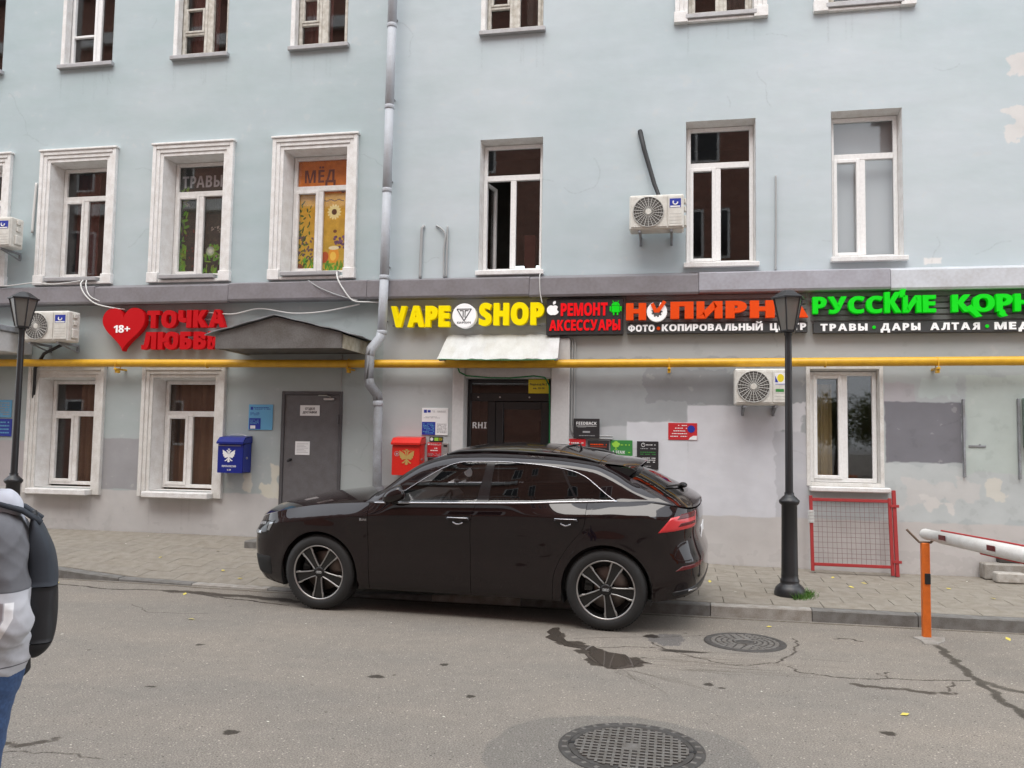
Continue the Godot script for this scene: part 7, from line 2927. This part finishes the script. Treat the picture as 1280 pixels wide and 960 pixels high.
# ---------------------------------------------------------------- the passer-by
# smooth union of tapered capsules, meshed as surface nets; bones: [from, to, radius, radius]
func blend(bones: Array, cell: float, k: float, wrinkle := 0.0, bottom := -10.0) -> SurfaceTool:
	var lo := Vector3(1e9, 1e9, 1e9)
	var hi := -lo
	for b in bones:
		var r: float = maxf(b[2], b[3]) + cell * 2 + k * 0.3
		for q in [b[0], b[1]]:
			lo = lo.min(q - Vector3.ONE * r)
			hi = hi.max(q + Vector3.ONE * r)
	var n := Vector3i(((hi - lo) / cell).ceil()) + Vector3i.ONE
	var f := PackedFloat32Array()
	f.resize(n.x * n.y * n.z)
	f.fill(10.0)
	for b in bones:
		var a: Vector3 = b[0]
		var c: Vector3 = b[1]
		var ra: float = b[2]
		var rb: float = b[3]
		var reach := maxf(ra, rb) + cell * 2.5 + k
		var p0 := Vector3i(((a.min(c) - Vector3.ONE * reach - lo) / cell).floor()).max(Vector3i.ZERO)
		var p1 := Vector3i(((a.max(c) + Vector3.ONE * reach - lo) / cell).ceil()).min(n - Vector3i.ONE)
		var d := c - a
		var dd := maxf(d.length_squared(), 1e-9)
		for z in range(p0.z, p1.z + 1):
			for y in range(p0.y, p1.y + 1):
				var at := (z * n.y + y) * n.x
				for x in range(p0.x, p1.x + 1):
					var p := lo + Vector3(x, y, z) * cell
					var t := clampf((p - a).dot(d) / dd, 0.0, 1.0)
					var v := (p - a - d * t).length() - lerpf(ra, rb, t)
					var o := f[at + x]
					var h := maxf(k - absf(o - v), 0.0) / k
					f[at + x] = minf(o, v) - h * h * k * 0.25
	if wrinkle > 0.0:
		for z in n.z:
			for y in n.y:
				for x in n.x:
					var i := (z * n.y + y) * n.x + x
					if absf(f[i]) < 0.05:
						var p := lo + Vector3(x, y, z) * cell
						var s1 := sin(p.y * 37.0 + sin(p.x * 17.0 + p.y * 5.0) * 2.4 + p.z * 13.0)
						var s2 := sin(p.x * 41.0 + p.y * 29.0 - p.z * 17.0 + sin(p.y * 23.0) * 1.6)
						f[i] += wrinkle * (0.9 - 1.9 * pow(1.0 - sqrt(s1 * s1 * 0.9 + 0.05), 2.0) + 0.45 - 0.9 * pow(1.0 - sqrt(s2 * s2 * 0.9 + 0.08), 2.0))
	if bottom > -5.0:
		for z in n.z:
			for y in n.y:
				for x in n.x:
					var i := (z * n.y + y) * n.x + x
					f[i] = maxf(f[i], bottom - (lo.y + y * cell))
	var st := smooth()
	var vert := {}
	var cs := [Vector3i(0, 0, 0), Vector3i(1, 0, 0), Vector3i(0, 1, 0), Vector3i(1, 1, 0), Vector3i(0, 0, 1), Vector3i(1, 0, 1), Vector3i(0, 1, 1), Vector3i(1, 1, 1)]
	var es := [[0, 1], [2, 3], [4, 5], [6, 7], [0, 2], [1, 3], [4, 6], [5, 7], [0, 4], [1, 5], [2, 6], [3, 7]]
	var nxy := n.x * n.y
	var offs := [0, 1, n.x, n.x + 1, nxy, nxy + 1, nxy + n.x, nxy + n.x + 1]
	for z in n.z - 1:
		for y in n.y - 1:
			for x in n.x - 1:
				var i := (z * n.y + y) * n.x + x
				var first := f[i] < 0
				var cut := false
				for q in offs:
					if (f[i + q] < 0) != first:
						cut = true
						break
				if not cut:
					continue
				var sum := Vector3.ZERO
				var cnt := 0
				for e in es:
					var va := f[i + offs[e[0]]]
					var vb := f[i + offs[e[1]]]
					if (va < 0) != (vb < 0):
						sum += Vector3(cs[e[0]]).lerp(Vector3(cs[e[1]]), va / (va - vb))
						cnt += 1
				vert[i] = lo + (Vector3(x, y, z) + sum / cnt) * cell
	for i in vert:
		var x: int = i % n.x
		var y: int = (i / n.x) % n.y
		var z: int = i / nxy
		for ax in 3:
			var step: int = [1, n.x, nxy][ax]
			var u: int = [n.x, nxy, 1][ax]
			var w: int = [nxy, 1, n.x][ax]
			if [y, z, x][ax] == 0 or [z, x, y][ax] == 0:
				continue
			if i + step >= f.size():
				continue
			var va := f[i]
			var vb := f[i + step]
			if (va < 0) == (vb < 0):
				continue
			if not (vert.has(i - u) and vert.has(i - w) and vert.has(i - u - w)):
				continue
			if va < 0:
				quad(st, vert[i], vert[i - u], vert[i - u - w], vert[i - w])
			else:
				quad(st, vert[i], vert[i - w], vert[i - u - w], vert[i - u])
	return st

func person_uv(st: SurfaceTool) -> ArrayMesh:      # flat coordinates in the figure's own side view
	st.generate_normals()
	st.index()
	var a := st.commit().surface_get_arrays(0)
	var v: PackedVector3Array = a[Mesh.ARRAY_VERTEX]
	var uv := PackedVector2Array()
	uv.resize(v.size())
	for i in v.size():
		uv[i] = Vector2((v[i].x + 0.5), (1.75 - v[i].y) / 1.0)
	a[Mesh.ARRAY_TEX_UV] = uv
	var m := ArrayMesh.new()
	m.add_surface_from_arrays(Mesh.PRIMITIVE_TRIANGLES, a)
	return m

func hand(st: SurfaceTool, wrist: Vector3, dir: Vector3, side: Vector3) -> void:
	# palm, four fingers half curled, a thumb from the side of the palm
	var nrm := dir.cross(side).normalized()
	var b := []
	b.append([wrist, wrist + dir * 0.045 + side * 0.012, 0.026, 0.024])
	b.append([wrist + dir * 0.03 - side * 0.016, wrist + dir * 0.085 - side * 0.028, 0.018, 0.014])
	b.append([wrist + dir * 0.03 + side * 0.016, wrist + dir * 0.088 + side * 0.028, 0.018, 0.014])
	for i in 4:
		var k := wrist + dir * (0.092 - 0.006 * absf(i - 1.4)) + side * (0.030 - 0.020 * i)
		var l: float = [0.036, 0.041, 0.038, 0.030][i]
		var m := k + dir * l * 0.9 + nrm * l * 0.45
		var t := m + dir * l * 0.35 + nrm * l * 0.85
		b.append([k, m, 0.0095, 0.0088])
		b.append([m, t, 0.0088, 0.0078])
		b.append([t, t - dir * l * 0.35 + nrm * l * 0.35, 0.0078, 0.007])
	var th := wrist + dir * 0.025 + side * 0.026
	b.append([th, th + dir * 0.035 + side * 0.024 + nrm * 0.012, 0.014, 0.011])
	b.append([th + dir * 0.035 + side * 0.024 + nrm * 0.012, th + dir * 0.064 + side * 0.026 + nrm * 0.026, 0.011, 0.009])
	st.append_from(blend_mesh(b, 0.0042, 0.008), 0, ID)

func blend_mesh(b: Array, cell: float, k: float) -> ArrayMesh:
	var st := blend(b, cell, k)
	st.generate_normals()
	st.index()
	return st.commit()

func make_person() -> void:
	var p := thing("person", "passer-by in a two-tone grey hooded jacket and blue jeans, cut by the left edge", "person", Vector3(-2.415, 0.0, 8.98))
	p.rotation.y = deg_to_rad(39.0)
	var skin_m := mat("skin", lin(0.52, 0.32, 0.23), 0.55)
	skin_m.subsurf_scatter_enabled = true
	skin_m.subsurf_scatter_strength = 0.1
	# body: faces -x, its left side to the camera (+z); mid-stride
	var b := []
	b.append([Vector3(0.0, 0.98, -0.07), Vector3(0.0, 0.98, 0.07), 0.115, 0.115])
	b.append([Vector3(0.01, 1.02, 0), Vector3(0.02, 1.28, 0), 0.125, 0.13])
	b.append([Vector3(0.02, 1.36, -0.10), Vector3(0.02, 1.36, 0.10), 0.085, 0.085])
	b.append([Vector3(0.02, 1.40, 0), Vector3(-0.09, 1.53, 0), 0.065, 0.055])
	for s in [-1.0, 1.0]:
		var sh := Vector3(0.02, 1.41, 0.175 * s)
		var el := Vector3(0.075, 1.135, 0.235 * s) if s > 0 else Vector3(-0.06, 1.13, -0.23)
		var wr := Vector3(-0.125, 1.005, 0.215) if s > 0 else Vector3(-0.20, 0.96, -0.20)
		b.append([sh, el, 0.052, 0.042])
		b.append([el, wr, 0.042, 0.028])
		var hip := Vector3(0.0, 0.93, 0.09 * s)
		var knee := Vector3(-0.02, 0.50, 0.095 * s) if s > 0 else Vector3(-0.16, 0.52, -0.09)
		var ank := Vector3(0.03, 0.10, 0.095) if s > 0 else Vector3(-0.16, 0.10, -0.09)
		b.append([hip, knee, 0.092, 0.060])
		b.append([knee, ank, 0.058, 0.040])
		b.append([ank, ank + Vector3(-0.15, -0.055, 0.0), 0.040, 0.032])
	var st := blend(b, 0.016, 0.06)
	# head
	var h := Vector3(-0.135, 1.62, 0.0)
	var hb := [[h + Vector3(0.015, 0.03, 0), h + Vector3(-0.02, 0.035, 0), 0.092, 0.088], [h + Vector3(-0.03, -0.03, 0), h + Vector3(-0.055, -0.065, 0), 0.066, 0.045], [h + Vector3(0.04, -0.12, 0), h + Vector3(0.02, 0.0, 0), 0.054, 0.07],
		[h + Vector3(-0.098, 0.012, 0), h + Vector3(-0.122, -0.022, 0), 0.010, 0.014], [h + Vector3(-0.105, -0.055, -0.016), h + Vector3(-0.105, -0.055, 0.016), 0.009, 0.009], [h + Vector3(-0.102, -0.068, -0.013), h + Vector3(-0.102, -0.068, 0.013), 0.009, 0.009],
		[h + Vector3(-0.095, 0.032, -0.04), h + Vector3(-0.098, 0.032, 0.04), 0.014, 0.014]]
	for s in [-1.0, 1.0]:
		hb.append([h + Vector3(0.005, 0.022, 0.086 * s), h + Vector3(0.012, -0.022, 0.084 * s), 0.016, 0.010])
	st.append_from(blend_mesh(hb, 0.005, 0.025), 0, ID)
	hand(st, Vector3(-0.135, 1.0, 0.215), Vector3(-0.85, -0.5, -0.1).normalized(), Vector3(-0.1, 0.0, -1.0).normalized())
	hand(st, Vector3(-0.21, 0.95, -0.20), Vector3(-0.7, -0.7, 0.0).normalized(), Vector3(0.0, 0.0, 1.0))
	var body := obj("body", st, skin_m, p)
	for s in [-1.0, 1.0]:
		st = smooth()
		ellipsoid(st, h + Vector3(-0.086, 0.012, 0.033 * s), Vector3(0.012, 0.011, 0.014), 10, 8)
		obj("eye", st, M["print white"], body)
	st = blend([[h + Vector3(0.03, 0.065, -0.02), h + Vector3(0.03, 0.065, 0.02), 0.088, 0.088], [h + Vector3(-0.045, 0.088, -0.03), h + Vector3(-0.045, 0.088, 0.03), 0.058, 0.058], [h + Vector3(0.06, -0.03, -0.03), h + Vector3(0.06, -0.03, 0.03), 0.062, 0.062]], 0.009, 0.04, 0.002)
	obj("hair", st, mat("hair", lin(0.03, 0.022, 0.015), 0.6), p)
	# jeans
	var jb := [[Vector3(0.0, 0.97, -0.075), Vector3(0.0, 0.97, 0.075), 0.135, 0.135]]
	for s in [-1.0, 1.0]:
		var hip := Vector3(0.005, 0.92, 0.09 * s)
		var knee := Vector3(-0.02, 0.50, 0.095 * s) if s > 0 else Vector3(-0.16, 0.52, -0.09)
		var ank := Vector3(0.03, 0.10, 0.095) if s > 0 else Vector3(-0.16, 0.10, -0.09)
		jb.append([hip, knee, 0.112, 0.082])
		jb.append([knee, ank, 0.080, 0.066])
	st = blend(jb, 0.014, 0.05, 0.0035)
	var denim := mat("denim", lin(0.045, 0.095, 0.22), 0.85)
	textured(denim, mottle(71, 512, 0.02, 0.35, 0.72, 1.0), 5.0)
	denim.rim_enabled = true
	denim.rim = 0.3
	obj("jeans", st, denim, p)
	for s in [-1.0, 1.0]:
		var ank := Vector3(0.03, 0.045, 0.095) if s > 0 else Vector3(-0.16, 0.045, -0.09)
		st = blend([[ank + Vector3(0.035, 0.005, 0), ank + Vector3(-0.10, 0.0, 0), 0.042, 0.042], [ank + Vector3(-0.10, 0, 0), ank + Vector3(-0.185, -0.008, 0), 0.042, 0.034], [ank + Vector3(0.0, 0.07, 0), ank, 0.05, 0.046]], 0.010, 0.03)
		obj("shoe", st, M["rubber"], p)
	# shirt hem showing under the jacket
	st = smooth()
	lathe(st, [[0.0, 0.928], [0.132, 0.922], [0.138, 0.93], [0.134, 1.0]], 32, Transform3D(Basis.from_scale(Vector3(1.0, 1, 1.45)), Vector3(0.012, 0, 0)))
	obj("shirt_hem", st, mat("shirt black", lin(0.012, 0.012, 0.013), 0.85), p)
	# jacket: printed in the flat, dark grey above, pale grey below, white stripes on the sleeve
	var im := Image.create(512, 512, false, Image.FORMAT_RGB8)
	var nb := bytes(72, 512, 0.02, 4)
	for y in 512:
		for x in 512:
			var wy := 1.75 - y / 512.0
			var wx := x / 512.0 - 0.5
			var c := Color(0.385, 0.385, 0.40)
			if wy < 1.247:
				c = Color(0.70, 0.70, 0.715)
				var l := wx - 0.028 + maxf(0.0, 1.165 - wy) * 0.50
				if wy < 1.215 and (absf(l - 0.055) < 0.013 or absf(l - 0.010) < 0.013):
					c = Color(0.90, 0.90, 0.90)
				elif wy < 1.215 and absf(l - 0.032) < 0.006:
					c = Color(0.55, 0.52, 0.53)
			if absf(wy - 1.247) < 0.0025 or absf(wy - 0.985) < 0.002:
				c = Color(0.30, 0.30, 0.32)
			var v := 0.93 + 0.14 * nb[y * 512 + x] / 255.0
			v *= 0.97 + 0.06 * float((x + y) % 2)
			im.set_pixel(x, y, Color(c.r * v, c.g * v, c.b * v))
	var jm := mat("jacket cloth", Color.WHITE, 0.75)
	jm.albedo_texture = ImageTexture.create_from_image(im)
	jm.texture_repeat = false
	jm.rim_enabled = true
	jm.rim = 0.25
	var tb := []
	tb.append([Vector3(0.02, 1.37, -0.09), Vector3(0.02, 1.37, 0.09), 0.120, 0.120])
	tb.append([Vector3(0.022, 1.22, -0.08), Vector3(0.022, 1.22, 0.08), 0.142, 0.142])
	tb.append([Vector3(0.015, 1.07, -0.08), Vector3(0.015, 1.07, 0.08), 0.152, 0.152])
	tb.append([Vector3(0.012, 0.985, -0.085), Vector3(0.012, 0.985, 0.085), 0.060, 0.060])
	tb.append([Vector3(0.010, 1.0, -0.09), Vector3(0.010, 1.0, 0.09), 0.128, 0.128])
	tb.append([Vector3(0.02, 1.43, -0.05), Vector3(-0.05, 1.49, 0.0), 0.085, 0.070])
	tb.append([Vector3(0.02, 1.43, 0.05), Vector3(-0.05, 1.49, 0.0), 0.085, 0.070])
	tb.append([Vector3(0.02, 1.405, 0.165), Vector3(0.075, 1.14, 0.225), 0.080, 0.072])
	tb.append([Vector3(0.075, 1.14, 0.225), Vector3(-0.105, 1.015, 0.205), 0.072, 0.055])
	tb.append([Vector3(0.02, 1.405, -0.165), Vector3(-0.06, 1.13, -0.23), 0.085, 0.075])
	tb.append([Vector3(-0.06, 1.13, -0.23), Vector3(-0.19, 0.98, -0.205), 0.074, 0.056])
	st = blend(tb, 0.0078, 0.05, 0.0046, 0.945)
	inst("jacket", person_uv(st), jm, p)
	# hood lying on the shoulders
	var hb2 := []
	for k in 8:
		var a0 := -2.3 + 4.6 * k / 8.0
		var a1 := -2.3 + 4.6 * (k + 1) / 8.0
		hb2.append([Vector3(-0.055 + 0.098 * cos(a0), 1.515 + 0.02 * cos(a0), 0.105 * sin(a0)), Vector3(-0.055 + 0.098 * cos(a1), 1.515 + 0.02 * cos(a1), 0.105 * sin(a1)), 0.036, 0.036])
	hb2.append([Vector3(0.05, 1.505, -0.05), Vector3(0.05, 1.505, 0.05), 0.050, 0.050])
	hb2.append([Vector3(0.07, 1.46, -0.03), Vector3(0.08, 1.44, 0.03), 0.04, 0.04])
	st = blend(hb2, 0.009, 0.03, 0.003)
	var hm := mat("hood cloth", lin(0.50, 0.51, 0.56), 0.85)
	hm.rim_enabled = true
	hm.rim = 0.3
	obj("hood", st, hm, p)
	# the rucksack it carries
	var r := thing("rucksack", "slim dark blue and black rucksack on the passer-by's back", "rucksack", p.position)
	r.rotation.y = p.rotation.y
	var upper := textured(mat("pack blue", lin(0.034, 0.041, 0.052), 0.8), M["fine"], 2.0)
	var lower := textured(mat("pack black", lin(0.012, 0.0125, 0.014), 0.6), M["fine"], 2.0)
	var bands := [[1.485, 1.24, upper, "upper_body"], [1.237, 1.045, lower, "lower_body"], [1.042, 0.985, lower, "bottom"]]
	for q in bands:
		st = smooth()
		var g := []
		for j in 13:
			var t := j / 12.0
			var y := lerpf(q[0], q[1], t)
			var full := 1.0
			if q[3] == "upper_body":
				full = sqrt(1.0 - pow(1.0 - minf(1.0, t * 1.6 + 0.04), 2))
			if q[3] == "bottom":
				full = sqrt(maxf(0.02, 1.0 - t * t * 0.96))
			var row := []
			for k in 29:
				var a := TAU * k / 28.0
				var ca := cos(a)
				var sa := sin(a)
				var dx := signf(ca) * pow(absf(ca), 0.55) * 0.055 * full
				var dz := signf(sa) * pow(absf(sa), 0.55) * 0.150 * (0.55 + 0.45 * full)
				var outer := curve([[0.97, 0.185], [1.0, 0.208], [1.08, 0.226], [1.22, 0.226], [1.33, 0.212], [1.42, 0.185], [1.49, 0.150]], y)
				row.append(Vector3((outer + 0.115) * 0.5 + dx / 0.055 * (outer - 0.115) * 0.5 + 0.002 * sin(y * 40.0 + a * 3), y, dz))
			g.append(row)
		grid(st, g)
		# close the ends
		for e in [0, 12]:
			var c := Vector3.ZERO
			for v in g[e]:
				c += v
			c /= g[e].size()
			for k in 28:
				tri(st, c, g[e][k], g[e][k + 1]) if e == 0 else tri(st, c, g[e][k + 1], g[e][k])
		obj(q[3], st, q[2], r)
	for s in [-1.0, 1.0]:
		st = smooth()
		var pts := [Vector3(0.16, 1.46, 0.085 * s), Vector3(0.10, 1.505, 0.095 * s), Vector3(0.03, 1.53, 0.105 * s), Vector3(-0.06, 1.50, 0.11 * s), Vector3(-0.115, 1.42, 0.115 * s), Vector3(-0.145, 1.28, 0.12 * s), Vector3(-0.15, 1.16, 0.13 * s)]
		for w in [-0.018, -0.006, 0.006, 0.018]:
			var row := []
			for v in pts:
				row.append(v + Vector3(0, 0, w))
			tube(st, row, 0.010, 6)
		obj("strap", st, upper, r)
	st = smooth()
	tube(st, [Vector3(0.14, 1.46, -0.04), Vector3(0.135, 1.49, -0.02), Vector3(0.135, 1.49, 0.02), Vector3(0.14, 1.46, 0.04)], 0.009, 8)
	obj("grab_loop", st, lower, r)

# ---------------------------------------------------------------- small things
func make_small_things() -> void:
	# grass round the lamp's foot
	var st := S()
	for i in 420:
		var a := rng.randf_range(-0.9, 1.5)
		var d := 0.17 + absf(rng.randfn(0, 0.05))
		var x := 1.236 + cos(a) * d
		var z := 1.847 + sin(a) * d
		var b := Vector3(x, pave(x, z) - 0.01, z)
		var h := rng.randf_range(0.03, 0.10) * clampf(1.3 - (d - 0.17) * 5.0, 0.3, 1)
		var lean := Vector3(rng.randfn() * 0.035, h, rng.randfn() * 0.035)
		var w := Vector3(rng.randfn(), 0, rng.randfn()).normalized() * 0.004
		var c := Color(0.045 + rng.randf() * 0.05, 0.12 + rng.randf() * 0.08, 0.02)
		st.set_color(c)
		tri(st, b - w, b + w, b + lean)
	tag(obj("grass_tuft", st, M["grass"]), "green grass tuft growing round the right lamp's foot", "grass", "", "stuff")
	# fallen leaves and scraps
	st = S()
	var r := RandomNumberGenerator.new()
	r.seed = 12
	for q in [[-9.2, 1.0], [-9.05, 1.02], [-8.9, 1.05], [-6.75, 1.4], [-6.2, 0.9], [-5.6, 1.8], [-5.2, 2.1], [-7.2, 2.75], [-5.4, 2.95], [3.05, 2.9], [3.45, 2.75], [3.4, 1.5], [1.9, 0.6], [2.2, 0.9], [3.1, 1.0], [2.0, 1.2], [0.9, 2.95], [0.4, 1.3], [2.6, 1.9], [4.0, 1.4], [1.5, 5.5], [2.9, 4.2], [-4.6, 4.1], [-7.0, 3.2]]:
		leaf(st, q[0], q[1], r)
	tag(obj("fallen_leaves", st, M["leaf yellow"]), "small yellow fallen leaves scattered on pavement and street", "leaves", "", "stuff")
	st = S()
	for i in 26:
		leaf(st, r.randf_range(-7, 4), r.randf_range(3.0, 8.5), r, 0.35)
	for i in 14:
		leaf(st, r.randf_range(-9, 4.3), r.randf_range(0.3, 2.2), r, 0.5)
	tag(obj("litter_scraps", st, M["litter"]), "tiny pale scraps scattered on street and pavement", "litter", "", "stuff")
	# concrete steps and blocks by the wall
	st = S()
	bx(st, -5.82, -4.75, 0.24, 0.42, 0.0, 0.28, 0.012)
	tag(obj("door_step", st, M["concrete dark"]), "upper concrete step at the foot of the grey door", "step")
	st = S()
	bx(st, -5.95, -4.65, 0.20, 0.315, 0.285, 0.66, 0.014)
	tag(obj("door_step", st, M["concrete dark"]), "lower concrete step at the foot of the grey door", "step")
	st = S()
	bx(st, 3.74, 4.42, 0.17, 0.36, 0.03, 0.24, 0.012)
	tag(obj("concrete_block", st, M["concrete"]), "grey concrete block against the wall behind the barrier boom", "block")
	st = S()
	bx(st, 3.80, 4.12, 0.165, 0.285, 0.30, 0.46, 0.014)
	tag(obj("concrete_block", st, M["brick pale"]), "pale small block in front of the grey block by the wall", "block")
	st = S()
	bx(st, 3.95, 4.9, 0.36, 0.56, -0.02, 0.10, 0.01)
	tag(obj("vent_hood", st, M["room dark"]), "dark low recess cover in the wall above the grey block", "cover")

func leaf(st: SurfaceTool, x: float, z: float, r: RandomNumberGenerator, k := 1.0) -> void:
	var y := 0.004
	if z < kerb_z(x) - 0.15:
		y = pave(x, z) + 0.003
	var a := r.randf() * TAU
	var d := Vector3(cos(a), r.randf_range(-0.1, 0.25), sin(a)) * 0.040 * k * r.randf_range(0.7, 1.2)
	var w := Vector3(-sin(a), r.randf_range(0.0, 0.3), cos(a)) * 0.022 * k
	var c := Vector3(x, y + 0.004, z)
	tri(st, c - d, c + w, c + d)
	tri(st, c - d, c + d, c - w * Vector3(1, 0.2, 1))
